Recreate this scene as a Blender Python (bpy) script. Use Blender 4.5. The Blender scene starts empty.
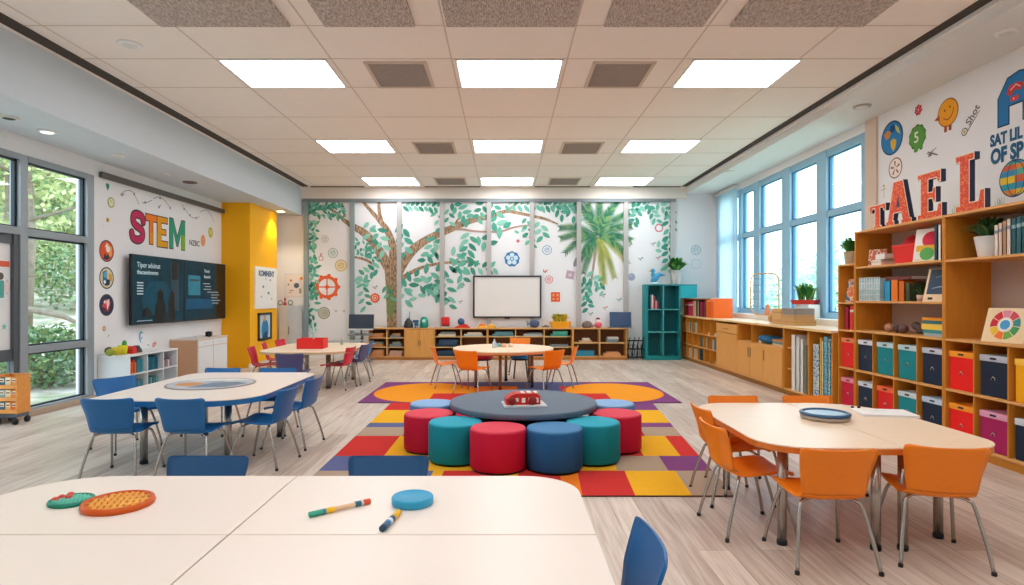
EXPO = 0.18
SKY = 4.6
LAMPE = 9.0
 
import bpy, math, random
from mathutils import Matrix, Vector
random.seed(7)
PI = math.pi
SC = bpy.context.scene
COL = SC.collection
# ---------------------------------------------------------------- measuring helpers (lens 600 px, eye 1.5 m above floor)
FPX, VX, VY, CZ = 600.0, 505.0, 297.0, 1.5
def FL(px, py, z=0.0):
    d = FPX*(CZ-z)/(py-VY); return ((px-VX)*d/FPX, d)
def XW(px, py, X):
    d = FPX*X/(px-VX); return (d, CZ+(VY-py)*d/FPX)
def YW(px, py, D):
    return ((px-VX)*D/FPX, CZ+(VY-py)*D/FPX)
# ---------------------------------------------------------------- colours and materials
def S(h):
    h = h.lstrip('#'); c = [int(h[i:i+2], 16)/255 for i in (0, 2, 4)]
    return tuple(x/12.92 if x <= .04045 else ((x+.055)/1.055)**2.4 for x in c)+(1,)
MATS = {}
def nt(name):
    m = bpy.data.materials.new(name); m.use_nodes = True
    n = m.node_tree.nodes; l = m.node_tree.links
    return m, n, l, n['Principled BSDF']
def mat(h, rough=.5, metal=0, var=.06, scale=30, spec=.4, bump=0):
    key = (h, rough, metal, var, scale, spec, bump)
    if key in MATS: return MATS[key]
    m, n, l, b = nt('paint_'+h.strip('#'))
    c = S(h)
    b.inputs['Roughness'].default_value = rough; b.inputs['Metallic'].default_value = metal
    b.inputs['Specular IOR Level'].default_value = spec
    if var:
        tc = n.new('ShaderNodeTexCoord'); no = n.new('ShaderNodeTexNoise'); no.inputs['Scale'].default_value = scale
        no.inputs['Detail'].default_value = 3
        mx = n.new('ShaderNodeMix'); mx.data_type = 'RGBA'
        mx.inputs[6].default_value = tuple(min(1, x*(1-var)) for x in c[:3])+(1,)
        mx.inputs[7].default_value = tuple(min(1, x*(1+var)) for x in c[:3])+(1,)
        l.new(tc.outputs['Object'], no.inputs['Vector']); l.new(no.outputs['Fac'], mx.inputs[0]); l.new(mx.outputs[2], b.inputs['Base Color'])
        if bump:
            bp = n.new('ShaderNodeBump'); bp.inputs['Strength'].default_value = bump; bp.inputs['Distance'].default_value = .01
            l.new(no.outputs['Fac'], bp.inputs['Height']); l.new(bp.outputs['Normal'], b.inputs['Normal'])
    else: b.inputs['Base Color'].default_value = c
    MATS[key] = m; return m
def grain(name, h1, h2, axis='z', rough=.45, s=14):
    if name in MATS: return MATS[name]
    m, n, l, b = nt(name); b.inputs['Roughness'].default_value = rough; b.inputs['Specular IOR Level'].default_value = .35
    tc = n.new('ShaderNodeTexCoord'); mp = n.new('ShaderNodeMapping')
    k = {'x': (.12, 1, 1), 'y': (1, .12, 1), 'z': (1, 1, .12)}[axis]
    mp.inputs['Scale'].default_value = tuple(s*a for a in k)
    no = n.new('ShaderNodeTexNoise'); no.inputs['Scale'].default_value = 2.0; no.inputs['Detail'].default_value = 5; no.inputs['Distortion'].default_value = .6
    mx = n.new('ShaderNodeMix'); mx.data_type = 'RGBA'; mx.inputs[6].default_value = S(h1); mx.inputs[7].default_value = S(h2)
    l.new(tc.outputs['Object'], mp.inputs[0]); l.new(mp.outputs[0], no.inputs['Vector']); l.new(no.outputs['Fac'], mx.inputs[0]); l.new(mx.outputs[2], b.inputs['Base Color'])
    MATS[name] = m; return m
def emit(h, e):
    key = ('e', h, e)
    if key in MATS: return MATS[key]
    m, n, l, b = nt('lamp_'+h.strip('#')); b.inputs['Base Color'].default_value = S(h)
    b.inputs['Emission Color'].default_value = S(h); b.inputs['Emission Strength'].default_value = e
    MATS[key] = m; return m
def glass(name='window_glass', tint=(.96, .985, .98, 1), k=.06):
    if name in MATS: return MATS[name]
    m = bpy.data.materials.new(name); m.use_nodes = True; n = m.node_tree.nodes; l = m.node_tree.links; n.clear()
    o = n.new('ShaderNodeOutputMaterial'); t = n.new('ShaderNodeBsdfTransparent'); g = n.new('ShaderNodeBsdfGlossy'); mx = n.new('ShaderNodeMixShader')
    t.inputs[0].default_value = tint; g.inputs['Roughness'].default_value = .02; mx.inputs[0].default_value = k
    l.new(t.outputs[0], mx.inputs[1]); l.new(g.outputs[0], mx.inputs[2]); l.new(mx.outputs[0], o.inputs[0])
    MATS[name] = m; return m
# ---------------------------------------------------------------- mesh builder
LAST = [None]
class MB:
    def __init__(s, M=None):
        s.v = []; s.f = []; s.mi = []; s.sm = []; s.mats = []; s.cur = 0; s.M = M
    def m(s, mt):
        if mt not in s.mats: s.mats.append(mt)
        s.cur = s.mats.index(mt); return s
    def xf(s, M): s.M = M; return s
    def add(s, vs, fs, smooth=False):
        b = len(s.v)
        for p in vs:
            p = Vector(p)
            if s.M is not None: p = s.M @ p
            s.v.append(p)
        for f in fs:
            s.f.append([i+b for i in f]); s.mi.append(s.cur); s.sm.append(smooth)
        return s
    def box(s, x0, x1, y0, y1, z0, z1):
        return s.add([(x0,y0,z0),(x1,y0,z0),(x1,y1,z0),(x0,y1,z0),(x0,y0,z1),(x1,y0,z1),(x1,y1,z1),(x0,y1,z1)],
              [(3,2,1,0),(4,5,6,7),(0,1,5,4),(1,2,6,5),(2,3,7,6),(3,0,4,7)])
    def cbox(s, c, d, R=None):
        M0 = s.M; T = Matrix.Translation(c)
        if R is not None: T = T @ R.to_4x4()
        s.M = T if M0 is None else M0 @ T
        s.box(-d[0]/2, d[0]/2, -d[1]/2, d[1]/2, -d[2]/2, d[2]/2); s.M = M0; return s
    def prism(s, poly, z0, z1, taper=1.0, smooth=False):
        n = len(poly)
        a = sum(poly[i][0]*poly[(i+1)%n][1]-poly[(i+1)%n][0]*poly[i][1] for i in range(n))
        if a < 0: poly = poly[::-1]
        cx = sum(p[0] for p in poly)/n; cy = sum(p[1] for p in poly)/n
        vs = [(x, y, z0) for x, y in poly]+[(cx+(x-cx)*taper, cy+(y-cy)*taper, z1) for x, y in poly]
        s.add(vs, [list(range(n))[::-1], list(range(n, 2*n))])
        b = len(s.v)-2*n
        for i in range(n):
            j = (i+1) % n; s.f.append([b+i, b+j, b+n+j, b+n+i]); s.mi.append(s.cur); s.sm.append(smooth)
        return s
    def flat(s, poly, z=0):
        n = len(poly)
        a = sum(poly[i][0]*poly[(i+1)%n][1]-poly[(i+1)%n][0]*poly[i][1] for i in range(n))
        if a < 0: poly = poly[::-1]
        return s.add([(x, y, z) for x, y in poly], [list(range(n))])
    def ring2(s, cx, cy, ro, ri, z=0, n=28, ky=1.0):
        vs = []
        for i in range(n):
            a = 2*PI*i/n; vs += [(cx+ri*math.cos(a), cy+ky*ri*math.sin(a), z), (cx+ro*math.cos(a), cy+ky*ro*math.sin(a), z)]
        return s.add(vs, [(2*i, 2*i+1, (2*i+3) % (2*n), (2*i+2) % (2*n)) for i in range(n)])
    def ribbon(s, pts, z=0):
        vs = []
        for i, (x, y, w) in enumerate(pts):
            a = pts[max(0, i-1)]; b = pts[min(len(pts)-1, i+1)]
            dx, dy = b[0]-a[0], b[1]-a[1]; L = math.hypot(dx, dy) or 1
            nx, ny = -dy/L*w/2, dx/L*w/2
            vs += [(x+nx, y+ny, z), (x-nx, y-ny, z)]
        return s.add(vs, [(2*i, 2*i+1, 2*i+3, 2*i+2) for i in range(len(pts)-1)])
    def lathe(s, prof, cx=0, cy=0, n=28, smooth=True, sx=1, sy=1):
        vs = []; fs = []
        for r, z in prof:
            for i in range(n):
                a = 2*PI*i/n; vs.append((cx+sx*r*math.cos(a), cy+sy*r*math.sin(a), z))
        for k in range(len(prof)-1):
            for i in range(n):
                j = (i+1) % n; fs.append((k*n+i, k*n+j, (k+1)*n+j, (k+1)*n+i))
        s.add(vs, fs, smooth)
        b = len(s.v)-len(vs)
        if len(prof) == 2 and prof[0][1] == prof[1][1]: return s
        if prof[0][0] > 1e-4: s.f.append([b+i for i in range(n)][::-1]); s.mi.append(s.cur); s.sm.append(False)
        if prof[-1][0] > 1e-4: s.f.append([b+(len(prof)-1)*n+i for i in range(n)]); s.mi.append(s.cur); s.sm.append(False)
        return s
    def tube(s, path, r, n=8, closed=False):
        P = [Vector(p) for p in path]; N = len(P)
        R = r if isinstance(r, (list, tuple)) else [r]*N
        vs = []; up = None
        for i in range(N):
            if closed: t = (P[(i+1) % N]-P[i-1])
            else: t = P[min(N-1, i+1)]-P[max(0, i-1)]
            t.normalize()
            if up is None:
                up = Vector((0, 0, 1)) if abs(t.z) < .9 else Vector((1, 0, 0))
            a = t.cross(up)
            if a.length < 1e-5: a = t.cross(Vector((0, 1, 0)))
            a.normalize(); b = a.cross(t); b.normalize(); up = b
            for k in range(n):
                q = 2*PI*k/n; vs.append(P[i]+R[i]*(a*math.cos(q)+b*math.sin(q)))
        fs = []
        for i in range(N if closed else N-1):
            for k in range(n):
                j = (k+1) % n; i2 = (i+1) % N
                fs.append((i*n+k, i2*n+k, i2*n+j, i*n+j))
        s.add(vs, fs, True)
        if not closed:
            b = len(s.v)-len(vs)
            for q in ([b+k for k in range(n)], [b+(N-1)*n+k for k in range(n)][::-1]):
                s.f.append(q); s.mi.append(s.cur); s.sm.append(False)
        return s
    def ball(s, c, r, n=16, k=10):
        if not isinstance(r, (tuple, list)): r = (r, r, r)
        vs = [(c[0], c[1], c[2]-r[2])]
        for i in range(1, k):
            a = -PI/2+PI*i/k
            for j in range(n):
                q = 2*PI*j/n; vs.append((c[0]+r[0]*math.cos(a)*math.cos(q), c[1]+r[1]*math.cos(a)*math.sin(q), c[2]+r[2]*math.sin(a)))
        vs.append((c[0], c[1], c[2]+r[2])); L = len(vs)-1; fs = []
        for j in range(n):
            fs.append((0, 1+(j+1) % n, 1+j)); fs.append((L, L-n+j, L-n+(j+1) % n))
        for i in range(k-2):
            for j in range(n):
                a = 1+i*n+j; b = 1+i*n+(j+1) % n; fs.append((a, b, b+n, a+n))
        return s.add(vs, fs, True)
    def text(s, body, size, x=0, y=0, z=0, depth=.0015, bold=.0, align='LEFT'):
        me = text_mesh(body, size, depth, bold, align)
        vs = [(v.co.x+x, v.co.y+y, v.co.z+z+depth) for v in me.vertices]
        s.add(vs, [list(p.vertices) for p in me.polygons]); bpy.data.meshes.remove(me); return s
    def leafquad(s, p, d, nrm, L, W):
        d = Vector(d).normalized(); n_ = Vector(nrm); w = d.cross(n_)
        if w.length < 1e-4: w = d.cross(Vector((.3, .5, .8)))
        w.normalize(); p = Vector(p); w *= W/2
        s.add([p, p+d*L*.45+w, p+d*L, p+d*L*.45-w], [(0, 1, 2, 3)])
    def build(s, name, mt=None, parent=None, loc=(0,0,0), rz=0, bevel=0, matrix=None, seg=2):
        me = bpy.data.meshes.new(name)
        me.from_pydata([tuple(v) for v in s.v], [], s.f)
        if s.mats:
            for q in s.mats: me.materials.append(q)
            me.polygons.foreach_set('material_index', s.mi)
        if mt is not None and not s.mats: me.materials.append(mt)
        me.polygons.foreach_set('use_smooth', s.sm); me.update()
        o = bpy.data.objects.new(name, me); COL.objects.link(o)
        if matrix is not None: o.matrix_world = matrix
        else: o.location = loc; o.rotation_euler = (0, 0, rz)
        if parent is not None: o.parent = parent
        LAST[0] = o
        if bevel:
            b = o.modifiers.new('round', 'BEVEL'); b.width = bevel; b.segments = seg; b.limit_method = 'ANGLE'; b.angle_limit = .7
        return o
def text_mesh(body, size, depth, bold, align):
    cu = bpy.data.curves.new('t', 'FONT'); cu.body = body; cu.size = size; cu.extrude = depth; cu.offset = bold; cu.align_x = align
    cu.resolution_u = 3
    o = bpy.data.objects.new('t', cu); COL.objects.link(o); bpy.context.view_layer.update()
    me = bpy.data.meshes.new_from_object(o.evaluated_get(bpy.context.evaluated_depsgraph_get()))
    bpy.data.objects.remove(o); bpy.data.curves.remove(cu); return me
def tag(o, label, cat, group=None, kind=None):
    o['label'] = label; o['category'] = cat
    if group: o['group'] = group
    if kind: o['kind'] = kind
    return o
def thing(name, label, cat, loc=(0,0,0), rz=0, group=None, matrix=None):
    o = bpy.data.objects.new(name, None); COL.objects.link(o); o.empty_display_size = .1
    if matrix is not None: o.matrix_world = matrix
    else: o.location = loc; o.rotation_euler = (0, 0, rz)
    return tag(o, label, cat, group)
def copy_tree(o, parent=None):
    c = o.copy(); COL.objects.link(c); c.parent = parent
    for ch in list(o.children): copy_tree(ch, c)
    return c
USED = set()
def place(proto, loc, rz, label, group=None):
    o = proto if proto not in USED else copy_tree(proto)
    USED.add(proto)
    o.location = loc; o.rotation_euler = (0, 0, rz); o['label'] = label
    if group: o['group'] = group
    return o
def struct(mb, name, mt=None, parent=None, bevel=0):
    o = mb.build(name, mt, parent, bevel=bevel)
    if parent is None: o['kind'] = 'structure'
    return o
def frame(o, ux, uy):
    ux = Vector(ux); uy = Vector(uy); n = ux.cross(uy)
    return Matrix(((ux.x, uy.x, n.x, o[0]), (ux.y, uy.y, n.y, o[1]), (ux.z, uy.z, n.z, o[2]), (0, 0, 0, 1)))
WALL_L, WALL_R, WALL_B = -6.0, 5.2, 14.7
def fr_left(px, py, X=WALL_L, off=.002):
    d, z = XW(px, py, X); return frame((X+off, d, z), (0,1,0), (0,0,1)), d
def fr_right(px, py, X=WALL_R, off=.002):
    d, z = XW(px, py, X); return frame((X-off, d, z), (0,-1,0), (0,0,1)), d
def fr_back(px, py, D=WALL_B, off=.002):
    x, z = YW(px, py, D); return frame((x, D-off, z), (1,0,0), (0,0,1)), D
def circ(r, n=24, cx=0, cy=0, ky=1, a0=0): return [(cx+r*math.cos(a0+2*PI*i/n), cy+ky*r*math.sin(a0+2*PI*i/n)) for i in range(n)]
def star(ro, ri, n, cx=0, cy=0, a0=PI/2):
    return [(cx+(ro if i % 2 == 0 else ri)*math.cos(a0+PI*i/n), cy+(ro if i % 2 == 0 else ri)*math.sin(a0+PI*i/n)) for i in range(2*n)]
def rrect(x0, x1, y0, y1, r, n=8):
    if not isinstance(r, (list, tuple)): r = [r]*4      # corners: (x0y0),(x1y0),(x1y1),(x0y1)
    P = []
    for (cx, cy, a), q in zip(((x0, y0, PI), (x1, y0, 1.5*PI), (x1, y1, 0), (x0, y1, .5*PI)), r):
        sx = 1 if cx == x0 else -1; sy = 1 if cy == y0 else -1
        if q < 1e-4: P.append((cx, cy)); continue
        for i in range(n+1):
            t = a+.5*PI*i/n; P.append((cx+sx*q+q*math.cos(t), cy+sy*q+q*math.sin(t)))
    return P
# ---------------------------------------------------------------- palette
WALL = mat('#e9ecef', .75, var=.015, scale=3); CREAM = mat('#e6e0d8', .75, var=.02, scale=3)
CEIL = mat('#f1ece6', .8, var=.02, scale=6); SOFF_DAYTINT = mat('#cfdce6', .7, var=.02, scale=3)  # soffit paint carries the bluish daylight that falls on it
GREYM = mat('#9aa1a6', .35, .5, var=.03); DARKM = mat('#2c3238', .4, .3, var=.05); FRAMEL = mat('#98a2a9', .4, .2, var=.04)
FRAME_DAYTINT = mat('#93c2dc', .4, .0, var=.03); CHROME = mat('#b4b0aa', .25, .9, var=.04); BLACK = mat('#17191c', .45, var=.1)  # right window frame: cool daylight tint put into the paint
WOOD = grain('honey_wood', '#d29243', '#e3ab62', 'z'); WOODH = grain('honey_wood_flat', '#cf8d43', '#e6b373', 'y')
WOODX = grain('honey_wood_long', '#c98c4a', '#e2b073', 'x')
WOODIN = grain('orange_wood_side', '#c27a20', '#d59034', 'z'); PLY = mat('#ecd3a9', .55, var=.05, scale=20)
TOPW = mat('#f0e5da', .32, var=.012, scale=5, spec=.5); TOPWOOD = grain('pale_maple_top', '#f2d9b6', '#f8e5ca', 'x', .35)
WHITE = mat('#eceff0', .5, var=.02); OFFW = mat('#d9dad6', .5, var=.02)
ORANGE = mat('#f5861a', .38, var=.03); BLUE = mat('#1a68a8', .4, var=.04); CRIM = mat('#cf1d3c', .4, var=.04); PURP = mat('#4b4a78', .45, var=.05)
RED = mat('#e2231f', .5, var=.05); TEAL = mat('#148f97', .5, var=.05); NAVY = mat('#1d2c40', .6, var=.08); YEL = mat('#fbb70f', .5, var=.04)
GREEN = mat('#3f9a45', .5, var=.1)
# ================================================================ camera, light
cam = bpy.data.cameras.new('camera'); co = bpy.data.objects.new('camera', cam); COL.objects.link(co)
co.location = (0, 0, CZ); co.rotation_euler = (PI/2, 0, 0)
cam.sensor_width = 36; cam.lens = FPX/1024*36; cam.shift_x = 7/1024; cam.shift_y = 4.5/1024; cam.clip_start = .05; cam.clip_end = 300
SC.camera = co
SC.view_settings.view_transform = 'Standard'; SC.view_settings.look = 'None'; SC.view_settings.exposure = EXPO
w = bpy.data.worlds.new('sky'); SC.world = w; w.use_nodes = True
n = w.node_tree.nodes; l = w.node_tree.links; bg = n['Background']
tc = n.new('ShaderNodeTexCoord'); sx = n.new('ShaderNodeSeparateXYZ'); rp = n.new('ShaderNodeValToRGB')
rp.color_ramp.elements[0].position = .0; rp.color_ramp.elements[0].color = (.86, .94, 1, 1)
rp.color_ramp.elements[1].position = .6; rp.color_ramp.elements[1].color = (.62, .82, 1, 1)
l.new(tc.outputs['Generated'], sx.inputs[0]); l.new(sx.outputs['Z'], rp.inputs[0]); l.new(rp.outputs[0], bg.inputs[0])
bg.inputs[1].default_value = SKY
SC.cycles.diffuse_bounces = 8; SC.cycles.max_bounces = 14; SC.cycles.transparent_max_bounces = 16
# ================================================================ shell
CH = 4.17; YB = WALL_B; Y0 = -2.5
def floor_mat():
    m, n, l, b = nt('oak_plank_floor'); b.inputs['Roughness'].default_value = .38; b.inputs['Specular IOR Level'].default_value = .35
    tc = n.new('ShaderNodeTexCoord'); mp = n.new('ShaderNodeMapping'); mp.inputs['Rotation'].default_value = (0, 0, PI/2)
    br = n.new('ShaderNodeTexBrick'); br.offset = .37; br.inputs['Scale'].default_value = 1
    br.inputs['Brick Width'].default_value = 1.5; br.inputs['Row Height'].default_value = .19; br.inputs['Mortar Size'].default_value = .003
    br.inputs['Color1'].default_value = S('#ddcdbd'); br.inputs['Color2'].default_value = S('#b09a88'); br.inputs['Mortar'].default_value = S('#85705f')
    l.new(tc.outputs['Object'], mp.inputs[0]); l.new(mp.outputs[0], br.inputs[0])
    m2 = n.new('ShaderNodeMapping'); m2.inputs['Scale'].default_value = (14, .8, 1); l.new(tc.outputs['Object'], m2.inputs[0])
    no = n.new('ShaderNodeTexNoise'); no.inputs['Scale'].default_value = 2.2; no.inputs['Detail'].default_value = 7; no.inputs['Distortion'].default_value = .7
    l.new(m2.outputs[0], no.inputs['Vector'])
    cr = n.new('ShaderNodeValToRGB'); cr.color_ramp.elements[0].position = .32; cr.color_ramp.elements[0].color = S('#a08775'); cr.color_ramp.elements[1].position = .62; cr.color_ramp.elements[1].color = S('#efe4d8')
    l.new(no.outputs['Fac'], cr.inputs[0])
    mx = n.new('ShaderNodeMix'); mx.data_type = 'RGBA'; mx.inputs[0].default_value = .34
    l.new(br.outputs['Color'], mx.inputs[6]); l.new(cr.outputs[0], mx.inputs[7]); l.new(mx.outputs[2], b.inputs['Base Color'])
    return m
def acoustic_mat():
    m, n, l, b = nt('ribbed_acoustic_felt'); b.inputs['Roughness'].default_value = .95
    tc = n.new('ShaderNodeTexCoord'); mp = n.new('ShaderNodeMapping'); mp.inputs['Scale'].default_value = (80, 14, 1)
    no = n.new('ShaderNodeTexNoise'); no.inputs['Scale'].default_value = 1.4; no.inputs['Detail'].default_value = 3
    cr = n.new('ShaderNodeValToRGB'); cr.color_ramp.elements[0].position = .38; cr.color_ramp.elements[0].color = S('#958b85'); cr.color_ramp.elements[1].position = .62; cr.color_ramp.elements[1].color = S('#cdc4bd')
    l.new(tc.outputs['Object'], mp.inputs[0]); l.new(mp.outputs[0], no.inputs['Vector']); l.new(no.outputs['Fac'], cr.inputs[0]); l.new(cr.outputs[0], b.inputs['Base Color'])
    return m
struct(MB().box(-6.3, 5.6, Y0-.2, YB+.2, -.15, 0), 'floor', floor_mat())
struct(MB().box(-6.3, 5.6, Y0-.2, YB+.2, CH, CH+.2), 'ceiling', CEIL)
struct(MB().box(-6.3, 5.6, YB, YB+.2, 0, CH), 'wall_back', WALL)
struct(MB().box(-6.3, 5.6, Y0-.2, Y0, 0, CH), 'wall_front', CREAM)
# left wall: solid behind the screens, glazed from y 3 to 8.7
lw = MB(); lw.box(-6.25, -6, 8.74, YB, 0, CH); lw.box(-6.25, -6, Y0, 3, 0, CH); lw.box(-6.25, -6, 3, 8.74, 3.27, CH)
struct(lw, 'wall_left', WALL)
rw = MB(); rw.box(5.2, 5.6, Y0, 8.62, 0, CH); rw.box(5.2, 5.6, 14.4, YB, 0, CH); rw.box(5.2, 5.6, 8.62, 14.4, 0, 1.15); rw.box(5.2, 5.6, 8.62, 14.4, 3.89, CH)
struct(rw, 'wall_right', WALL)
# dropped soffits
struct(MB().box(-6, -4.97, Y0, YB, 3.5, CH), 'trim_1', SOFF_DAYTINT)
struct(MB().box(4.42, 5.2, Y0, YB, 4.02, CH), 'trim_2', mat('#dfe2e2', .75, var=.02))
# bulkhead above the painted screen wall, rails and mullions
struct(MB().box(-4.97, 4.42, YB-.08, YB, 3.9, CH), 'trim_3', CREAM)
k = MB(); k.box(-4.93, 4.17, YB-.07, YB, 3.82, 3.9); struct(k, 'trim_4', mat('#7f8a8f', .4, .3))
for i, px in enumerate((306, 352, 399, 442, 489, 532, 579, 626, 673)):
    x = (px-VX)*(YB-.05)/FPX
    struct(MB().box(x-.055, x+.055, YB-.065, YB, .0, 3.82), 'trim_%d' % (5+i), mat('#8fa0a3' if i in (0, 1) else '#b9b8b6', .4, .3, var=.03))
struct(MB().box(-5.99, -5.93, 8.85, 12.7, 3.27, 3.35), 'trim_14', mat('#66625f', .5, .3))            # dark rail over the picture wall
struct(MB().box(5.17, 5.2, 8.36, 8.62, 0, 4.02), 'trim_15', mat('#d8c4b3', .7))                       # beige pilaster beside the window
# ceiling grid, slots
g = MB()
for x in (-4.55, -3.25, -1.95, -.6, .7, 2.0, 3.3): g.box(x-.008, x+.008, Y0, 14.5, CH-.003, CH)
for y in (-1.2, .0, 1.1, 2.2, 3.3, 4.45, 5.9, 6.72, 7.64, 8.9, 10.13, 11.12, 12.2, 13.34, 14.3): g.box(-4.72, 4.3, y-.008, y+.008, CH-.003, CH)
struct(g, 'trim_16', mat('#cfc5ba', .6))
slot_m = mat('#4a4541', .9, var=.5, scale=60)
struct(MB().box(-4.89, -4.73, Y0, 14.45, CH-.012, CH), 'trim_17', slot_m)
q = MB(); q.m(slot_m).box(4.26, 4.37, Y0, 14.45, CH-.012, CH); q.m(WHITE).box(4.37, 4.42, Y0, 14.45, CH-.05, CH); struct(q, 'trim_18')
q = MB()
for x0, x1 in ((-4.7, -3.4), (-1.94, -.6), (.72, 2.06), (3.1, 4.25)): q.box(x0, x1, 14.46, 14.54, CH-.012, CH)
struct(q, 'trim_19', slot_m)
# skirting
struct(MB().box(-5.98, -5.94, 3, 8.74, 0, .075), 'baseboard_left', mat('#b09a86', .6))
struct(MB().box(-4.97, 5.2, YB-.02, YB, 0, .09), 'baseboard_back', WHITE)
# ---------------------------------------------------------------- left glazing
win = MB()
for y0, y1 in ((3.0, 3.2), (5.1, 5.3), (7.41, 7.53), (8.6, 8.74)): win.box(-6.12, -5.985, y0, y1, .06, 3.27)
for y0, y1 in ((3.2, 5.1), (5.3, 7.41), (7.53, 8.6)):
    win.box(-6.12, -5.98, y0, y1, .06, .1); win.box(-6.12, -5.98, y0, y1, 3.2, 3.27)
    win.box(-6.12, -5.98, y0, y1, 2.27, 2.36)
    if y1 > 8: win.box(-6.12, -5.98, y0, y1, .79, .88)
w1 = struct(win, 'window_1', FRAMEL)
gk = MB()
for y0, y1, z0, z1 in ((7.52, 8.6, .1, .79), (7.52, 8.6, .88, 2.27), (7.52, 8.6, 2.36, 3.2), (3.2, 5.1, 2.36, 3.2), (5.3, 7.41, 2.36, 3.2)):   # dark rubber gaskets
    for a in ((y0, y0+.02, z0, z1), (y1-.035, y1, z0, z1), (y0, y1, z0, z0+.02), (y0, y1, z1-.025, z1)): gk.box(-6.075, -6.03, *a)
gk.build('gasket', DARKM, w1)
pn = MB()
for a in ((7.52, 8.6, .1, .79), (7.52, 8.6, .88, 2.27), (7.52, 8.6, 2.36, 3.2), (3.2, 5.1, 2.36, 3.2), (5.3, 7.41, 2.36, 3.2), (3.2, 5.1, .1, 2.27)): pn.box(-6.06, -6.052, *a)
pn.build('pane', glass(), w1)
dl = MB(); dl.box(-6.09, -6.02, 5.3, 5.42, .06, 2.27); dl.box(-6.09, -6.0, 7.33, 7.41, .06, 2.27); dl.box(-6.09, -6.02, 5.42, 7.33, 2.15, 2.27); dl.box(-6.09, -6.02, 5.42, 7.33, .72, .86); dl.box(-6.09, -6.02, 5.42, 7.33, .06, .2)
d1 = struct(dl, 'door_1', mat('#5a6066', .45, .3))
MB().box(-6.06, -6.05, 5.42, 7.33, .2, .72).build('pane', glass(), d1)
MB().box(-6.07, -6.045, 5.42, 7.33, .86, 2.15).build('panel', mat('#e6e8ea', .5, var=.03), d1)
MB().tube([(-6.02, 5.48, .95), (-5.96, 5.48, .95), (-5.96, 5.48, 1.35), (-6.02, 5.48, 1.35)], .014).build('handle', CHROME, d1)
# ---------------------------------------------------------------- right window
win = MB(); X0, X1 = 5.2, 5.36
ym = ((8.62, 8.80), (9.76, 10.06), (11.0, 11.32), (12.32, 12.62), (13.24, 13.42), (14.3, 14.4))
for y0, y1 in ym: win.box(X0+.02, X1, y0, y1, 1.15, 3.89)
for (a, y0), (y1, b) in zip(ym[:-1], ym[1:]):
    for z0, z1 in ((1.15, 1.25), (2.8, 2.9), (3.78, 3.89)): win.box(X0+.035, X1, y0, y1, z0, z1)
w2 = struct(win, 'window_2', FRAME_DAYTINT)
gk = MB(); pn = MB()
for (a, y0), (y1, b) in zip(ym[:-1], ym[1:]):
    for z0, z1 in ((1.25, 2.8), (2.9, 3.78)):
        for c in ((y0, y0+.02, z0, z1), (y1-.03, y1, z0, z1), (y0, y1, z0, z0+.02), (y0, y1, z1-.02, z1)): gk.box(X1-.09, X1-.05, *c)
        pn.box(X1-.08, X1-.072, y0, y1, z0, z1)
gk.build('gasket', mat('#3f7ba3', .4, .0), w2); pn.build('pane', glass(), w2)
MB().box(4.97, 5.2, 8.5, 14.4, 1.056, 1.15).build('window_sill', mat('#e8e3dc', .5, var=.02), w2)
# ---------------------------------------------------------------- yellow column
struct(MB().box(-6, -5.4, 12.7, 14.2, 0, 3.5), 'trim_20', mat('#fcb902', .55, var=.02, scale=2))
struct(MB().box(-5.42, -5.385, 12.68, 14.2, 0, .08), 'baseboard_column', mat('#d9d2c6', .5))
# ================================================================ ceiling fixtures
LAMP = emit('#f6f7fb', LAMPE)
def make_light():
    t = thing('ceiling_light', 'x', 'ceiling light', group='recessed ceiling lights')
    f = MB(); W, D = .615, .45
    f.box(-W, W, -D, -D+.025, -.012, 0); f.box(-W, W, D-.025, D, -.012, 0); f.box(-W, -W+.025, -D, D, -.012, 0); f.box(W-.025, W, -D, D, -.012, 0)
    f.build('frame', WHITE, t)
    MB().box(-W+.025, W-.025, -D+.025, D-.025, -.006, -.001).build('diffuser', LAMP, t)
    b = MB(); b.box(-W+.03, W-.03, -.17, -.155, -.012, -.006); b.box(-W+.03, W-.03, .155, .17, -.012, -.006); b.build('louver', mat('#e6dccd', .5), t)
    return t
pl = make_light(); ROWN = ('nearest', 'middle', 'farthest')
for r, y in enumerate((7.18, 10.63, 13.84)):
    for c, x in enumerate((-2.62, .05, 2.73)):
        place(pl, (x, y, CH), 0, 'bright recessed ceiling light panel, %s row, %s column' % (ROWN[r], ('left', 'centre', 'right')[c]))
for y in (3.6, .2):  # unseen panels continuing the rows, added to light the room
    for x in (-2.55, .05, 2.66): place(pl, (x, y, CH), 0, 'added recessed ceiling light panel, out of view')
def make_vent():
    t = thing('ceiling_vent', 'x', 'vent', group='grey square ceiling vents')
    f = MB(); W, D = .36, .42
    f.box(-W, W, -D, -D+.04, -.014, 0); f.box(-W, W, D-.04, D, -.014, 0); f.box(-W, -W+.04, -D, D, -.014, 0); f.box(W-.04, W, -D, D, -.014, 0)
    f.build('frame', mat('#cfc3b7', .6), t)
    s = MB(); s.box(-W+.04, W-.04, -D+.04, D-.04, -.004, -.001)
    for i in range(16): s.box(-W+.04, W-.04, -D+.06+i*.046, -D+.075+i*.046, -.01, -.004)
    s.build('grille', mat('#a8a09a', .8, var=.15, scale=50), t); return t
pv = make_vent()
for r, y in enumerate((7.22, 10.75, 13.85)):
    for c, x in enumerate((-1.25, 1.36)):
        place(pv, (x, y, CH), 0, 'grey louvered ceiling vent, %s row, %s of the centre light' % (ROWN[r], ('left', 'right')[c]))
AC = acoustic_mat()
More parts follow.
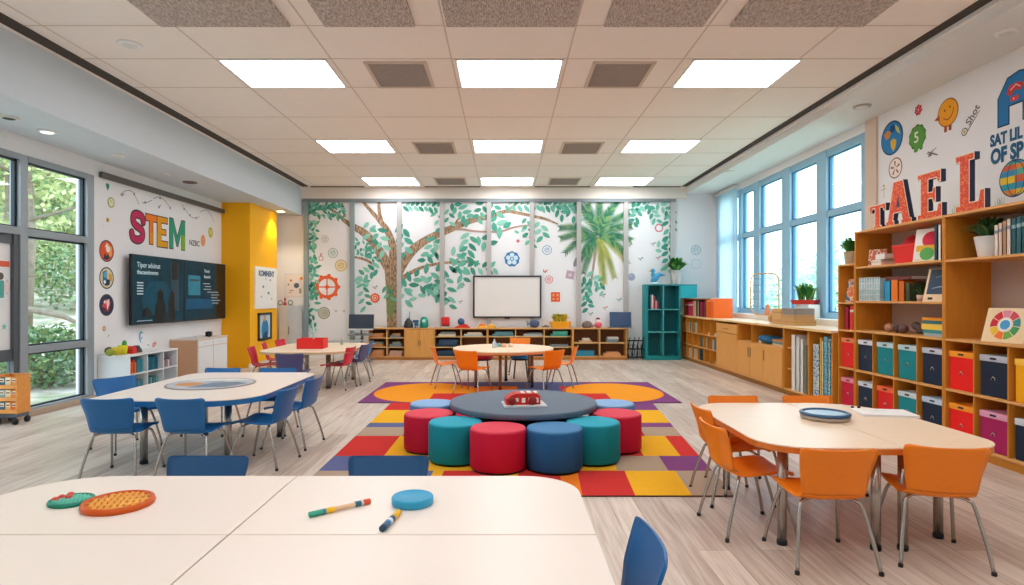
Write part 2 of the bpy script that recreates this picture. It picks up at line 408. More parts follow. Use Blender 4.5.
for i, (a, b) in enumerate(((-3.36, -2.1), (-1.76, -.88), (-.57, .68), (.97, 1.93), (2.2, 3.5))):
    tag(MB().box(a, b, 4.5, 5.86, CH-.034, CH-.004).build('acoustic_panel', AC), 'ribbed grey acoustic ceiling panel, %s from the left in the top row' % ('first', 'second', 'third', 'fourth', 'fifth')[i], 'ceiling panel', 'ribbed acoustic panels')
def disc_fix(name, label, x, y, z, r, m1, m2, h=.02):
    t = thing(name, label, 'ceiling fixture', (x, y, z))
    MB().lathe([(r*.7, -h), (r*.95, -h*.8), (r, 0)], n=24).build('rim', m1, t); MB().lathe([(r*.65, -h-.002), (r*.66, -h+.004)], n=20).build('lens', m2, t)
def CL(px, py, z): return FL(px, py, z)
for nm, lb, px, py, z, r, a, b in (
    ('smoke_detector', 'round white smoke detector on the ceiling near the left light', 130, 44, CH, .12, WHITE, OFFW),
    ('downlight', 'round white downlight under the left soffit, closest to the camera', 47, 131, 3.5, .1, WHITE, emit('#ffffff', 1.2)),
    ('ceiling_speaker', 'dark round grille under the left soffit at picture edge', 9, 117, 3.5, .09, OFFW, mat('#4d4b49', .9, var=.4, scale=80)),
    ('downlight', 'round unlit downlight under the left soffit, second from the camera', 118, 155, 3.5, .09, WHITE, OFFW),
    ('sprinkler_head', 'small dark sprinkler under the left soffit above the letters', 190, 182, 3.5, .12, mat('#6a655f', .5), BLACK),
    ('downlight', 'small unlit downlight under the left soffit, third from the camera', 166, 174, 3.5, .07, WHITE, OFFW),
    ('downlight', 'glowing downlight under the soffit above the yellow column', 272, 211, 3.5, .13, WHITE, emit('#ffe2a8', 14)),
    ('smoke_detector', 'round white detector on the right ceiling strip above the lettered wall', 1007, 32, 4.02, .1, WHITE, OFFW),
    ('smoke_detector', 'small round detector on the right ceiling strip above the tall window', 862, 106, 4.02, .11, mat('#b9b2aa', .6), OFFW),
    ('smoke_detector', 'tiny round detector on the right ceiling strip further along the window', 730, 171, 4.02, .1, OFFW, OFFW)):
    x, y = CL(px, py, z)
    if nm == 'downlight' and px == 272: x, y = -5.2, 13.9
    disc_fix(nm, lb, x, y, z, r, a, b)
# a real warm spot lamp inside the glowing downlight
sp = bpy.data.lights.new('downlight_lamp', 'SPOT'); sp.energy = 60; sp.spot_size = 1.9; sp.spot_blend = .7; sp.color = (1, .85, .6); sp.shadow_soft_size = .06
so = bpy.data.objects.new('downlight_lamp', sp); COL.objects.link(so); so.location = (-5.2, 13.9, 3.45)
# ================================================================ outdoors
def hill():
    mb = MB(); NX, NY = 30, 40; vs = []
    for j in range(NY+1):
        for i in range(NX+1):
            x = -6.6-i*.9; y = -10+j*1.4; t = max(0, (-x-8.0)/12); z = -.12+3.4*t**1.15+.25*math.sin(x*1.1+y*.8)*min(1, t*3)
            vs.append((x, y, z))
    fs = [(j*(NX+1)+i, (j+1)*(NX+1)+i, (j+1)*(NX+1)+i+1, j*(NX+1)+i+1) for j in range(NY) for i in range(NX)]
    mb.add(vs, fs, True); return mb
def ground_mat(a, b, c):
    m, n, l, bb = nt('leaf_litter'); bb.inputs['Roughness'].default_value = 1
    tc = n.new('ShaderNodeTexCoord'); no = n.new('ShaderNodeTexNoise'); no.inputs['Scale'].default_value = 1.6; no.inputs['Detail'].default_value = 8
    cr = n.new('ShaderNodeValToRGB'); cr.color_ramp.elements[0].position = .35; cr.color_ramp.elements[0].color = S(a); cr.color_ramp.elements[1].position = .65; cr.color_ramp.elements[1].color = S(c)
    e = cr.color_ramp.elements.new(.5); e.color = S(b)
    l.new(tc.outputs['Object'], no.inputs['Vector']); l.new(no.outputs['Fac'], cr.inputs[0]); l.new(cr.outputs[0], bb.inputs['Base Color']); return m
struct(hill(), 'ground_left', ground_mat('#7f8a63', '#b3a793', '#d9cfc2'))
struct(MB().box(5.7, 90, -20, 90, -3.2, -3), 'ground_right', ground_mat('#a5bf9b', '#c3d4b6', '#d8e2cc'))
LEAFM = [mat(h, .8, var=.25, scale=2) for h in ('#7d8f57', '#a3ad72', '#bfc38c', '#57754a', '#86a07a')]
HAZE_LEAFM = [mat(h, .9, var=.1, scale=2) for h in ('#c3dccf', '#d4e6d8', '#b2d0c2')]  # glare and distance haze put into these pale leaf colours
BARK = mat('#7d6f60', .9, var=.25, scale=8)
def foliage(mb, c, r, n, L, mats):
    for i in range(n):
        while True:
            p = Vector((random.uniform(-1, 1), random.uniform(-1, 1), random.uniform(-1, 1)))
            if .25 < p.length < 1: break
        mb.m(random.choice(mats))
        d = Vector((random.gauss(0, 1), random.gauss(0, 1), random.gauss(0, .7))); nn = Vector((random.gauss(0, 1), random.gauss(0, 1), random.gauss(0, 1)))
        mb.leafquad((c[0]+p.x*r[0], c[1]+p.y*r[1], c[2]+p.z*r[2]), d, nn, L*random.uniform(.6, 1.3), L*.55)
def hz(x): return -.12+3.4*max(0, (-x-8.0)/12)**1.15
def tree(label, x, y, h, r, n, L, mats, z0=None, trunk=.14):
    z0 = hz(x) if z0 is None else z0
    t = thing('tree', label, 'tree', (x, y, z0), group='trees outside the windows')
    tr = MB(); tr.tube([(0, 0, -.2), (.1, .05, h*.3), (-.05, .1, h*.6), (.1, .1, h*.9)], [trunk, trunk*.8, trunk*.55, trunk*.2], 7)
    for i in range(7):
        a = i*2.4; z = h*(.35+.07*i); tr.tube([(0, 0, z), (math.cos(a)*r*.5, math.sin(a)*r*.5, z+.35), (math.cos(a)*r*.95, math.sin(a)*r*.95, z+.45)], [trunk*.4, trunk*.25, .015], 5)
    tr.build('trunk', BARK, t)
    f = MB()
    for k in range(6):
        a = k*1.1; q = r*.55; foliage(f, (math.cos(a)*q, math.sin(a)*q, h*(.55+.08*k)), (r*.6, r*.6, h*.2), n//6, L, mats)
    f.build('crown', None, t)
def bush(label, x, y, r, h, n, L, mats, z0=None):
    z0 = hz(x) if z0 is None else z0
    t = thing('bush', label, 'bush', (x, y, z0), group='bushes outside the windows')
    f = MB(); foliage(f, (0, 0, h*.5), (r, r, h*.5), n, L, mats); f.build('leaves', None, t)
    s = MB()
    for i in range(6): s.tube([(0, 0, -.1), (math.cos(i)*r*.5, math.sin(i)*r*.5, h*.7)], .02, 5)
    s.build('stems', BARK, t)
bush('round green bush right outside the tall left window', -8.15, 10.7, .95, 1.1, 2600, .12, [LEAFM[0], LEAFM[3], LEAFM[4], LEAFM[3]])
bush('smaller bush beside the round bush outside the left window', -7.5, 8.5, .6, .8, 500, .12, [LEAFM[0], LEAFM[3]])
bush('light bushy undergrowth at the back of the slope', -15.5, 20.5, 2.0, 2.3, 1300, .24, LEAFM[:3])
bush('dark green shrub on the slope behind the window frame', -12.6, 18.3, 1.6, 2.2, 1500, .18, [LEAFM[3], LEAFM[0], LEAFM[4]])
bush('yellow green shrub on the slope at the left pane edge', -14.8, 17.3, 1.6, 2.4, 1300, .2, LEAFM[:3])
tree('pale green tree on the slope, nearest of the trees outside the left window', -12.3, 15.4, 7.2, 2.6, 3000, .2, [LEAFM[1], LEAFM[2], LEAFM[0]])
tree('tall leafy tree further back outside the left window', -17.5, 21, 8.5, 3.4, 3000, .3, [LEAFM[1], LEAFM[2], LEAFM[4]])
bush('tall pale thicket closing the view at the top of the slope', -20.5, 27, 3.6, 6.5, 5200, .36, [LEAFM[1], LEAFM[2], LEAFM[4]])
bush('wide yellow green thicket farthest up the slope', -27.5, 35, 5.5, 8, 5200, .5, [LEAFM[1], LEAFM[2]])
tree('yellow green tree at the left edge of the left window view', -17, 17, 8, 3.0, 2400, .3, [LEAFM[1], LEAFM[2]])
tag(MB().tube([(-9.6, 13.9, .75), (-10.3, 14.0, 1.05), (-11.2, 13.9, 1.25), (-12.2, 13.6, 1.7), (-13, 13.5, 1.9)], [.03, .06, .08, .06, .02], 7).build('fallen_branch', BARK), 'bare fallen branch lying across the slope outside the left window', 'branch')
RT = ('nearest and nearest to the bookcase', 'second, behind the red planter', 'by the middle window pane', 'by the narrow far pane', 'far back between two panes', 'broad crown behind the potted fern', 'farthest along the window')
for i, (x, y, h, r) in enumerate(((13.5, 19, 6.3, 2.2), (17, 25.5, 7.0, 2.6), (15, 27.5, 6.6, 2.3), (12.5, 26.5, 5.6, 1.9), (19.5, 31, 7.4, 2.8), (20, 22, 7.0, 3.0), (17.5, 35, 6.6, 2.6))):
    tree('tree in pale haze-painted colours outside the right window, ' + RT[i], x, y, h, r, 1300, .34, HAZE_LEAFM, z0=-3, trunk=.12)
# ================================================================ chairs
def cr_interp(P, n):
    out = []
    for i in range(len(P)-1):
        p0 = P[max(0, i-1)]; p1 = P[i]; p2 = P[i+1]; p3 = P[min(len(P)-1, i+2)]
        for k in range(n):
            t = k/n
            out.append(tuple(.5*((2*b)+(c-a)*t+(2*a-5*b+4*c-d)*t*t+(-a+3*b-3*c+d)*t**3) for a, b, c, d in zip(p0, p1, p2, p3)))
    out.append(P[-1]); return out
def shell_rows():
    # (y, z, half width) from the seat's front lip to the top of the back
    P = [(.215, .378, .165), (.205, .398, .19), (.12, .402, .2), (.02, .392, .198), (-.08, .382, .188), (-.135, .388, .176), (-.17, .415, .172), (-.19, .47, .179), (-.21, .54, .19), (-.232, .61, .202), (-.246, .655, .206), (-.252, .673, .199), (-.254, .68, .18)]
    return cr_interp(P, 3)
def shell_part(rows, th=.011):
    mb = MB(); NX = 12; top = []; bot = []
    for k, (y, z, w) in enumerate(rows):
        a = rows[max(0, k-1)]; b = rows[min(len(rows)-1, k+1)]
        ty, tz = b[0]-a[0], b[1]-a[1]; L = math.hypot(ty, tz); ny, nz = tz/L, -ty/L     # normal towards the sitter
        back = min(1, max(0, (z-.4)/.12)) if y < 0 else 0
        for i in range(NX+1):
            u = -1+2*i/NX; x = w*u
            c = (.03*back+.012*(1-back))*abs(u)**2.4
            top.append((x, y+ny*c, z+nz*c)); bot.append((x, y+ny*(c-th), z+nz*(c-th)))
    n = NX+1; R = len(rows); vs = top+bot; o = len(top); fs = []
    for k in range(R-1):
        for i in range(NX):
            a = k*n+i; fs.append((a, a+1, a+n+1, a+n)); fs.append((o+a, o+a+n, o+a+n+1, o+a+1))
        fs.append((k*n, (k+1)*n, o+(k+1)*n, o+k*n)); e = k*n+NX; fs.append((e, o+e, o+e+n, e+n))
    for i in range(NX):
        fs.append((i, o+i, o+i+1, i+1)); e = (R-1)*n+i; fs.append((e, e+1, o+e+1, o+e))
    return mb.add(vs, fs, True)
def make_chair(m, name='school_chair'):
    t = thing(name, 'x', 'chair'); R = shell_rows(); cut = 18
    shell_part(R[:cut+1]).build('seat', m, t); shell_part(R[cut:]).build('backrest', m, t)
    for sx in (-1, 1):
        for sy in (-1, 1):
            p = [(sx*.03, sy*.085, .375), (sx*.11, sy*.1, .374), (sx*.15, sy*.12, .362), (sx*.172, sy*.138, .33), (sx*.205, sy*.195, .14), (sx*.222, sy*.225, .012)]
            l = MB().tube(cr_interp(p, 3), .0105, 8).build('leg', CHROME, t)
            MB().lathe([(.013, 0), (.014, .012), (.012, .02)], sx*.223, sy*.2255, 10).build('foot_glide', BLACK, l)
    return t
CHAIRS = {k: make_chair(m) for k, m in (('o', ORANGE), ('b', BLUE), ('c', CRIM), ('p', PURP), ('n', mat('#2b5f92', .45, var=.05)))}
def chair(c, x, y, rz, label, group, z=0): place(CHAIRS[c], (x, y, z), math.radians(rz), label, group)
GB = 'blue chairs at the big front tables'
chair('n', -1.52, 2.85, 180, 'blue chair whose back pokes above the front tables, on the left below the white table', GB)
chair('n', -.595, 2.85, 180, 'blue chair whose back pokes above the front tables, beside the rug', GB)
chair('b', .265, 2.04, 90, 'blue chair at the right end of the front tables, seen edge on', GB)
GL = 'blue chairs round the white table with the round picture'
chair('b', -3.22, 5.06, 3, 'blue chair at the near side of the picture table, left of two', GL)
chair('b', -2.61, 5.06, -3, 'blue chair at the near side of the picture table, right of two', GL)
chair('b', -3.77, 5.98, -120, 'blue chair at the window end of the picture table', GL)
chair('b', -2.17, 5.42, 84, 'blue chair at the right end of the picture table, nearer of two', GL)
chair('b', -2.15, 6.1, 84, 'blue chair at the right end of the picture table, farther of two', GL)
chair('b', -3.25, 6.67, 178, 'blue chair at the far side of the picture table, left of two', GL)
chair('b', -2.6, 6.67, 182, 'blue chair at the far side of the picture table, right of two', GL)
GO = 'orange chairs round the right table'
chair('o', 1.81, 3.46, -2, 'orange chair at the near side of the right table, left of two', GO)
chair('o', 2.47, 3.5, -14, 'orange chair at the near side of the right table, right of two', GO)
chair('o', 1.57, 3.91, -86, 'orange chair at the left end of the right table, nearer of two', GO)
chair('o', 1.69, 4.5, -88, 'orange chair at the left end of the right table, farther of two', GO)
chair('o', 1.88, 4.73, 180, 'orange chair behind the right table, left of two backs', GO)
chair('o', 2.5, 4.74, 180, 'orange chair behind the right table, right of two backs', GO)
GC = 'chairs round the maple round table'
chair('o', -.5, 9.35, -28, 'orange chair at the round maple table, front left with its back to us', GC)
chair('o', .63, 9.4, 38, 'orange chair at the round maple table, front right with its back to us', GC)
chair('o', -.98, 10.0, -74, 'orange chair at the left side of the round maple table, seen from its side', GC)
chair('o', .96, 10.05, 74, 'orange chair at the right side of the round maple table, seen from its side', GC)
chair('o', .3, 11.75, 180, 'orange chair behind the round maple table with only its top showing', GC)
def stool(x, y, col, label):
    t = thing('stool', label, 'stool', (x, y, 0), 0, 'cushioned stools behind the round maple table')
    MB().lathe([(.19, .37), (.2, .38), (.2, .425), (.19, .435), (0, .438)], n=32).build('seat', col, t); MB().lathe([(.17, .34), (.18, .37)], n=28).build('seat_frame', BLACK, t)
    for a in (45, 135, 225, 315):
        c, s = math.cos(math.radians(a)), math.sin(math.radians(a)); MB().tube([(c*.13, s*.13, .345), (c*.18, s*.18, 0)], .011, 8).build('leg', mat('#4c5258', .4, .5), t)
stool(-.42, 11.05, CRIM, 'crimson cushioned stool behind the round maple table at its left')
stool(.29, 11.1, mat('#2f86c4', .5), 'blue cushioned stool behind the round maple table at its right')
GR = 'chairs round the table with the red bin'
chair('p', -3.13, 8.9, 2, 'dark purple chair with its back to us at the red bin table', GR)
chair('c', -3.93, 9.85, -82, 'red chair nearest us on the yellow column side of the red bin table', GR)
chair('c', -4.05, 10.7, -75, 'red chair in the middle on the yellow column side of the red bin table', GR)
chair('c', -4.1, 11.5, -95, 'red chair farthest on the yellow column side of the red bin table', GR)
chair('c', -2.74, 9.85, 82, 'crimson chair on the rug side of the red bin table', GR)
chair('p', -2.64, 10.42, 82, 'purple chair behind the crimson one on the rug side of the red bin table', GR)
chair('b', -2.72, 11.2, 95, 'blue chair farthest on the rug side of the red bin table', GR)
# ================================================================ tables
TH = .64
def table(label, x0, x1, y0, y1, r, edge, top, legs, group=None, lr=.024, et=.034):
    cx, cy = (x0+x1)/2, (y0+y1)/2
    t = thing('student_table', label, 'table', (cx, cy, 0), group=group)
    P = rrect(x0-cx, x1-cx, y0-cy, y1-cy, r, 10)
    MB().prism(P, TH-.009, TH).build('tabletop', top, t, bevel=.002)
    MB().prism(rrect(x0-cx+.002, x1-cx-.002, y0-cy+.002, y1-cy-.002, r, 10), TH-.009-et, TH-.009).build('edge_band', edge, t)
    for lx, ly in legs:
        l = MB().tube([(lx-cx, ly-cy, TH-.04), (lx-cx, ly-cy, .03)], lr, 12).build('leg', CHROME, t)
        MB().lathe([(lr+.003, 0), (lr+.004, .02), (lr, .035)], lx-cx, ly-cy, 12).build('foot_glide', BLACK, l)
    return t
SEAM = mat('#8f7c6c', .6)
def corner_legs(x0, x1, y0, y1, i=.13): return [(x0+i, y0+i), (x1-i, y0+i), (x1-i, y1-i), (x0+i, y1-i)]
gA = 'cream tables pushed together at the front'; e = .0032
table('cream front table with the green and orange discs, far left of four', -2.2, -1.0-e, 2.172+e, 2.885, [0, 0, 0, .36], SEAM, TOPW, corner_legs(-2.2, -1, 2.17, 2.88, .16), gA)
table('cream front table with the markers and blue lid, far right of four', -1.0+e, .33, 2.172+e, 2.885, [0, 0, .24, 0], SEAM, TOPW, corner_legs(-1, .33, 2.17, 2.88, .14), gA)
table('cream front table at the bottom left corner of the photo', -2.2, -1.0-e, 1.46, 2.172-e, [.36, 0, 0, 0], SEAM, TOPW, corner_legs(-2.2, -1, 1.46, 2.17, .16), gA)
table('cream front table at the bottom centre of the photo', -1.0+e, .33, 1.46, 2.172-e, [0, .24, 0, 0], SEAM, TOPW, corner_legs(-1, .33, 1.46, 2.17, .14), gA)
table('white table with blue edge and round picture, by the left window', -3.52, -2.12, 4.98, 6.85, [.12, .42, .2, .2], BLUE, TOPW, [(-3.25, 5.4), (-2.5, 5.42), (-2.42, 6.45), (-3.25, 6.5)], lr=.032, et=.045)
gB = 'maple tables on the right pushed together'
ETO = mat('#d9772a', .45, var=.04)
table('long maple table with orange edge at right, left part with the round tin', 1.5, 2.28-e, 3.42, 4.88, [.3, 0, 0, .28], ETO, grain('peach_maple_top', '#f3d5b2', '#f9e6cd', 'x', .3), [(1.68, 3.64), (2.2, 3.56), (2.2, 4.72), (1.72, 4.66)], gB, lr=.027)
table('long maple table with orange edge at right, right part with the white folder', 2.28+e, 2.92, 3.42, 4.88, [0, .24, .5, 0], ETO, MATS['peach_maple_top'], [(2.36, 3.56), (2.7, 3.74), (2.55, 4.6), (2.36, 4.72)], gB, lr=.027)
table('maple table with the red bin near the yellow column', -3.95, -2.5, 9.35, 11.3, [.4, .5, .3, .3], mat('#c9a983', .5), TOPWOOD, [(-3.45, 9.8), (-2.9, 9.85), (-2.75, 10.9), (-3.6, 10.9)], lr=.04)
t = thing('round_table', 'large round maple table among orange chairs in mid room', 'table', (-.03, 10.2, 0))
MB().lathe([(.0, TH), (.85, TH), (.855, TH-.01), (.85, TH-.018)][::-1], n=56, smooth=False).build('tabletop', TOPWOOD, t)
MB().lathe([(.82, TH-.06), (.845, TH-.055), (.848, TH-.019)], n=56).build('edge_band', mat('#d89a63', .5), t)
for a in (-95, -30, 35, 85, 150, 215):
    x, y = .55*math.cos(math.radians(a)), .55*math.sin(math.radians(a))
    l = MB().tube([(x, y, TH-.05), (x, y, .03)], .027, 10).build('leg', mat('#8d7a6c', .35, .6), t); MB().lathe([(.03, 0), (.031, .02), (.027, .035)], x, y, 10).build('foot_glide', BLACK, l)
# ================================================================ low round table and poufs
CXT, CYT = .185, 6.15
t = thing('low_round_table', 'low round slate grey table ringed by coloured poufs', 'table', (CXT, CYT, 0))
SLATE = mat('#5f6f80', .6, var=.06, scale=40)
MB().lathe([(.0, .44), (.73, .44), (.745, .436), (.748, .428), (.748, .386), (.0, .386)][::-1], n=64).build('tabletop', SLATE, t)
MB().lathe([(.5, .012), (.5, .386)], n=48).build('base', mat('#27313d', .7), t)
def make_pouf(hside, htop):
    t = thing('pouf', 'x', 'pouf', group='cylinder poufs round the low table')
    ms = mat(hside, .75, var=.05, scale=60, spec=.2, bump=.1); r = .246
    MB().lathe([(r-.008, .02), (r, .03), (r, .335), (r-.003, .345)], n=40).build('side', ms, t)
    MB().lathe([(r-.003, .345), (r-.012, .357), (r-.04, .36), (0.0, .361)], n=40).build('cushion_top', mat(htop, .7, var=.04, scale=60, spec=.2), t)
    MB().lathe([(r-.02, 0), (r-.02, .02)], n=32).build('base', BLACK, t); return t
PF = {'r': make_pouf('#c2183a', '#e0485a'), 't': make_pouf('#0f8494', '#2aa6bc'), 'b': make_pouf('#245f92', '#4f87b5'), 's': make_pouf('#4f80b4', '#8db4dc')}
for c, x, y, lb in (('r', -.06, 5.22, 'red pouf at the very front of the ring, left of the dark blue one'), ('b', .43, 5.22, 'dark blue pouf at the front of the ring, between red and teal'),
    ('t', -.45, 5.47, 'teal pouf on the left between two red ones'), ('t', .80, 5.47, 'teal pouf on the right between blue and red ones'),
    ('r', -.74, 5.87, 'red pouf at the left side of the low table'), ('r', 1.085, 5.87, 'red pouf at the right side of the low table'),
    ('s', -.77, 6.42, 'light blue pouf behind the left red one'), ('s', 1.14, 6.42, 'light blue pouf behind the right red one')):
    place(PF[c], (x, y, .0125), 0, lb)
# ================================================================ rug
def rug_mat(h): return mat(h, .98, var=.22, scale=140, spec=.05)
RC = dict(r='#cc3a36', y='#eeb02c', p='#81497b', t='#b09a84', s='#646a92', o='#ef8028', c='#b52a4b', g='#8d8492', d='#3d4a60')
RC = {k: rug_mat(v) for k, v in RC.items()}
def left_x(y): return -1.6
def right_x(y): return 1.72+(y-4.5)*.09
rows = [(4.5, 5.14, [(-1.6, 't'), (-1.2, 's'), (-.62, 'y'), (-.53, 'r'), (-.1, 'y'), (.1, 'r'), (.45, 'o'), (.6, 'r'), (1.0, 'y'), (1.43, 't')]),
    (5.14, 5.62, [(-1.6, 's'), (-1.15, 't'), (-.8, 'y'), (-.2, 'r'), (.2, 'p'), (.6, 'y'), (.98, 't'), (1.42, 'p')]),
    (5.62, 6.43, [(-1.6, 'r'), (-1.13, 'y'), (-.7, 'p'), (-.2, 'o'), (.3, 'r'), (.8, 's'), (1.1, 'r'), (1.33, 'y'), (1.68, 'r')]),
    (6.43, 6.87, [(-1.6, 't'), (-1.1, 'r'), (-.6, 'y'), (.0, 't'), (.7, 'o'), (1.2, 'r'), (1.52, 't')]),
    (6.87, 7.1, [(-1.6, 's'), (-.9, 'y'), (-.2, 'r'), (.6, 's'), (1.3, 'p')]),
    (7.1, 7.9, [(-1.6, 'y'), (-1.1, 'c'), (-.4, 'y'), (.3, 'r'), (.9, 't'), (1.35, 'y')]),
    (7.9, 8.45, [(-1.6, 'r'), (-.9, 'o'), (-.3, 'y'), (.3, 'r'), (.9, 'y'), (1.45, 'p')])]
mb = MB()
mb.m(mat('#5b3a3a', .95)).prism([(-1.6, 4.5), (1.72, 4.5), (right_x(8.45), 8.45), (-1.6, 8.45)], 0.0005, .0105)
for y0, y1, cs in rows:
    for i, (x, c) in enumerate(cs):
        f = lambda xx, yy: -1.6+(xx+1.6)*(right_x(yy)+1.6)/(right_x((y0+y1)/2)+1.6)
        xe = cs[i+1][0] if i+1 < len(cs) else right_x((y0+y1)/2)
        mb.m(RC[c]).flat([(f(x, y0), y0), (f(xe, y0), y0), (f(xe, y1), y1), (f(x, y1), y1)], .0118)
tag(mb.build('patchwork_rug'), 'patchwork rug of red, yellow, purple and taupe rectangles under the poufs', 'rug')
mb = MB(); z = .0118
mb.m(mat('#4c3550', .95)).box(-2.08, 2.5, 8.47, 10.5, .0005, .0105)
mb.m(RC['p']).flat([(-2.08, 8.47), (2.5, 8.47), (2.5, 10.5), (-2.08, 10.5)], z)
for a, b, c, d, k in ((-.62, .1, 8.47, 9.2, 'y'), (-.6, .2, 9.2, 10.0, 'o'), (.1, .7, 8.47, 9.3, 'c'), (.2, .9, 9.3, 10.0, 's'), (.7, 1.25, 8.47, 9.25, 'y'), (.9, 1.3, 9.25, 10.0, 'r'), (-.6, 1.3, 10.0, 10.5, 's')):
    mb.m(RC[k]).flat([(a, c), (b, c), (b, d), (a, d)], z+.0004)
mb.m(RC['o']).flat(circ(.79, 40, -1.25, 9.42, 1.2), z+.0008); mb.m(rug_mat('#f39a2e')).flat(circ(.77, 40, -1.25, 9.42, 1.2), z+.0012)
mb.m(RC['o']).flat(circ(.77, 40, 1.69, 9.42, 1.2), z+.0008); mb.m(rug_mat('#f39a2e')).flat(circ(.75, 40, 1.69, 9.42, 1.2), z+.0012)
for a, b, c, d, k in ((-1.1, -.5, 8.47, 9.25, 'r'), (1.0, 1.55, 8.47, 9.25, 'r')): mb.m(RC[k]).flat([(a, c), (b, c), (b, d), (a, d)], z+.0016)
tag(mb.build('oval_rug'), 'wide purple rug with two big orange ovals behind the poufs', 'rug')
# ================================================================ casework
def case(label, name, cat, x0, x1, y0, y1, z0, z1, group=None): return thing(name, label, cat, ((x0+x1)/2, (y0+y1)/2, 0), group=group)
class Unit:
    """parts of a cabinet given in room coordinates"""
    def __init__(s, name, label, cat, base, group=None):
        s.b = base; s.t = thing(name, label, cat, base, group=group)
    def p(s, name, m, *boxes, parent=None, bevel=.003):
        mb = MB(Matrix.Translation(-Vector(s.b)))
        for q in boxes: mb.box(*q)
        o = mb.build(name, m, s.t, bevel=bevel)
        return o
    def sub(s, name, m, parent, *boxes):
        mb = MB(Matrix.Translation(-Vector(s.b)))
        for q in boxes: mb.box(*q)
        return mb.build(name, m, parent, bevel=.003)
# ---- tall bookcases on the right (fronts at x 4.35)
BX, BK = 4.35, 4.8
cols = [7.84, 7.47, 7.10, 6.72, 6.34, 5.95, 5.57, 5.19, 4.81, 4.43]
EDGE = mat('#e9bd7c', .5, var=.05)
W = .011
gK = 'honey wood bookcases on the right wall'
u = Unit('bookcase', 'narrow low end bookcase with the potted fern on top, beside the window', 'bookcase', (4.57, 7.66, 0), gK)
u.p('side_panel', WOODIN, (BX, BK, 7.818, 7.84, 0, 1.92)); u.p('side_panel', WOODIN, (BX, BK, 7.472, 7.486, 0, 1.92))
u.p('top', WOODH, (BX-.004, BK, 7.486, 7.818, 1.898, 1.92))
for z in (1.41, 1.06, .58, .085): u.p('shelf', WOODH, (BX-.003, BK, 7.486, 7.818, z, z+.022))
u.p('plinth', WOODIN, (BX+.03, BK, 7.486, 7.818, 0, .085)); u.p('back_panel', WOODIN, (BK-.012, BK, 7.486, 7.818, .1, 1.06))
def tall(label, ya, yb, cs, z2):
    u = Unit('bookcase', label, 'bookcase', (4.75, (ya+yb)/2, 0), gK)
    xb = 5.17
    u.p('side_panel', WOODIN, (BX, xb, yb-.022, yb, 0, 2.285)); u.p('side_panel', WOODIN, (BX, xb, ya, ya+.022, 0, 2.285))
    u.p('top', WOODH, (BX-.006, xb, ya, yb, 2.285, 2.31))
    for z in z2: u.p('shelf', WOODH, (BX-.003, BK, ya+.022, yb-.022, z-.012, z+.012))
    for z in (1.08, .59, .095): u.p('shelf', WOODH, (BX-.004, BK, ya+.022, yb-.022, z-.012, z+.012))
    for c in cs: u.p('divider', WOODIN, (BX, BK, c-.008, c+.008, .107, .578), (BX, BK, c-.008, c+.008, .602, 1.068))
    u.p('plinth', WOODIN, (BX+.03, BK, ya+.022, yb-.022, 0, .083))
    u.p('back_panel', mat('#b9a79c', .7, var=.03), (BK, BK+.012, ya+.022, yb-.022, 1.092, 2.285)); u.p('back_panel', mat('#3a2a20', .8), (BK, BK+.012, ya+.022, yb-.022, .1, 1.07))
    return u
tall('tall honey wood bookcase with the red tub, left of the two tall ones', 5.952, 7.468, cols[2:5], (1.86, 1.44))
tall('tall honey wood bookcase with the grassy plant, at the right picture edge', 4.43, 5.948, cols[6:9], (1.855,))
# ---- fabric bins
def make_bin(body, lid, label, yc, z0, w, h):
    t = thing('storage_bin', label, 'bin', (BX+.2, yc, z0), group='fabric bins in the bookcases')
    mB = mat(body, .7, var=.06, scale=40, spec=.25); mL = mat(lid, .6, var=.05)
    MB().box(-.17, .17, -w/2, w/2, 0, h-.05).build('body', mB, t, bevel=.006)
    MB().box(-.176, .176, -w/2-.005, w/2+.005, h-.055, h).build('lid', mL, t, bevel=.004)
    MB().prism(rrect(-.035, .035, -.009, .009, .008, 4), 0, .003).build('slot', BLACK, t)
    o = LAST[0]; o.matrix_local = frame((-.1765, 0, h-.027), (0, -1, 0), (0, 0, 1))
    r = MB(); r.tube([(-.022*math.cos(a*PI/8), .022*math.sin(a*PI/8)-.012, .004) for a in range(-1, 10)][::1], .0035, 6); r.ball((0, .012, .002), .008, 8, 6)
    r.build('ring_pull', CHROME, t); LAST[0].matrix_local = frame((-.171, 0, h*.45), (0, -1, 0), (0, 0, 1))
RW_ = [('upper', .603, [('#e02a25', '#f08a5a'), ('#1f2f45', '#d5dde6'), ('#11858e', '#b8d6dc'), ('#11858e', '#b8d6dc'), ('#1f2c42', '#c3ccd8'), ('#ee1f1c', '#f59a1d'), ('#1d2a3e', '#b9c0cb'), ('#f4ab12', '#fbc545')]),
       ('lower', .108, [('#c31d3f', '#e98a9c'), ('#1f2f45', '#d5dde6'), ('#dd2422', '#f06a3c'), ('#11858e', '#c9dadd'), ('#1f2c42', '#bcd0e2'), ('#ee1f1c', '#f59a1d'), ('#a81f5c', '#e0a0bc'), ('#1d2a3e', '#c9ced6')])]
CN = {'#e02a25': 'red', '#1f2f45': 'navy', '#11858e': 'teal', '#1f2c42': 'dark navy', '#ee1f1c': 'bright red', '#1d2a3e': 'blue black', '#f4ab12': 'yellow', '#c31d3f': 'crimson', '#dd2422': 'red', '#a81f5c': 'magenta'}
ORD = ('first', 'second', 'third', 'fourth', 'fifth', 'sixth', 'seventh', 'eighth', 'ninth')
for rn, z0, L in RW_:
    for i, (b, li) in enumerate(L):
        ya, yb = cols[i+1], cols[i]
        make_bin(b, li, '%s fabric bin with ring pull, %s bin row, %s from the window' % (CN[b], rn, ORD[i]), (ya+yb)/2-.002, z0, .30, .37 if rn == 'upper' else .355)
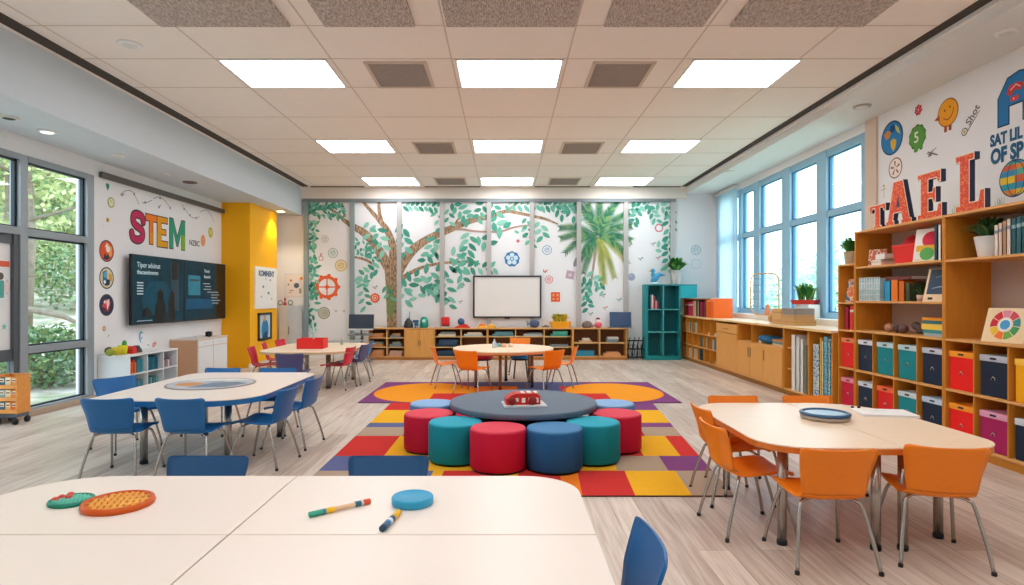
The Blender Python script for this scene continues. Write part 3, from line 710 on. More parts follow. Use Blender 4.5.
# ---- low window counter (fronts at x 4.3)
CX, CZT = 4.3, 1.055
u = Unit('counter_top', 'long pale wood counter top under the right window', 'counter', (4.75, 11.2, 0)); 
u.p('slab', grain('pale_counter', '#ecd0a6', '#f6e2c2', 'y'), (CX-.02, 5.19, 7.88, 14.66, CZT-.03, CZT)); u.p('front_edge', EDGE, (CX-.024, CX-.018, 7.88, 14.66, CZT-.034, CZT))
XB = 4.75
gW = 'low honey wood cabinets under the window counter'
def low(name, label, ya, yb):
    u = Unit(name, label, 'cabinet', (4.55, (ya+yb)/2, 0), gW); Z = CZT-.036
    u.p('side_panel', WOODIN, (CX, XB, yb-.02, yb, .08, Z)); u.p('side_panel', WOODIN, (CX, XB, ya, ya+.02, .08, Z))
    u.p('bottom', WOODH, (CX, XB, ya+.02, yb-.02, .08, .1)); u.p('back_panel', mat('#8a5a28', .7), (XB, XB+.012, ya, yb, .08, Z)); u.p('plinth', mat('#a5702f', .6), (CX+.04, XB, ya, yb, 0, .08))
    return u
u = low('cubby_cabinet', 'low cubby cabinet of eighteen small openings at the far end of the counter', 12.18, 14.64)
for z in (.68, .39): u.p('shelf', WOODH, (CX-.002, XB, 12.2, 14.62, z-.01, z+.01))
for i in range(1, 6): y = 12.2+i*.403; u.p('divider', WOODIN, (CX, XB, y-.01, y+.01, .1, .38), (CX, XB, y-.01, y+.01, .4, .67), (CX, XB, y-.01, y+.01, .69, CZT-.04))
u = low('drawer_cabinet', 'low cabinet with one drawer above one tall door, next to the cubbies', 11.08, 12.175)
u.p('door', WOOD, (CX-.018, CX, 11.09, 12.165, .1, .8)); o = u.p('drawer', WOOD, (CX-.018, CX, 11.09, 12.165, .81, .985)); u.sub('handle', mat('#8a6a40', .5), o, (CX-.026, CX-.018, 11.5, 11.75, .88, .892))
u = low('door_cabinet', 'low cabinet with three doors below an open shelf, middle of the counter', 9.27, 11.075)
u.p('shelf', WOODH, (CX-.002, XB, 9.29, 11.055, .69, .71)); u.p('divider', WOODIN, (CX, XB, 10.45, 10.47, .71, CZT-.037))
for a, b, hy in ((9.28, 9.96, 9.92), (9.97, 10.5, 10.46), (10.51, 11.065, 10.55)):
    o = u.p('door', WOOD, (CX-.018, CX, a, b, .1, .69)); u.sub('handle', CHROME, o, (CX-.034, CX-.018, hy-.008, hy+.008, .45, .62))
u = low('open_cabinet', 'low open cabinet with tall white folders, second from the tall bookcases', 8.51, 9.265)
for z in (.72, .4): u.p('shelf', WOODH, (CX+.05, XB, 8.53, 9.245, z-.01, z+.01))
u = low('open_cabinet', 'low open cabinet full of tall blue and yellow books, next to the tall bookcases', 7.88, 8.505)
# ---- counter on the back wall
YF = 14.28; BT = .76
u = Unit('counter_top', 'long honey wood counter top along the back wall', 'counter', (-.2, 14.48, 0)); u.p('slab', WOODX, (-3.3, 2.92, YF-.015, 14.62, BT-.028, BT))
gY = 'low wooden cabinets along the back wall'
def back(label, x0, x1, shelves, divs, doors=()):
    u = Unit('low_cabinet', label, 'cabinet', ((x0+x1)/2, 14.45, 0), gY); Z = BT-.03
    u.p('side_panel', WOOD, (x0, x0+.02, YF, 14.6, .06, Z)); u.p('side_panel', WOOD, (x1-.02, x1, YF, 14.6, .06, Z)); u.p('bottom', WOODX, (x0+.02, x1-.02, YF, 14.6, .06, .085))
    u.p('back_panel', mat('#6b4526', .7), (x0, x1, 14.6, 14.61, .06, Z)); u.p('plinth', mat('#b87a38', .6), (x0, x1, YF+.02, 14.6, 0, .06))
    for z in shelves: u.p('shelf', EDGE, (x0+.02, x1-.02, YF+.01, 14.6, z-.01, z+.01))
    for x in divs:
        zs = [.085]+sorted(shelves)+[Z]
        u.p('divider', EDGE, *[(x-.01, x+.01, YF+.005, 14.6, a+.01, b-.01) for a, b in zip(zs[:-1], zs[1:])])
    for a, b in doors:
        o = u.p('door', WOOD, (a, b, YF-.018, YF, .07, Z-.004)); u.sub('handle', mat('#7b5a36', .5), o, ((b-.03, b-.02, YF-.028, YF-.018, .35, .46) if (a+b) < (x0+x1) else (a+.02, a+.03, YF-.028, YF-.018, .35, .46)))
    return u
xs = [YW(px, 0, YF)[0] for px in (368.5, 405, 434, 487.5, 573, 627)]
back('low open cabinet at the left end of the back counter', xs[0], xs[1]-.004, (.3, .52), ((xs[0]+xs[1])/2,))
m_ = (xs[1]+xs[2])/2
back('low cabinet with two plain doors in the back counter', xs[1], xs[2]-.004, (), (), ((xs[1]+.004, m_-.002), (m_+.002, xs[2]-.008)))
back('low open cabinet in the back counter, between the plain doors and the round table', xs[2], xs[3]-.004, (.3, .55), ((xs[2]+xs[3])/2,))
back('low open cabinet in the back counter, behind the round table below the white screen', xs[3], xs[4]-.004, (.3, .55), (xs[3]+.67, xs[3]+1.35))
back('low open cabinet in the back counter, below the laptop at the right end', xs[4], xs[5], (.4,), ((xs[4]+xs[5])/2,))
# ---- teal shelf in the far right corner
TL = mat('#138a8f', .5, var=.04); TLD = mat('#0f6b73', .6, var=.05)
x0, x1 = YW(645.5, 0, 14.25)[0], YW(679, 0, 14.25)[0]; xe = YW(697, 0, 14.25)[0]; ZT = 1.77
u = Unit('teal_shelf_unit', 'tall teal shelf unit in the far right corner with open cubes', 'bookcase', ((x0+xe)/2, 14.45, 0))
u.p('side_panel', TL, (x0, x0+.06, 14.25, 14.61, 0, ZT)); u.p('side_panel', TL, (x1, x1+.04, 14.25, 14.61, 0, ZT)); u.p('top', TL, (x0, xe, 14.245, 14.61, ZT, ZT+.03))
u.p('back_panel', TLD, (x0+.06, x1, 14.59, 14.605, 0, ZT)); u.p('bottom', TL, (x0+.06, x1, 14.25, 14.59, 0, .1))
for z in (1.2, .66): u.p('shelf', mat('#4fb0b0', .5), (x0+.06, x1, 14.25, 14.59, z-.013, z+.013))
u.p('divider', mat('#3fa3a6', .5), *[((x0+x1)/2+.015, (x0+x1)/2+.045, 14.25, 14.59, a, b) for a, b in ((.1, .647), (.673, 1.187), (1.213, ZT))])
u.p('side_box', mat('#17b1bf', .45, var=.03), (x1+.04, xe, 14.245, 14.61, 1.48, ZT))
# ---- left side: white cubby, white cabinet, locker
u = Unit('white_cubby_shelf', 'low white cubby shelf with books under the left wall screen', 'shelf', (-5.75, 9.45, 0))
PW = mat('#dfe6ea', .5, var=.02); PWD = mat('#c3ccd2', .5, var=.02); XF = -5.52; ya, yb = 8.82, 10.12
u.p('side_panel', PW, (-5.99, XF, ya, ya+.025, 0, .615)); u.p('side_panel', PW, (-5.99, XF, yb-.025, yb, 0, .615)); u.p('top', WHITE, (-5.99, XF+.005, ya, yb, .615, .64))
u.p('back_panel', PWD, (-5.99, -5.975, ya+.025, yb-.025, 0, .615)); u.p('bottom', PW, (-5.975, XF, ya+.025, yb-.025, 0, .04)); u.p('shelf', PW, (-5.975, XF, ya+.025, yb-.025, .335, .355))
for y in (9.27, 9.7): u.p('divider', PW, (-5.975, XF, y-.01, y+.01, .04, .335), (-5.975, XF, y-.01, y+.01, .355, .615))
u = Unit('white_cabinet', 'white two door cabinet with tan side beside the yellow column', 'cabinet', (-5.75, 11.25, 0)); ya, yb, XF = 10.72, 11.85, -5.5
u.p('body', mat('#d6ab88', .6, var=.05), (-5.99, XF, ya, yb, 0, .72)); u.p('top', mat('#e8ddd0', .5), (-5.99, XF+.025, ya-.01, yb+.01, .72, .745))
for a, b in ((ya+.01, 11.28), (11.29, yb-.01)):
    o = u.p('drawer', WHITE, (XF, XF+.018, a, b, .6, .71)); u.p('door', WHITE, (XF, XF+.018, a, b, .03, .59)); u.sub('handle', OFFW, o, (XF+.018, XF+.024, (a+b)/2-.06, (a+b)/2+.06, .65, .66))
u = Unit('white_locker', 'pale grey two door locker between the yellow column and the painted screen', 'cabinet', (-5.12, 14.46, 0)); x0, x1, ym_ = -5.38, -4.96, 14.3
u.p('body', mat('#c9c5c0', .5), (x0, x1, ym_, 14.66, 0, 1.3)); xm = -5.17
a = u.p('door', mat('#d3d1cd', .45), (x0+.005, xm-.003, ym_-.018, ym_, .03, 1.29)); b = u.p('door', mat('#c8d2da', .45), (xm+.003, x1-.005, ym_-.018, ym_, .03, 1.29))
u.sub('handle', CHROME, b, (xm+.02, xm+.035, ym_-.035, ym_-.018, .6, .8))
# ================================================================ painted tree and palm on the back screen wall
def bp(px, py): return YW(px, py, WALL_B)
PXM = WALL_B/FPX
MW = frame((0, WALL_B-.003, 0), (1, 0, 0), (0, 0, 1))
def bark_mat():
    m, n, l, b = nt('painted_bark'); b.inputs['Roughness'].default_value = .8
    tc = n.new('ShaderNodeTexCoord'); mp = n.new('ShaderNodeMapping'); mp.inputs['Scale'].default_value = (14, 5, 1); no = n.new('ShaderNodeTexNoise'); no.inputs['Scale'].default_value = 2; no.inputs['Detail'].default_value = 6
    cr = n.new('ShaderNodeValToRGB'); cr.color_ramp.elements[0].position = .35; cr.color_ramp.elements[0].color = S('#6b5140'); cr.color_ramp.elements[1].position = .65; cr.color_ramp.elements[1].color = S('#c4a786')
    l.new(tc.outputs['Object'], mp.inputs[0]); l.new(mp.outputs[0], no.inputs['Vector']); l.new(no.outputs['Fac'], cr.inputs[0]); l.new(cr.outputs[0], b.inputs['Base Color']); return m
PB = bark_mat(); PT = mat('#b09488', .8)
tr = thing('tree_mural', 'broad tree with spreading branches painted on the back wall panels', 'mural', matrix=MW)
def branch(pts, z=0):
    P = [(bp(x, y)[0], bp(x, y)[1], w*PXM*1.18) for x, y, w in pts]
    return cr_interp(P, 4)
mb = MB(); mb.m(PB)
for z, B in enumerate((
    [(392, 346, 11), (393, 330, 10), (392, 300, 10), (391.5, 275, 11), (391, 262, 14)],
    [(389, 268, 9), (376, 246, 7.5), (364, 233, 6.5), (356, 228, 5.5), (345, 221, 3.4), (335, 212, 2.2), (322, 205, 1.2)],
    [(393, 264, 10), (393.5, 250, 7), (388, 232, 5.5), (380, 221, 4.2), (372, 212, 3.2), (363, 202, 2.4)],
    [(382, 224, 3.5), (379.5, 212, 3), (379, 201, 2.6)],
    [(397, 274, 9), (404, 261, 9), (415, 248, 7.6), (430, 238, 6.4), (448, 230, 6), (470, 221, 5), (490, 216.5, 4), (505, 211.5, 3.2), (515, 212.5, 2.8), (532, 216, 2.4), (545, 219, 2.2), (558, 224, 1.2)],
    [(505, 212, 3), (513, 206.5, 2.2), (520, 201, 1.6)], [(400, 281, 6), (409, 273.5, 3.4), (425, 266.5, 2.6), (443, 263, 2.3), (465, 262, 2), (480, 264, 1)],
    [(354, 257, 1.6), (366, 260, 2.2), (379, 268, 1.2)], [(345, 217, 2.2), (342, 203, 1.5)], [(453, 228, 2.4), (460, 216, 1.2)])):
    mb.ribbon(branch(B), .0005+.0004*z)
mb.m(PT).ribbon(branch([(455, 229, 2.4), (463, 229.5, 2), (478, 231.5, 1.6), (500, 231.5, 1.6), (515, 227, 1.5), (531, 225, 1.1)]), .006)
mb.m(mat('#7d8f58', .8, var=.4, scale=14)).ribbon(branch([(388, 284, 2), (391, 296, 6), (391, 310, 6), (390, 318, 2)]), .0065)
mb.build('painted_branches', None, tr)
LG = [mat(h, .8, var=.12, scale=4) for h in ('#4ea690', '#6cbaa4', '#3d917d', '#88cab6')]
def leaf2(mb, px, py, ang, L, W, z):
    x, y = bp(px, py); L *= PXM*1.2; W *= PXM*1.15; c, s = math.cos(ang), math.sin(ang)
    pts = [(0, 0), (.25, .42), (.55, .5), (.8, .3), (1, 0), (.8, -.3), (.55, -.5), (.25, -.42)]
    mb.m(random.choice(LG)).flat([(x+c*a*L-s*b*W, y+s*a*L+c*b*W) for a, b in pts], z)
lf = MB(); rnd = random.Random(11)
def cluster(cx, cy, rx, ry, n, L):
    for i in range(n): leaf2(lf, cx+rnd.uniform(-rx, rx), cy+rnd.uniform(-ry, ry), rnd.uniform(0, 6.28), L*rnd.uniform(.75, 1.15), L*.46, .007+.0001*i)
def spray(pts, n, L, spread=.9):
    for i in range(n):
        t = i/(n-1)*(len(pts)-1); k = min(len(pts)-2, int(t)); f = t-k
        x = pts[k][0]+(pts[k+1][0]-pts[k][0])*f; y = pts[k][1]+(pts[k+1][1]-pts[k][1])*f
        a = math.atan2(-(pts[k+1][1]-pts[k][1]), pts[k+1][0]-pts[k][0])
        leaf2(lf, x, y, a+(spread if i % 2 else -spread)+rnd.uniform(-.25, .25), L*rnd.uniform(.85, 1.15), L*.48, .007+.0001*i)
cluster(325, 206, 17, 4, 34, 5.5); cluster(331, 214, 13, 4.5, 22, 4.5); cluster(316, 211, 6, 7, 16, 5)
for y in range(220, 326, 5): cluster(312.5, y, 3, 2.4, 4 if y < 300 else 3, 5.5)
spray([(369, 222), (372, 246)], 5, 8); spray([(376, 225), (384, 250)], 7, 8.5); cluster(361, 248, 6, 9, 16, 4.5); cluster(372, 256, 7, 5, 12, 5)
spray([(380, 268), (362, 276)], 8, 7.5); spray([(361, 276), (366, 306)], 9, 6.5); cluster(364, 286, 4, 6, 6, 5.5); spray([(386, 286), (390, 297)], 4, 6)
spray([(403, 206), (437, 207)], 14, 6.5); spray([(403, 224), (405, 252)], 7, 9.5, .75); spray([(437, 212), (440, 228)], 5, 6)
spray([(436, 238), (426, 260)], 7, 8.5); spray([(442, 240), (434, 256)], 5, 7.5); spray([(404, 290), (415, 277), (441, 270)], 11, 9); spray([(432, 276), (441, 298)], 6, 8.5); cluster(424, 292, 9, 7, 7, 8); spray([(404, 282), (405, 300)], 4, 9)
spray([(452, 203), (468, 219)], 9, 8); spray([(484, 203), (478, 218)], 6, 7.5); spray([(449, 209), (449, 222)], 4, 6.5); spray([(470, 233), (466, 260)], 9, 8.5); spray([(478, 236), (488, 244)], 4, 9); spray([(449, 258), (460, 252)], 4, 9)
spray([(449, 266), (493, 268)], 13, 8); spray([(460, 266), (464, 282)], 5, 8); spray([(445, 275), (449, 305)], 8, 8); cluster(436, 288, 6, 10, 7, 8)
spray([(493, 203), (497, 216)], 5, 8); spray([(493, 222), (503, 228)], 4, 10); spray([(505, 205), (530, 205)], 9, 7); spray([(526, 218), (530, 244)], 8, 6.5); cluster(524, 233, 5, 5, 5, 5)
spray([(536, 205), (578, 206)], 18, 7); spray([(555, 204), (562, 214)], 5, 7); spray([(566, 203), (578, 222)], 7, 7); spray([(540, 222), (543, 236)], 5, 8)
spray([(630, 209), (648, 204)], 8, 7); spray([(640, 204), (634, 222)], 8, 6.5); spray([(648, 204), (656, 220)], 8, 6.5); spray([(658, 203), (671, 214)], 7, 6.5); spray([(669, 214), (668, 270)], 16, 7.5); spray([(655, 250), (670, 240)], 6, 7)
spray([(584, 276), (600, 282)], 7, 7.5); spray([(584, 282), (588, 308)], 9, 7); cluster(592, 292, 8, 7, 12, 6)
lf.build('painted_leaves', None, tr)
# palm
pt = thing('palm_mural', 'green palm tree painted on the back wall panel right of the white screen', 'mural', matrix=MW)
mb = MB(); mb.m(PT).ribbon(branch([(598, 236, 2.6), (594, 262, 2), (590, 290, 1.6)]), .0008); mb.m(mat('#7f9a72', .8)).ribbon(branch([(600, 240, 2.4), (603, 262, 2), (604, 284, 1.6)]), .0012); mb.build('palm_trunk', None, pt)
PG = [mat(h, .8, var=.15, scale=6) for h in ('#3a8262', '#5a9a6c', '#2c7160', '#7fa86c')]; PY = [mat(h, .8, var=.15, scale=6) for h in ('#a9b556', '#8ea350', '#c2bd66')]
fr = MB()
for q, (ex, ey, sag, yl) in enumerate(((561, 228, -7, 0), (562, 238, -6, 0), (566, 252, -9, 0), (579, 204, -3, 0), (588, 205, 0, 0), (600, 204, 0, 0), (616, 203, 5, 0), (628, 213, 7, 0), (630, 226, 6, 0), (630, 240, 5, 0), (626, 262, 9, 1), (614, 276, 5, 1), (584, 272, -7, 0), (604, 282, 0, 1), (580, 260, -6, 0), (610, 210, 3, 0), (622, 250, 6, 0))):
    x0, y0 = 598.0, 237.0; N = 19
    for i in range(1, N+1):
        t = i/N; x = x0+(ex-x0)*t; y = y0+(ey-y0)*t-abs(sag)*math.sin(PI*t)*.6
        a = math.atan2(-((ey-y0)+abs(sag)*-math.cos(PI*t)*1.6), ex-x0); L = 8.6*(1-.55*abs(t-.45))*(.6+.4*min(1, t*3))
        for s_ in (-1, 1):
            aa = a+s_*.75; aa -= .12*math.cos(aa)
            bx, by = bp(x, y); L_ = L*PXM; w = 1.7*PXM; c, s2 = math.cos(aa), math.sin(aa)
            fr.m(rnd.choice(PY if yl else PG)).flat([(bx-s2*w/2, by+c*w/2), (bx+c*L_, by+s2*L_), (bx+s2*w/2, by-c*w/2)], .002+.0005*q+.00002*i)
fr.build('painted_fronds', None, pt)
# ================================================================ decals
def M1(h): return mat(h, .7, var=.04)
INK = M1('#2d2f33')
def decal(F, name, label, cat, fn, k):
    """k: metres per photo pixel at that place; fn draws in photo pixels around the centre"""
    mb = MB(Matrix.Diagonal((k, k, 1, 1))); fn(mb); o = mb.build(name, None, matrix=F); tag(o, label, cat); return o
def B(px, py, name, label, cat, fn):
    F, D = fr_back(px, py); return decal(F, name, label, cat, fn, PXM)
def gear(col, R, n=9, hole=True):
    def f(m):
        m.m(M1(col)); m.ring2(0, 0, R, R*.72); 
        for i in range(n):
            a = 2*PI*i/n; m.flat(circ(R*.17, 10, R*math.cos(a), R*math.sin(a)), .0006)
        for i in range(4):
            a = PI/2*i; m.ribbon([(0, 0, R*.12), (R*.8*math.cos(a), R*.8*math.sin(a), R*.1)], .0003)
        m.flat(star(R*.32, R*.16, 4), .0012)
    return f
def dial(line, fill, R, hand=True, dots=0):
    def f(m):
        m.m(M1(fill)).flat(circ(R), 0); m.m(M1(line)).ring2(0, 0, R, R*.86, .0006)
        if hand: m.ring2(0, 0, R*.5, R*.38, .0006); m.ribbon([(0, 0, R*.14), (R*.4, R*.45, R*.1)], .0009); m.ribbon([(0, 0, R*.14), (-R*.5, R*.05, R*.1)], .0009)
        for i in range(dots): m.flat(circ(R*.1, 8, R*.66*math.cos(i*6.28/dots), R*.66*math.sin(i*6.28/dots)), .0006)
    return f
def butterfly(c, s=2.2):
    def f(m):
        m.m(M1(c)); m.flat([(0, 0), (s*.9, s*1.1), (s*1.3, s*.3)]); m.flat([(0, 0), (-s*1.1, s*.7), (-s*.9, -s*.1)]); m.flat([(0, 0), (s*.7, -s*.9), (s*.1, -s*.8)])
        m.m(INK).ribbon([(-s*.3, -s*.6, s*.16), (s*.3, s*.5, s*.16)], .0006)
    return f
B(327, 287, 'gear_sticker', 'large orange gear wheel sticker on the back wall, left panel', 'sticker', gear('#e4622f', 11.5))
B(375, 298, 'gear_sticker', 'small orange gear sticker on the back wall beside the painted trunk', 'sticker', lambda m: (m.m(M1('#e05a32')).flat(star(5.4, 4.3, 12)), m.m(M1('#f3c7b0')).ring2(0, 0, 3, 2.3, .0006), m.flat(star(2, .8, 4), .0006)))
B(324, 313, 'scribble_sticker', 'olive ringed spiral sticker low on the left wall panel', 'sticker', lambda m: (m.m(M1('#d9d8cc')).flat(circ(6)), m.m(M1('#6a7055')).ring2(0, 0, 6, 5.2, .0006), m.ring2(0, 0, 4.2, 3.7, .0006), m.ring2(.3, 0, 2.6, 1.8, .0006), m.flat(circ(.9, 10, .5, 0), .0006)))
B(341, 265.5, 'dial_sticker', 'pale yellow round dial sticker on the left wall panel', 'sticker', dial('#c9b27a', '#eadfb6', 6))
B(333, 253, 'dial_sticker', 'teal outlined round dial sticker on the left wall panel', 'sticker', dial('#8fb5ac', '#dce6e2', 5))
B(325, 239, 'dial_sticker', 'faint grey round dial sticker highest on the left wall panel', 'sticker', dial('#b9c4c2', '#e4e4e2', 3.8))
B(321, 257, 'bottle_sticker', 'small pink outlined bottle sticker on the left wall panel', 'sticker', lambda m: (m.m(M1('#c79aa0')).flat([(-2.2, -3.6), (2.2, -3.6), (2.4, 0), (.9, 1.6), (.9, 4), (-.9, 4), (-.9, 1.6), (-2.4, 0)]), m.m(M1('#eee6e6')).flat(rrect(-1.5, 1.5, -2.9, .2, .5), .0006)))
for px in (336, 344): B(px, 311, 'star_sticker', 'tiny grey star sticker low on the left panel, %s of two' % ('left' if px == 336 else 'right'), 'sticker', lambda m: m.m(M1('#b9bfc2')).flat(star(2, .8, 5)))
B(512, 259, 'ball_sticker', 'blue and white ball sticker above the white screen', 'sticker', lambda m: (m.m(M1('#3580b5')).flat(star(8, 7.2, 9)), m.m(M1('#cfe9f3')), [m.flat(circ(2.35, 9, 4.0*math.cos(a*PI/2.5+.3), 4.0*math.sin(a*PI/2.5+.3)), .0006) for a in range(5)], m.flat(circ(1.2, 8), .0006)))
B(547, 250, 'dial_sticker', 'blue outlined clock sticker right of the blue ball', 'sticker', dial('#6b9cc0', '#e3e9ee', 4.8))
B(549, 279.5, 'dial_sticker', 'red outlined clock sticker right of the white screen', 'sticker', dial('#d0545c', '#f0e2e0', 4))
B(545.5, 271, 'heart_sticker', 'small red curl sticker above the red clock', 'sticker', lambda m: m.m(M1('#cc4a50')).ribbon([(-2, 1.5, .8), (-1.6, -.8, 1.2), (0, -1.2, 1.4), (1.8, 1.4, .9)]))
B(518, 241, 'dot_sticker', 'tiny red dot sticker above the blue ball', 'sticker', lambda m: m.m(M1('#d05a66')).flat(circ(1.6, 10)))
B(555.5, 297, 'square_sticker', 'orange red square sticker right of the white screen', 'sticker', lambda m: (m.m(M1('#e8512a')).flat(rrect(-4.5, 4.5, -4.8, 4.8, .4)), m.m(M1('#f19a6a')), m.flat(rrect(-3.2, -.6, .5, 3.2, .3), .0006), m.flat(rrect(.8, 3.2, .5, 3.2, .3), .0006), m.flat(rrect(-3.2, -.6, -3.2, -.8, .3), .0006), m.flat(rrect(.8, 3.2, -3.2, -.8, .3), .0006)))
B(570, 275, 'square_sticker', 'mauve tilted square sticker left of the palm trunk', 'sticker', lambda m: (m.m(M1('#b9a2b4')).flat([(-4.6, -3), (3.4, -4.6), (4.8, 3.4), (-3, 4.8)]), m.m(M1('#d8c8d4')).flat(circ(1.8, 10), .0006)))
B(575.5, 262, 'pear_sticker', 'small grey purple drop sticker above the mauve square', 'sticker', lambda m: m.m(M1('#9a8f9e')).flat([(-2, -5), (1.5, -4), (2, 1), (1.6, 5), (-.6, 3), (-2.2, -1)]))
B(659, 228, 'ring_sticker', 'pink ring sticker on the far right wall panel', 'sticker', lambda m: (m.m(M1('#cf7d8c')).ring2(0, 0, 4.2, 2.9), [m.flat(circ(.9, 8, 3.6*math.cos(i*PI/3), 3.6*math.sin(i*PI/3)), .0005) for i in range(6)]))
B(631.5, 277, 'bubble_sticker', 'grey blue bubble sticker on the far right wall panel', 'sticker', lambda m: (m.m(M1('#9ea9c0')).flat(circ(3.7)), m.m(M1('#b5bfd1')).flat(circ(1.2, 10, -1, 1.2), .0006)))
for px, py, c, lb in ((462, 286, '#6b5a4a', 'brown butterfly sticker left of the white screen'), (460, 302, '#8fbfa4', 'pale green butterfly sticker low left of the white screen'), (640.5, 259, '#6fae8e', 'green butterfly sticker on the far right panel'), (658, 258, '#b9788c', 'pink butterfly sticker on the far right panel'), (653, 244, '#9a8f8f', 'grey butterfly sticker under the pink ring'), (629.5, 245, '#8a9a7c', 'olive butterfly sticker beside the mullion'), (605, 308, '#d0855f', 'orange butterfly sticker above the laptop side'), (590.5, 314, '#6fb592', 'green butterfly sticker above the grey rock toy'), (603, 295.5, '#5c7a6c', 'dark green butterfly sticker under the palm leaves'), (375, 287.5, '#7f8f7c', 'tiny olive butterfly sticker above the small orange gear'), (619, 300, '#4aa08a', 'teal butterfly sticker by the right mullion')):
    B(px, py, 'butterfly_sticker', lb, 'sticker', butterfly(c))
B(696, 250, 'dial_sticker', 'teal outlined gear dial on the white wall above the corner plant', 'sticker', dial('#8cb9c0', '#e4ebee', 5, True, 7))
B(696, 264, 'ring_sticker', 'faint teal ring on the white wall below the teal dial', 'sticker', lambda m: m.m(M1('#c4d8dc')).ring2(0, 0, 5, 4.3))
# poster on the cream wall and things on the yellow column
F, D = fr_back(294.5, 285.5); t = thing('poster', 'small white poster of coloured icons on the cream wall', 'poster', matrix=F)
def pst(m):
    m.m(M1('#eee6df')).flat(rrect(-9.5, 9.5, -11.5, 11.5, .2)); m.m(M1('#c9bdb2')).ring2(0, 0, .1, .05)
    for a in ((-9.5, 9.5, 11.2, 11.5), (-9.5, 9.5, -11.5, -11.2), (-9.5, -9.2, -11.5, 11.5), (9.2, 9.5, -11.5, 11.5)): m.flat(rrect(*a, 0), .0006)
    m.m(M1('#c8705a')).flat(star(1.8, .8, 5, -3.5, 5), .0006); m.m(M1('#e08a4a')).flat(circ(1.7, 10, 7, 7), .0006); m.m(M1('#55607c')).flat(circ(2.7, 14, 2, 0), .0006)
    m.m(M1('#b58a80')).flat(rrect(-5, -1, -5.5, -4.5, .3), .0006); m.flat(rrect(-5.5, -3, -7.5, -6.7, .3), .0006); m.m(M1('#9aa8a0')).flat(rrect(4.5, 7, -8, -3, .5), .0006); m.m(M1('#7c9a84')).flat(circ(1, 8, -6, 1), .0006)
mb = MB(Matrix.Diagonal((PXM, PXM, 1, 1))); pst(mb); mb.build('sheet', None, t)
XC = -5.4
def colframe(px, py):
    d, z = XW(px, py, XC); return frame((XC+.002, d, z), (0, 1, 0), (0, 0, 1)), d
(ya, zt), (yb, _) = XW(254, 266, XC), XW(275.5, 271, XC); zb = XW(254, 309, XC)[1]
F = frame((XC+.002, (ya+yb)/2, (zt+zb)/2), (0, 1, 0), (0, 0, 1)); W2, H2 = (yb-ya)/2, (zt-zb)/2
t = thing('pin_board', 'white notice board with a dark heading on the yellow column', 'notice board', matrix=F)
MB().prism(rrect(-W2, W2, -H2, H2, .01), 0, .03).build('board', mat('#f1f0ec', .5, var=.02), t)
mb = MB(); mb.m(M1('#4d6a86')).text('KOMINENT', .17, 0, H2-.2, .03, align='CENTER', bold=.006); mb.build('heading', None, t)
for x, y, c, s_ in ((-.2, .02, '#5d9a8c', .06), (.1, -.12, '#6b8f93', .07), (.2, .18, '#7c8f9c', .05), (-.3, -.2, '#a8c0b5', .05), (.28, -.25, '#c08a6a', .04), (-.05, .2, '#b5c7cc', .04)):
    mb = MB(); mb.m(M1(c)).flat([(x-s_, y), (x+s_*.6, y-s_*.5), (x+s_, y+s_*.3), (x, y+s_*.6)], .0312); mb.build('paper_scrap', None, t)
(ya, zt), (yb, _) = XW(257.5, 313, XC), XW(270.5, 313, XC); zb = XW(257.5, 341, XC)[1]
F = frame((XC+.002, (ya+yb)/2, (zt+zb)/2), (0, 1, 0), (0, 0, 1)); W2, H2 = (yb-ya)/2, (zt-zb)/2
t = thing('framed_picture', 'dark framed blue picture below the notice board on the yellow column', 'picture', matrix=F)
mb = MB()
for a in ((-W2, W2, -H2, -H2+.05), (-W2, W2, H2-.05, H2), (-W2, -W2+.05, -H2, H2), (W2-.05, W2, -H2, H2)): mb.box(a[0], a[1], a[2], a[3], 0, .035)
mb.build('frame', mat('#3c3a38', .5), t)
mb = MB(); mb.m(M1('#b9d0d8')).flat(rrect(-W2+.04, W2-.04, -H2+.04, H2-.04, 0), .01); mb.m(M1('#2f82b8')).flat(circ(.2, 16, .02, -.08, 1.2), .0106); mb.m(M1('#d9a06a')).flat(circ(.07, 12, .0, .18), .0112); mb.m(M1('#1d4f78')).flat([(-.2, -.32), (.2, -.32), (.12, -.1), (-.05, -.16)], .0118); mb.build('print', None, t)
# ---------------------------------------------------------------- left picture wall
def L(px, py, name, label, cat, fn):
    F, d = fr_left(px, py); return decal(F, name, label, cat, fn, d/FPX)
def portrait(bg, bits):
    def f(m):
        R = 11; m.m(M1('#3c4450')).flat(circ(R, 30)); m.m(M1(bg)).flat(circ(R*.88, 30), .0006)
        for i, (c, P) in enumerate(bits): m.m(M1(c)).flat(P, .0012+.0005*i)
    return f
L(106.5, 251, 'round_picture', 'round orange picture on the left wall, topmost of three', 'picture', portrait('#e5562a', [('#f0a050', [(1, 8), (8, 4), (8, -4), (2, -7)]), ('#f3e9df', circ(3.2, 12, 2, 2)), ('#2e3440', [(-5, -8), (-3, -2), (0, -5), (2, -2), (5, -7), (0, -9)]), ('#f5e6da', [(-3, 4), (0, 8), (2, 7), (0, 3)])]))
L(106.5, 278, 'round_picture', 'round blue and yellow picture on the left wall, middle of three', 'picture', portrait('#d9cfa8', [('#2a78a8', [(-6, -6), (-6, 6), (0, 8), (1, -8)]), ('#e0a83a', [(3, 5), (8, 4), (8, -3), (3, -2)]), ('#58a8d0', circ(3, 12, -2, 3)), ('#1f3f5c', [(-3, -8), (0, -1), (5, -2), (4, -7)]), ('#e8eef0', circ(1.8, 10, -3, -4))]))
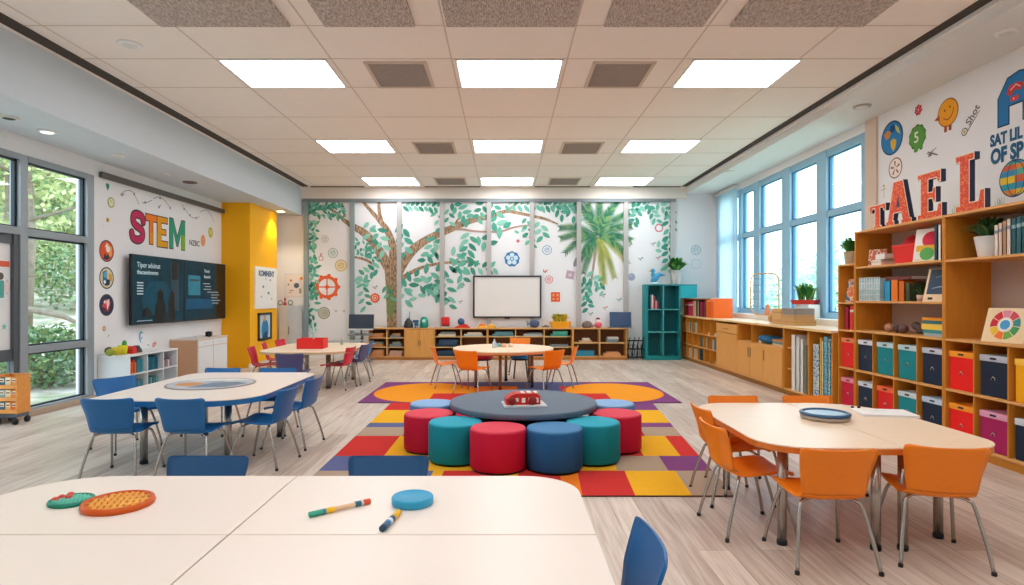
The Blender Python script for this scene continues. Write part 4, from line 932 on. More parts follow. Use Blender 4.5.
L(106.5, 305, 'round_picture', 'round dark red and navy picture on the left wall, lowest of three', 'picture', portrait('#2a3550', [('#d04a52', [(-7, -2), (-4, 5), (2, 6), (6, 2), (2, -7), (-2, -3)]), ('#f0d0cc', [(-1, 4), (4, 6), (4, 1), (1, -5)]), ('#e8e4e4', circ(1.5, 8, -3, 3)), ('#8a2030', [(-6, -5), (-2, -4), (-1, -8)])]))
L(107.5, 187, 'pin_sticker', 'teal map pin sticker high on the left wall', 'sticker', lambda m: (m.m(M1('#2f8f7c')).flat([(-3, 1.5), (-2, 3.6), (2, 3.6), (3, 1.5), (2, -1), (0, -4)]), m.m(M1('#1f6f62')).flat(circ(1, 8, 0, 1.3), .0006)))
L(111, 202.5, 'coin_sticker', 'olive ringed coin sticker on the left wall below the teal pin', 'sticker', lambda m: (m.m(M1('#8f9448')).flat(circ(5.2)), m.m(M1('#dfe0bc')).flat(circ(4.1), .0006), m.m(M1('#9aa060')).ribbon([(-2, 1, .6), (0, 2, .6), (2, -1, .6)], .0012)))
L(107.5, 220, 'gear_sticker', 'small yellow gear sticker on the left wall above the pictures', 'sticker', lambda m: (m.m(M1('#d9a838')).flat(star(2.7, 2, 7)), m.m(M1('#8a7040')).flat(circ(1.1, 8), .0006)))
L(102.5, 226.5, 'paper_sticker', 'small pale paper scrap sticker on the left wall', 'sticker', lambda m: (m.m(M1('#f4f3ea')).flat([(-2, 0), (0, 3), (2, 1), (1, -3)]), m.m(M1('#9aa098')).ribbon([(0, 2, .5), (1.5, -1, .4)], .0006)))
L(104, 328.5, 'gear_sticker', 'small orange gear sticker on the left wall under the pictures', 'sticker', lambda m: (m.m(M1('#d9963c')).flat(star(3, 2.2, 7)), m.m(M1('#f0e0c4')).flat(circ(1.1, 8), .0006)))
L(108.5, 336, 'leaf_sticker', 'tiny olive leaf sticker on the left wall', 'sticker', lambda m: m.m(M1('#a8946a')).flat([(-1.3, -1.8), (.4, 2), (1.4, .8)]))
L(141, 337, 'arc_sticker', 'blue horseshoe arc sticker under the left wall screen', 'sticker', lambda m: (m.m(M1('#4fa3c4')).ribbon([(2.6, 3.4, 1), (.6, 5.2, 2), (-2, 3.4, 2.4), (-2.4, -1, 2.2), (-1, -4.4, 1.6), (0, -5.4, .8)]), m.flat(circ(1.1, 10, 1, -1), .0006)))
L(154, 344.5, 'cloud_sticker', 'pink cloud sticker under the left wall screen', 'sticker', lambda m: (m.m(M1('#e58a8a')).flat(circ(2.4, 12, -.8, -.4)), m.flat(circ(2.2, 12, 1.4, .8), .0006), m.m(M1('#f3dcd8')).ribbon([(-2, -.4, .5), (2, .3, .5)], .0012)))
L(148, 345, 'dot_sticker', 'tiny dark dot sticker beside the pink cloud', 'sticker', lambda m: m.m(M1('#55606a')).flat(circ(.9, 8)))
L(210.5, 232.5, 'oval_sticker', 'yellow green oval sticker at the right end of the letters', 'sticker', lambda m: (m.m(M1('#b5b23a')).flat(circ(4.6, 18, 0, 0, 1.15)), m.m(M1('#e2dc7a')).flat(circ(2.6, 14, .2, .2, 1.2), .0006), m.m(M1('#7c8a3a')).ribbon([(0, -3, .7), (.3, 3, .5)], .0012)))
L(203, 240.5, 'ball_sticker', 'peach orange ball sticker after the small dark lettering', 'sticker', lambda m: (m.m(M1('#ecab80')).flat(circ(4.6, 18, 0, 0, 1.3)), m.m(M1('#d9825a')).ring2(0, 0, 3, 2.2, .0006, 18, 1.3), m.flat(circ(1, 8), .0006)))
L(189, 242, 'small_lettering', 'small dark hand lettering beside the coloured wall letters', 'sign', lambda m: m.m(M1('#55555c')).text('NZBC', 7.6, 0, -2.8, 0, depth=.0008, bold=.12))
t = thing('squiggle_drawing', 'thin grey scribbled line drawing along the top of the left wall', 'drawing', matrix=fr_left(150, 205)[0])
mb = MB(); (oy, oz) = XW(150, 205, WALL_L); mb.m(M1('#8d8c92'))
def LP(pts, w): return [(XW(x, y, WALL_L)[0]-oy, XW(x, y, WALL_L)[1]-oz, w) for x, y in pts]
for q in ([(120, 195), (125, 191), (131, 191), (135, 196), (139, 205)], [(142, 203), (148, 202), (152, 200)], [(153, 199), (159, 197), (165, 201), (171, 209)], [(182, 205), (187, 212), (191, 217), (197, 218), (199, 216)], [(200, 212), (206, 210), (211, 215), (214, 222)], [(125, 193), (122, 196)], [(158, 207), (161, 205)]):
    mb.ribbon(cr_interp(LP(q, .012), 4))
for x, y in ((122, 195), (134, 194), (145, 202.5), (159, 207), (160, 198), (170, 208), (184, 209), (190, 215), (196, 218)): mb.flat([(a+XW(x, y, WALL_L)[0]-oy, b+XW(x, y, WALL_L)[1]-oz) for a, b in circ(.025, 8)], .0005)
mb.build('scribble', None, t)
# STEM letters (painted boards)
def blockletter(ch, w, h):
    if ch == 'T': return [(0, h), (w, h), (w, h*.74), (w*.68, h*.74), (w*.68, 0), (w*.3, 0), (w*.3, h*.74), (0, h*.74)]
    if ch == 'E': return [(0, 0), (w, 0), (w, h*.24), (w*.42, h*.24), (w*.42, h*.4), (w*.85, h*.4), (w*.85, h*.61), (w*.42, h*.61), (w*.42, h*.77), (w*.97, h*.77), (w*.97, h), (0, h)]
    if ch == 'M': return [(0, 0), (w*.26, 0), (w*.26, h*.55), (w*.45, h*.1), (w*.56, h*.1), (w*.74, h*.55), (w*.74, 0), (w, 0), (w, h), (w*.76, h), (w*.5, h*.48), (w*.25, h), (0, h)]
def sletter(w, h):
    P = [(.93, .75), (.85, .93), (.52, 1.0), (.2, .94), (.13, .73), (.3, .57), (.62, .47), (.86, .36), (.84, .12), (.5, 0), (.12, .06), (.03, .24)]
    t = .125; c = cr_interp([(x*w*.84+w*.08, y*h*.84+h*.08, w*.25) for x, y in P], 4); return c
for ch, px0, px1, py0, py1, cols_ in (('S', 130, 145, 210, 242.5, ('#c2285c',)), ('T', 145, 157, 214, 245, ('#ee7f1e', '#e9951e')), ('E', 156.5, 168, 216.5, 248, ('#e6a01c', '#dca41e')), ('M', 169, 185, 219, 250, ('#2f9f7c', '#7fb83a'))):
    ya, yb = XW(px0, 0, WALL_L)[0], XW(px1, 0, WALL_L)[0]; dm = (ya+yb)/2
    zt = CZ+(VY-py0)*(ya if ch == 'S' else dm)/FPX; zb = CZ+(VY-py1)*dm/FPX
    w_, h_ = yb-ya, zt-zb
    F = frame((WALL_L+.002, ya, zb), (0, 1, 0), (0, 0, 1))
    t = thing('wall_letter', {'S': 'crimson painted wall letter S above the left screen', 'T': 'orange painted wall letter T above the left screen', 'E': 'amber painted wall letter E above the left screen', 'M': 'green painted wall letter M above the left screen'}[ch], 'letter', matrix=F, group='coloured letters above the screen')
    o_ = MB(); f_ = MB(); 
    if ch == 'S':
        c = sletter(w_, h_); o_.ribbon([(x, y, q+.05) for x, y, q in c], .001); f_.ribbon(c, .004)
        for mm, dr, z in ((o_, .0, .001), (f_, 0, .004)):
            for e_ in (c[0], c[-1]): mm.flat(circ(e_[2]/2+(.025 if mm is o_ else 0), 14, e_[0], e_[1]), z+.0007)
        f_.mats = [M1(cols_[0])]; f_.mi = [0]*len(f_.f)
    else:
        P = blockletter(ch, w_, h_); cx, cy = w_/2, h_/2
        o_.flat(P, .001); mb_ = [(x+(.018 if 0 else 0), y) for x, y in P]
        def inset(P, d):
            n = len(P); out = []
            for i in range(n):
                a, b, c = Vector(P[i-1]), Vector(P[i]), Vector(P[(i+1) % n]); e1 = (b-a).normalized(); e2 = (c-b).normalized()
                n1 = Vector((-e1.y, e1.x)); n2 = Vector((-e2.y, e2.x)); k = n1+n2; L_ = k.dot(n1)
                out.append(tuple(b+k*(d/max(.4, L_))))
            return out
        ar = sum(P[i][0]*P[(i+1) % len(P)][1]-P[(i+1) % len(P)][0]*P[i][1] for i in range(len(P)))
        f_.m(M1(cols_[0])).flat(inset(P, .018 if ar > 0 else -.018), .004)
        f_.m(M1(cols_[1])).flat(rrect(w_*.76, w_*.98, h_*.02, h_*.5, .02) if ch == 'M' else rrect(w_*.36, w_*.64, h_*.03, h_*.4, .01) if ch == 'T' else rrect(w_*.03, w_*.38, h_*.03, h_*.5, .01), .0045)
    o_.build('outline', M1('#4a3a3a'), t); f_.build('face', None, t)
# ---------------------------------------------------------------- right wall decals
def R(px, py, name, label, cat, fn):
    F, d = fr_right(px, py); return decal(F, name, label, cat, fn, d/FPX)
R(892, 138, 'earth_sticker', 'blue and yellow earth globe sticker nearest the right window', 'sticker', lambda m: (m.m(M1('#17406a')).flat(circ(17, 36)), m.m(M1('#2580bd')).flat(circ(15.5, 36), .0006), m.m(M1('#e6b62f')).flat([(-2, -3), (3, -1), (7, -4), (6, -10), (2, -14), (-1, -9)], .0012), m.m(M1('#d98f3a')).flat([(-12, 6), (-6, 9), (-1, 6), (-4, 1), (-9, 0)], .0012), m.m(M1('#c9c35a')).flat([(5, 12), (10, 8), (13, 1), (9, 3), (6, 7)], .0012), m.m(M1('#174a86')).flat(circ(4, 12, 1, 9), .0009)))
R(917.5, 137, 'face_sticker', 'green scribbled head sticker beside the earth sticker', 'sticker', lambda m: (m.m(M1('#35702c')).flat(star(13, 11.8, 10)), m.m(M1('#5a9a3e')).flat(circ(11, 20), .0006), m.flat(rrect(3, 8, -14, -8, 2), .0007), m.flat(rrect(-5, 1, -15, -9, 2), .0008), m.m(M1('#dfe8d2')).text('5', 15, -5, -5, .001, depth=.0008, bold=.2)))
R(948, 112.5, 'bird_sticker', 'round smiling yellow orange bird sticker on the lettered wall', 'sticker', lambda m: (m.m(M1('#a85f14')).flat(circ(14.2, 32)), m.m(M1('#f0a41c')).flat(circ(13, 32), .0006), m.m(M1('#a8501a')).flat([(-12, 1), (-19, -3), (-11, -5)], .0012), m.ribbon(cr_interp([(-6, -4, .8), (0, -7, 1.2), (6, -3, 1.2), (8, 3, .8)], 5), .0015), m.flat(rrect(-5, -1, -19, -12.5, .6), .0004), m.flat(rrect(1, 5, -18.5, -12.5, .6), .0005), m.m(M1('#40240c')).flat(circ(1.1, 8, -4, 3), .0012), m.flat(circ(1.1, 8, 3, 5), .0013)))
R(918.5, 110, 'flower_sticker', 'small red flower sticker above the green head', 'sticker', lambda m: (m.m(M1('#b9323e')).flat(star(6, 4.6, 7)), m.m(M1('#e58a8f')).flat(circ(1.6, 10), .0006), [m.flat(circ(.9, 8, 3*math.cos(i*1.26), 3*math.sin(i*1.26)), .0006) for i in range(5)]))
def sketch(m):
    m.m(M1('#6b6560')); m.ring2(-7, -9, 4, 3, 0); m.m(M1('#d9b53a')).flat(circ(1.6, 8, -7, -9), .0006); m.m(M1('#6b6560'))
    m.xf(m.M @ Matrix.Rotation(.85, 4, 'Z')); m.text('Shot', 11, -4, -3, 0, depth=.0008, bold=.1); m.ribbon([(-9, -4, .8), (13, -5, .8)], .0004)
R(970, 121, 'sketch_sticker', 'grey slanted scribble reading Shot beside the bird', 'sticker', sketch)
def aship(m):
    m.m(M1('#143a5c')).flat([(-20, -26), (-20, 4), (-8, 22), (6, 25), (20, 22), (28, 4), (28, -26), (10, -26), (10, -8), (-5, -8), (-5, -26)])
    m.m(M1('#1f78b4')).flat([(-18.5, -24.5), (-18.5, 4), (-7, 20.5), (6, 23.5), (19, 20.5), (26.5, 4), (26.5, -24.5), (11.5, -24.5), (11.5, -6.5), (-6.5, -6.5), (-6.5, -24.5)], .0008)
    m.m(M1('#cf3f3c')).flat([(-9, 6), (-5, 13), (4, 14), (12, 11), (9, 5), (2, 7), (-4, 2)], .0014); m.flat(rrect(-4, 6, -4, 1, 1.5), .0014); m.m(M1('#f0d9d0')).ribbon([(-4, 8, 1), (3, 12, 1), (8, 8, .8)], .002); m.flat(circ(.9, 8, 0, -1.5), .002)
R(1014, 97, 'rocket_sticker', 'big blue arch shaped sticker with red patches at the top right corner', 'sticker', aship)
tb = M1('#1f5f86')
R(990.5, 144, 'wall_lettering', 'upper row of dark blue wall lettering starting SAT', 'sign', lambda m: (m.m(tb), m.xf(m.M @ Matrix.Diagonal((.74, 1, 1, 1))), m.text('SAT LIL', 15.5, 0, -3, 0, depth=.001, bold=.7)))
R(991, 160.5, 'wall_lettering', 'lower row of dark blue wall lettering starting OF', 'sign', lambda m: (m.m(tb), m.xf(m.M @ Matrix.Diagonal((.74, 1, 1, 1))), m.text('OF SP', 20, 0, -4, 0, depth=.001, bold=.95)))
R(933, 153.5, 'insect_sticker', 'grey spiky scribble sticker above the orange letters', 'sticker', lambda m: (m.m(M1('#77797e')), [m.ribbon([(-1+2*i*.4-6, -2+i % 3, .9), (5-i*2.2, 5-(i*5) % 9, .7)], .0004*i) for i in range(7)], m.ribbon([(-7, 3, 1.5), (7, -3, 1.5)], .003)))
def brownring(m):
    m.m(M1('#8a6a62')).flat(circ(10.5, 28)); m.m(M1('#eee6e0')).flat(circ(9.2, 28), .0006); m.m(M1('#9a6f62'))
    for i in range(5): a = .4+i*1.2566; m.ribbon([(math.cos(a)*1.5, math.sin(a)*1.5, 1), (math.cos(a)*7, math.sin(a)*7, 2.6)], .0012+.0003*i)
R(895.5, 168, 'wheel_sticker', 'brown and white spoked ball sticker above the letter A', 'sticker', brownring)
R(884, 192, 'star_sticker', 'thin yellow star figure sticker above the letter T', 'sticker', lambda m: (m.m(M1('#c9b36a')), m.ribbon([(0, -6, 1), (0, 4, .8)], 0), m.ribbon([(-4, 2, .8), (4, 3, .8)], .0005), m.flat(circ(1.6, 8, 0, 6), .001)))
def beach(m):
    R_ = 19; m.m(M1('#1d4a66')).flat(circ(R_, 36)); r = R_*.93
    cs = ('#e08a2c', '#2f9fb5', '#e6c832', '#3f8fb8', '#d9603a', '#58b0a0')
    ys = [-r, -r*.62, -r*.25, r*.15, r*.5, r*.8, r]
    for i in range(6):
        y0, y1 = ys[i], ys[i+1]
        for s_, k in ((-1, 0), (1, 2)):
            P = [(0, y0)]+[(s_*math.sqrt(max(0, r*r-y*y)), y) for y in (y0+(y1-y0)*j/5 for j in range(6))]+[(0, y1)]
            m.m(M1(cs[(i+k) % 6])).flat(P, .0006)
    m.m(M1('#1d4a66'))
    for q in (-.5, .1, .65): m.ribbon([(q*math.sqrt(max(0, r*r-y*y)), y, .9) for y in (-r+2*r*j/12 for j in range(13))], .0015)
R(1015, 178, 'ball_sticker', 'striped beach ball sticker below the dark blue lettering', 'sticker', beach)
for px, py, lb in ((957, 210, 'small green grass tuft sticker between the letters E and L'), (1000, 203, 'small green grass tuft sticker right of the letter L')):
    R(px, py, 'grass_sticker', lb, 'sticker', lambda m: (m.m(M1('#86b394')), [m.ribbon([(-5+i*1.6, -4, .9), (-6+i*2+math.sin(i)*2, 3+(i*7) % 4, .4)], .0003*i) for i in range(7)]))
# ---------------------------------------------------------------- TAEL block letters on the bookcase
def slab(ch, w, h):
    s = .16*h; t = .26*w
    if ch == 'T': return [(w*.24, 0), (w*.76, 0), (w*.76, s*.7), (w*.67, s*.7), (w*.67, h-s), (w*.8, h-s), (w*.86, h-s*1.9), (w, h-s*1.9), (w, h), (0, h), (0, h-s*1.9), (w*.14, h-s*1.9), (w*.2, h-s), (w*.33, h-s), (w*.33, s*.7), (w*.24, s*.7)]
    if ch == 'E': return [(0, 0), (w, 0), (w, h*.3), (w*.84, h*.3), (w*.8, s), (w*.46, s), (w*.46, h*.42), (w*.62, h*.42), (w*.64, h*.34), (w*.76, h*.34), (w*.76, h*.66), (w*.64, h*.66), (w*.62, h*.57), (w*.46, h*.57), (w*.46, h-s), (w*.78, h-s), (w*.82, h*.74), (w*.96, h*.74), (w*.96, h), (0, h), (0, h-s*.8), (w*.13, h-s*.8), (w*.13, s*.8), (0, s*.8)]
    if ch == 'L': return [(0, 0), (w, 0), (w, h*.34), (w*.84, h*.34), (w*.78, s), (w*.5, s), (w*.5, h-s*.8), (w*.66, h-s*.8), (w*.66, h), (0, h), (0, h-s*.8), (w*.14, h-s*.8), (w*.14, s*.8), (0, s*.8)]
    if ch == 'A': return [(0, 0), (w*.34, 0), (w*.34, s*.7), (w*.29, s*.7), (w*.33, h*.27), (w*.6, h*.27), (w*.65, s*.7), (w*.6, s*.7), (w*.6, 0), (w, 0), (w, s*.7), (w*.93, s*.7), (w*.68, h), (w*.3, h), (w*.07, s*.7), (0, s*.7)]
def inset2(P, d):
    n = len(P); out = []
    for i in range(n):
        a, b, c = Vector(P[i-1]), Vector(P[i]), Vector(P[(i+1) % n]); e1 = (b-a).normalized(); e2 = (c-b).normalized()
        n1 = Vector((-e1.y, e1.x)); n2 = Vector((-e2.y, e2.x)); k = n1+n2; out.append(tuple(b+k*(d/max(.4, k.dot(n1)))))
    return out
def glitter():
    m, n, l, b = nt('orange_sequin_face'); b.inputs['Roughness'].default_value = .5
    tc = n.new('ShaderNodeTexCoord'); vo = n.new('ShaderNodeTexVoronoi'); vo.inputs['Scale'].default_value = 42
    cr = n.new('ShaderNodeValToRGB'); cr.color_ramp.elements[0].position = .25; cr.color_ramp.elements[0].color = S('#ea7a34'); cr.color_ramp.elements[1].position = .5; cr.color_ramp.elements[1].color = S('#cf3a0e')
    l.new(tc.outputs['Object'], vo.inputs[0]); l.new(vo.outputs['Distance'], cr.inputs[0]); l.new(cr.outputs[0], b.inputs['Base Color']); return m
GLI = glitter(); NV = mat('#2a3350', .5)
for ch, ya, yb, h in (('T', 7.24, 6.93, .28), ('A', 6.93, 6.49, .49), ('E', 6.40, 6.04, .485), ('L', 5.86, 5.50, .555)):
    F = frame((4.40, ya, 2.311), (0, -1, 0), (0, 0, 1)); w_ = ya-yb; P = slab(ch, w_, h)
    t = thing('letter_block', 'orange slab serif block letter %s with navy sides on top of the tall bookcase' % ch, 'letter', matrix=F, group='orange block letters on the bookcase')
    MB().prism(P, -.05, 0).build('sides', NV, t); mb = MB(); mb.m(mat('#f3ddc4', .6)).flat(P, .001); mb.m(GLI).flat(inset2(P, .009), .002)
    if ch == 'A': mb.m(NV).flat([(w_*.42, h*.4), (w_*.56, h*.4), (w_*.5, h*.68)], .003)
    mb.build('face', None, t)
# ================================================================ screens
SCRD = mat('#071a22', .15, var=.3, scale=3, spec=.6)
def scr(nm, h1, h2):
    m = grain(nm, h1, h2, 'z', .35, 2)
    b = m.node_tree.nodes['Principled BSDF']; b.inputs['Specular IOR Level'].default_value = .15
    mx = [x for x in m.node_tree.nodes if x.type == 'MIX'][0]
    m.node_tree.links.new(mx.outputs[2], b.inputs['Emission Color']); b.inputs['Emission Strength'].default_value = .45
    return m
def tv(label, ya, yb, second):
    za, zb = 1.055, 2.18; w_, h_ = (yb-ya), (zb-za)
    F = frame((-5.86, ya, za), (0, 1, 0), (0, 0, 1)); t = thing('wall_screen', label, 'screen', matrix=F, group='dark screens on the left wall')
    MB().box(0, w_, 0, h_, -.05, 0).build('casing', BLACK, t, bevel=.005); MB().box(w_*.3, w_*.7, h_*.3, h_*.7, -.138, -.05).build('wall_mount', DARKM, t)
    mb = MB(); a, b = .02, .015
    mb.m(scr('screen_dark', '#04161e', '#0c3c4c')).flat([(a, a), (w_-b, a), (w_-b, h_-a), (a, h_-a)], .001)
    if not second:
        mb.m(scr('screen_blue', '#072b38', '#10485c')).flat([(.35, .12), (1.1, .2), (1.2, .5), (.9, .72), (.45, .7), (.25, .4)], .0015); mb.m(mat('#1c4458', .3, var=.3)).flat(rrect(1.1, 1.36, .2, 1.05, .01), .0018)
        D_ = mat('#091016', .3); mb.m(D_)
        mb.flat([(.62, .02), (.62, .3), (.7, .38), (.68, .52), (.78, .6), (.88, .53), (.87, .4), (.93, .32), (.95, .02)], .002)
        mb.flat([(1.0, .02), (1.02, .4), (1.08, .52), (1.16, .56), (1.22, .5), (1.24, .02)], .002); mb.flat([(.25, .12), (.3, .24), (.4, .28), (.5, .22), (.56, .12)], .002); mb.flat(rrect(1.12, 1.34, .75, 1.08, .01), .002)
    else:
        mb.m(scr('screen_blue2', '#0b3850', '#114d70')).flat([(.05, .22), (1.05, .22), (1.15, .4), (.1, .42)], .0015); mb.m(scr('screen_block', '#1c5a6e', '#2a7488')).flat(rrect(.14, .58, .48, .85, .01), .0016); mb.m(mat('#12181b', .3)).flat(rrect(1.2, w_-.03, .03, h_-.03, .01), .0012)
        mb.m(mat('#173c4c', .3)).flat(rrect(.2, .54, .74, .78, 0), .002)
    mb.build('display', None, t)
    TX = emit('#a9bdc4', .3)
    def line(body, sz, x, y): MB().m(TX).text(body, sz, x, y, .002, depth=.0005, bold=.002).build('screen_text', None, t)
    def bar(*r): MB().m(TX).flat(rrect(*r, 0), .002).build('text_line', None, t)
    if not second:
        line('Tipor aduinat', .118, .13, h_-.2); line('thacaenimnmn', .1, .13, h_-.31)
        for i in range(5): bar(.13, .3, h_-.46-i*.045, h_-.44-i*.045)
        bar(.13, .55, .055, .065)
    else:
        line('Tinuni', .085, .72, h_-.2); line('fnauoin', .085, .72, h_-.31)
        for i, (x0, x1) in enumerate(((.68, .95), (.75, 1.0), (.7, 1.0), (.85, 1.3), (1.0, 1.35), (1.0, 1.25), (1.02, 1.38), (1.05, 1.3))): bar(x0, x1, .7-i*.055, .712-i*.055)
tv('wide dark wall screen with two shadow figures, left of the pair', 9.42, 10.95, False)
tv('wide dark wall screen with blue blocks, right of the pair by the yellow column', 10.96, 12.58, True)
x0, z1 = YW(473, 275.5, 14.6); x1, z0 = YW(541.5, 318, 14.6); 
t = thing('presentation_screen', 'blank white screen in a black frame on the back wall', 'screen', matrix=frame((x0, 14.62, z0), (1, 0, 0), (0, 0, 1))); w_, h_ = x1-x0, z1-z0
mb = MB(); b = .04
for a in ((0, w_, 0, b), (0, w_, h_-b, h_), (0, b, b, h_-b), (w_-b, w_, b, h_-b)): mb.box(*a, -.055, .02)
mb.build('frame', mat('#2f3236', .4), t); MB().box(b, w_-b, b, h_-b, -.01, .006).build('panel', mat('#e9e8e4', .35, var=.01), t); MB().box(w_*.46, w_*.54, -.02, 0, -.02, .02).build('sensor_bar', BLACK, t)
# ================================================================ plants
LF = [mat(h, .5, var=.2, scale=6) for h in ('#2f7a35', '#4c9a44', '#6cae57')]; LD = [mat(h, .55, var=.25, scale=6) for h in ('#29502c', '#3a6a3c', '#4d7f48', '#6f9458')]
def blade(mb, p, ang, reach, rise, w, mats):
    mb.m(random.choice(mats)); q = []
    for i in range(5):
        t = i/4; q.append((p[0]+math.cos(ang)*reach*t, p[1]+math.sin(ang)*reach*t, p[2]+rise*(1.6*t-.8*t*t*1.1), w*math.sin(PI*(.12+.86*t))))
    vs = []; nx, ny = -math.sin(ang), math.cos(ang)
    for x, y, z, ww in q: vs += [(x+nx*ww/2, y+ny*ww/2, z), (x-nx*ww/2, y-ny*ww/2, z)]
    mb.add(vs, [(2*i, 2*i+1, 2*i+3, 2*i+2) for i in range(4)], True)
def plant(name, label, loc, pot, potmat, n, reach, rise, w, mats, stem=None):
    t = thing(name, label, 'plant', loc); r0, r1, h = pot
    MB().lathe([(r0, 0), (r0*1.02, .004), (r1, h), (r1*.9, h), (r1*.86, h-.015)], n=28).build('pot', potmat, t)
    MB().lathe([(0.0, h-.02), (r1*.88, h-.02)], n=20).build('soil', mat('#4a3524', .95), t)
    mb = MB()
    for i in range(n):
        a = random.uniform(0, 6.28); k = random.uniform(.35, 1); blade(mb, (math.cos(a)*r1*.4*k, math.sin(a)*r1*.4*k, h-.02), a, reach*k, rise*(1.25-.75*k)*random.uniform(.8, 1.15), w, mats)
    mb.build('foliage', None, t); return t
plant('potted_fern', 'leafy green plant in a grey pot on top of the teal shelf unit', (YW(676, 286, 14.4)[0], 14.34, 1.8), (.10, .13, .34), mat('#b9bcb9', .6), 150, .29, .42, .07, LF)
plant('potted_fern', 'green fern in a basket pot on the narrow end bookcase', (4.43, 7.66, 1.92), (.075, .095, .16), mat('#b49b78', .8, var=.3, scale=60), 130, .2, .26, .028, LF)
plant('potted_grass', 'spiky dark green plant in a white pot in the right tall bookcase', (4.56, 5.63, 1.868), (.095, .13, .2), mat('#d8d2cc', .5, var=.02), 320, .22, .27, .017, LD)
t = thing('planter', 'red shallow planter with a small green plant on the window sill', 'plant', (5.06, 10.12, 1.378), math.radians(-62))
MB().prism(rrect(-.2, .2, -.08, .08, .03), 0, .075, 1.14).build('pot', mat('#c9352c', .5), t)
mb = MB()
for i in range(60): a = random.uniform(0, 6.28); k = random.uniform(.3, 1); blade(mb, (random.uniform(-.12, .12), random.uniform(-.04, .04), .07), a, .17*k, .40*(1.2-.6*k), .04, LF+[mat('#a8c060', .5)])
mb.build('foliage', None, t)
t = thing('planter', 'yellow tub with a spiky yellow green plant on the back counter', 'plant', (YW(560.5, 0, 14.42)[0], 14.42, BT))
MB().prism(rrect(-.22, .22, -.12, .12, .04), 0, .15, 1.15).build('pot', mat('#f2a516', .5), t)
mb = MB()
for i in range(80): a = random.uniform(0, 6.28); k = random.uniform(.2, 1); blade(mb, (random.uniform(-.14, .14), random.uniform(-.06, .06), .13), a, .17*k, .28*(1.2-.6*k), .05, [mat('#d9b82c', .5), mat('#b6b83a', .5), mat('#5f8f3a', .5), mat('#e0c848', .5)])
mb.build('foliage', None, t)
# ================================================================ small helpers
def solo(mb, name, label, cat, loc=(0,0,0), rz=0, m=None, group=None, bevel=0):
    o = mb.build(name, m, None, loc, rz, bevel); tag(o, label, cat, group); return o
PAGE = mat('#ece6da', .8, var=.04)
def book_parts(t, w, d, h, cover, art=None):
    """upright book: spine faces -x; w thickness along y, d depth along x, h tall; origin at front bottom centre"""
    mb = MB(); c = mat(cover, .5, var=.06)
    mb.m(c).box(0, .006, -w/2, w/2, 0, h); mb.box(0, d, -w/2, -w/2+.004, 0, h); mb.box(0, d, w/2-.004, w/2, 0, h); mb.build('cover', None, t)
    MB().box(.006, d-.006, -w/2+.004, w/2-.004, .006, h-.006).build('pages', PAGE, t)
def book(label, loc, w, d, h, cover, rz=0, group=None, stripe=None, lean=0):
    t = thing('book', label, 'book', loc, rz, group); book_parts(t, w, d, h, cover)
    if stripe:
        mb = MB(); mb.m(mat(stripe, .6)).box(-.0012, 0, -w/2+.003, w/2-.003, h*.72, h*.82); mb.build('spine_label', None, t)
    if lean: t.rotation_euler = (lean, 0, rz)
    return t
def flatbook(label, loc, dx, dy, th, cover, rz=0, group=None):
    t = thing('book', label, 'book', loc, rz, group); c = mat(cover, .5, var=.05); mb = MB(); mb.m(c)
    mb.box(-dx/2, dx/2, -dy/2, dy/2, 0, .004); mb.box(-dx/2, dx/2, -dy/2, dy/2, th-.004, th); mb.box(-dx/2, -dx/2+.005, -dy/2, dy/2, .004, th-.004) if dx < dy else mb.box(-dx/2, dx/2, -dy/2, -dy/2+.005, .004, th-.004)
    mb.build('cover', None, t); MB().box(-dx/2+.006, dx/2-.004, -dy/2+.006, dy/2-.004, .004, th-.004).build('pages', PAGE, t); return t
# ================================================================ on the front tables
def wx(px, py, z): x, y = FL(px, py, z); return x, y
def waffle(name, label, px, py, r, h, m1, m2, kx, ky, rz, n=8):
    x, y = wx(px, py, TH); t = thing(name, label, 'toy disc', (x, y, TH+.0005), rz)
    mb = MB(); mb.lathe([(0, 0), (r, 0), (r+.004, h*.5), (r, h), (r-.010, h), (r-.012, h*.2), (0, h*.2)], n=48, sx=kx, sy=ky); mb.build('rim', m1, t)
    mb = MB()
    for a, nn in ((.3, max(2, n-2)), (PI/2+.3, n)):
        for i in range(-nn, nn+1):
            q = i/nn*.88; L_ = math.sqrt(1-q*q)*(r-.014)
            c, s = math.cos(a), math.sin(a); u = q*(r-.014)*.9
            p0 = (c*-L_-s*u, s*-L_+c*u); p1 = (c*L_-s*u, s*L_+c*u)
            mb.tube([(p0[0]*kx, p0[1]*ky, h*.62), (p1[0]*kx, p1[1]*ky, h*.62)], .0075, 6)
    mb.build('lattice', m2, t); return t
waffle('lattice_disc', 'orange round lattice disc on the front left table', 118.5, 505.5, .130, .024, mat('#d2590a', .45, var=.05), mat('#f7b04a', .45, var=.05), 1.0, .98, 0, 4)
t = waffle('lattice_disc', 'smaller teal green disc with red dots on the front left table', 71.5, 502.5, .082, .016, mat('#158a72', .45), mat('#62cdb4', .45), 1.0, .95, .2, 4)
mb = MB(); mb.m(mat('#e0564a', .5))
for x, y in ((-.05, .03), (-.03, .06), (-.06, .0), (-.02, .02)): mb.ball((x, y, .017), (.014, .014, .01), 10, 6)
mb.build('red_bead', None, t)
x, y = wx(412.5, 503.5, TH); solo(MB().lathe([(0, 0), (.083, 0), (.086, .004), (.086, .028), (.083, .032), (.078, .033), (.076, .031), (0, .031)], n=48), 'blue_disc', 'flat round blue disc lying on the front right table', 'disc', (x, y, TH+.0005), m=mat('#2aa0cc', .4, var=.03))
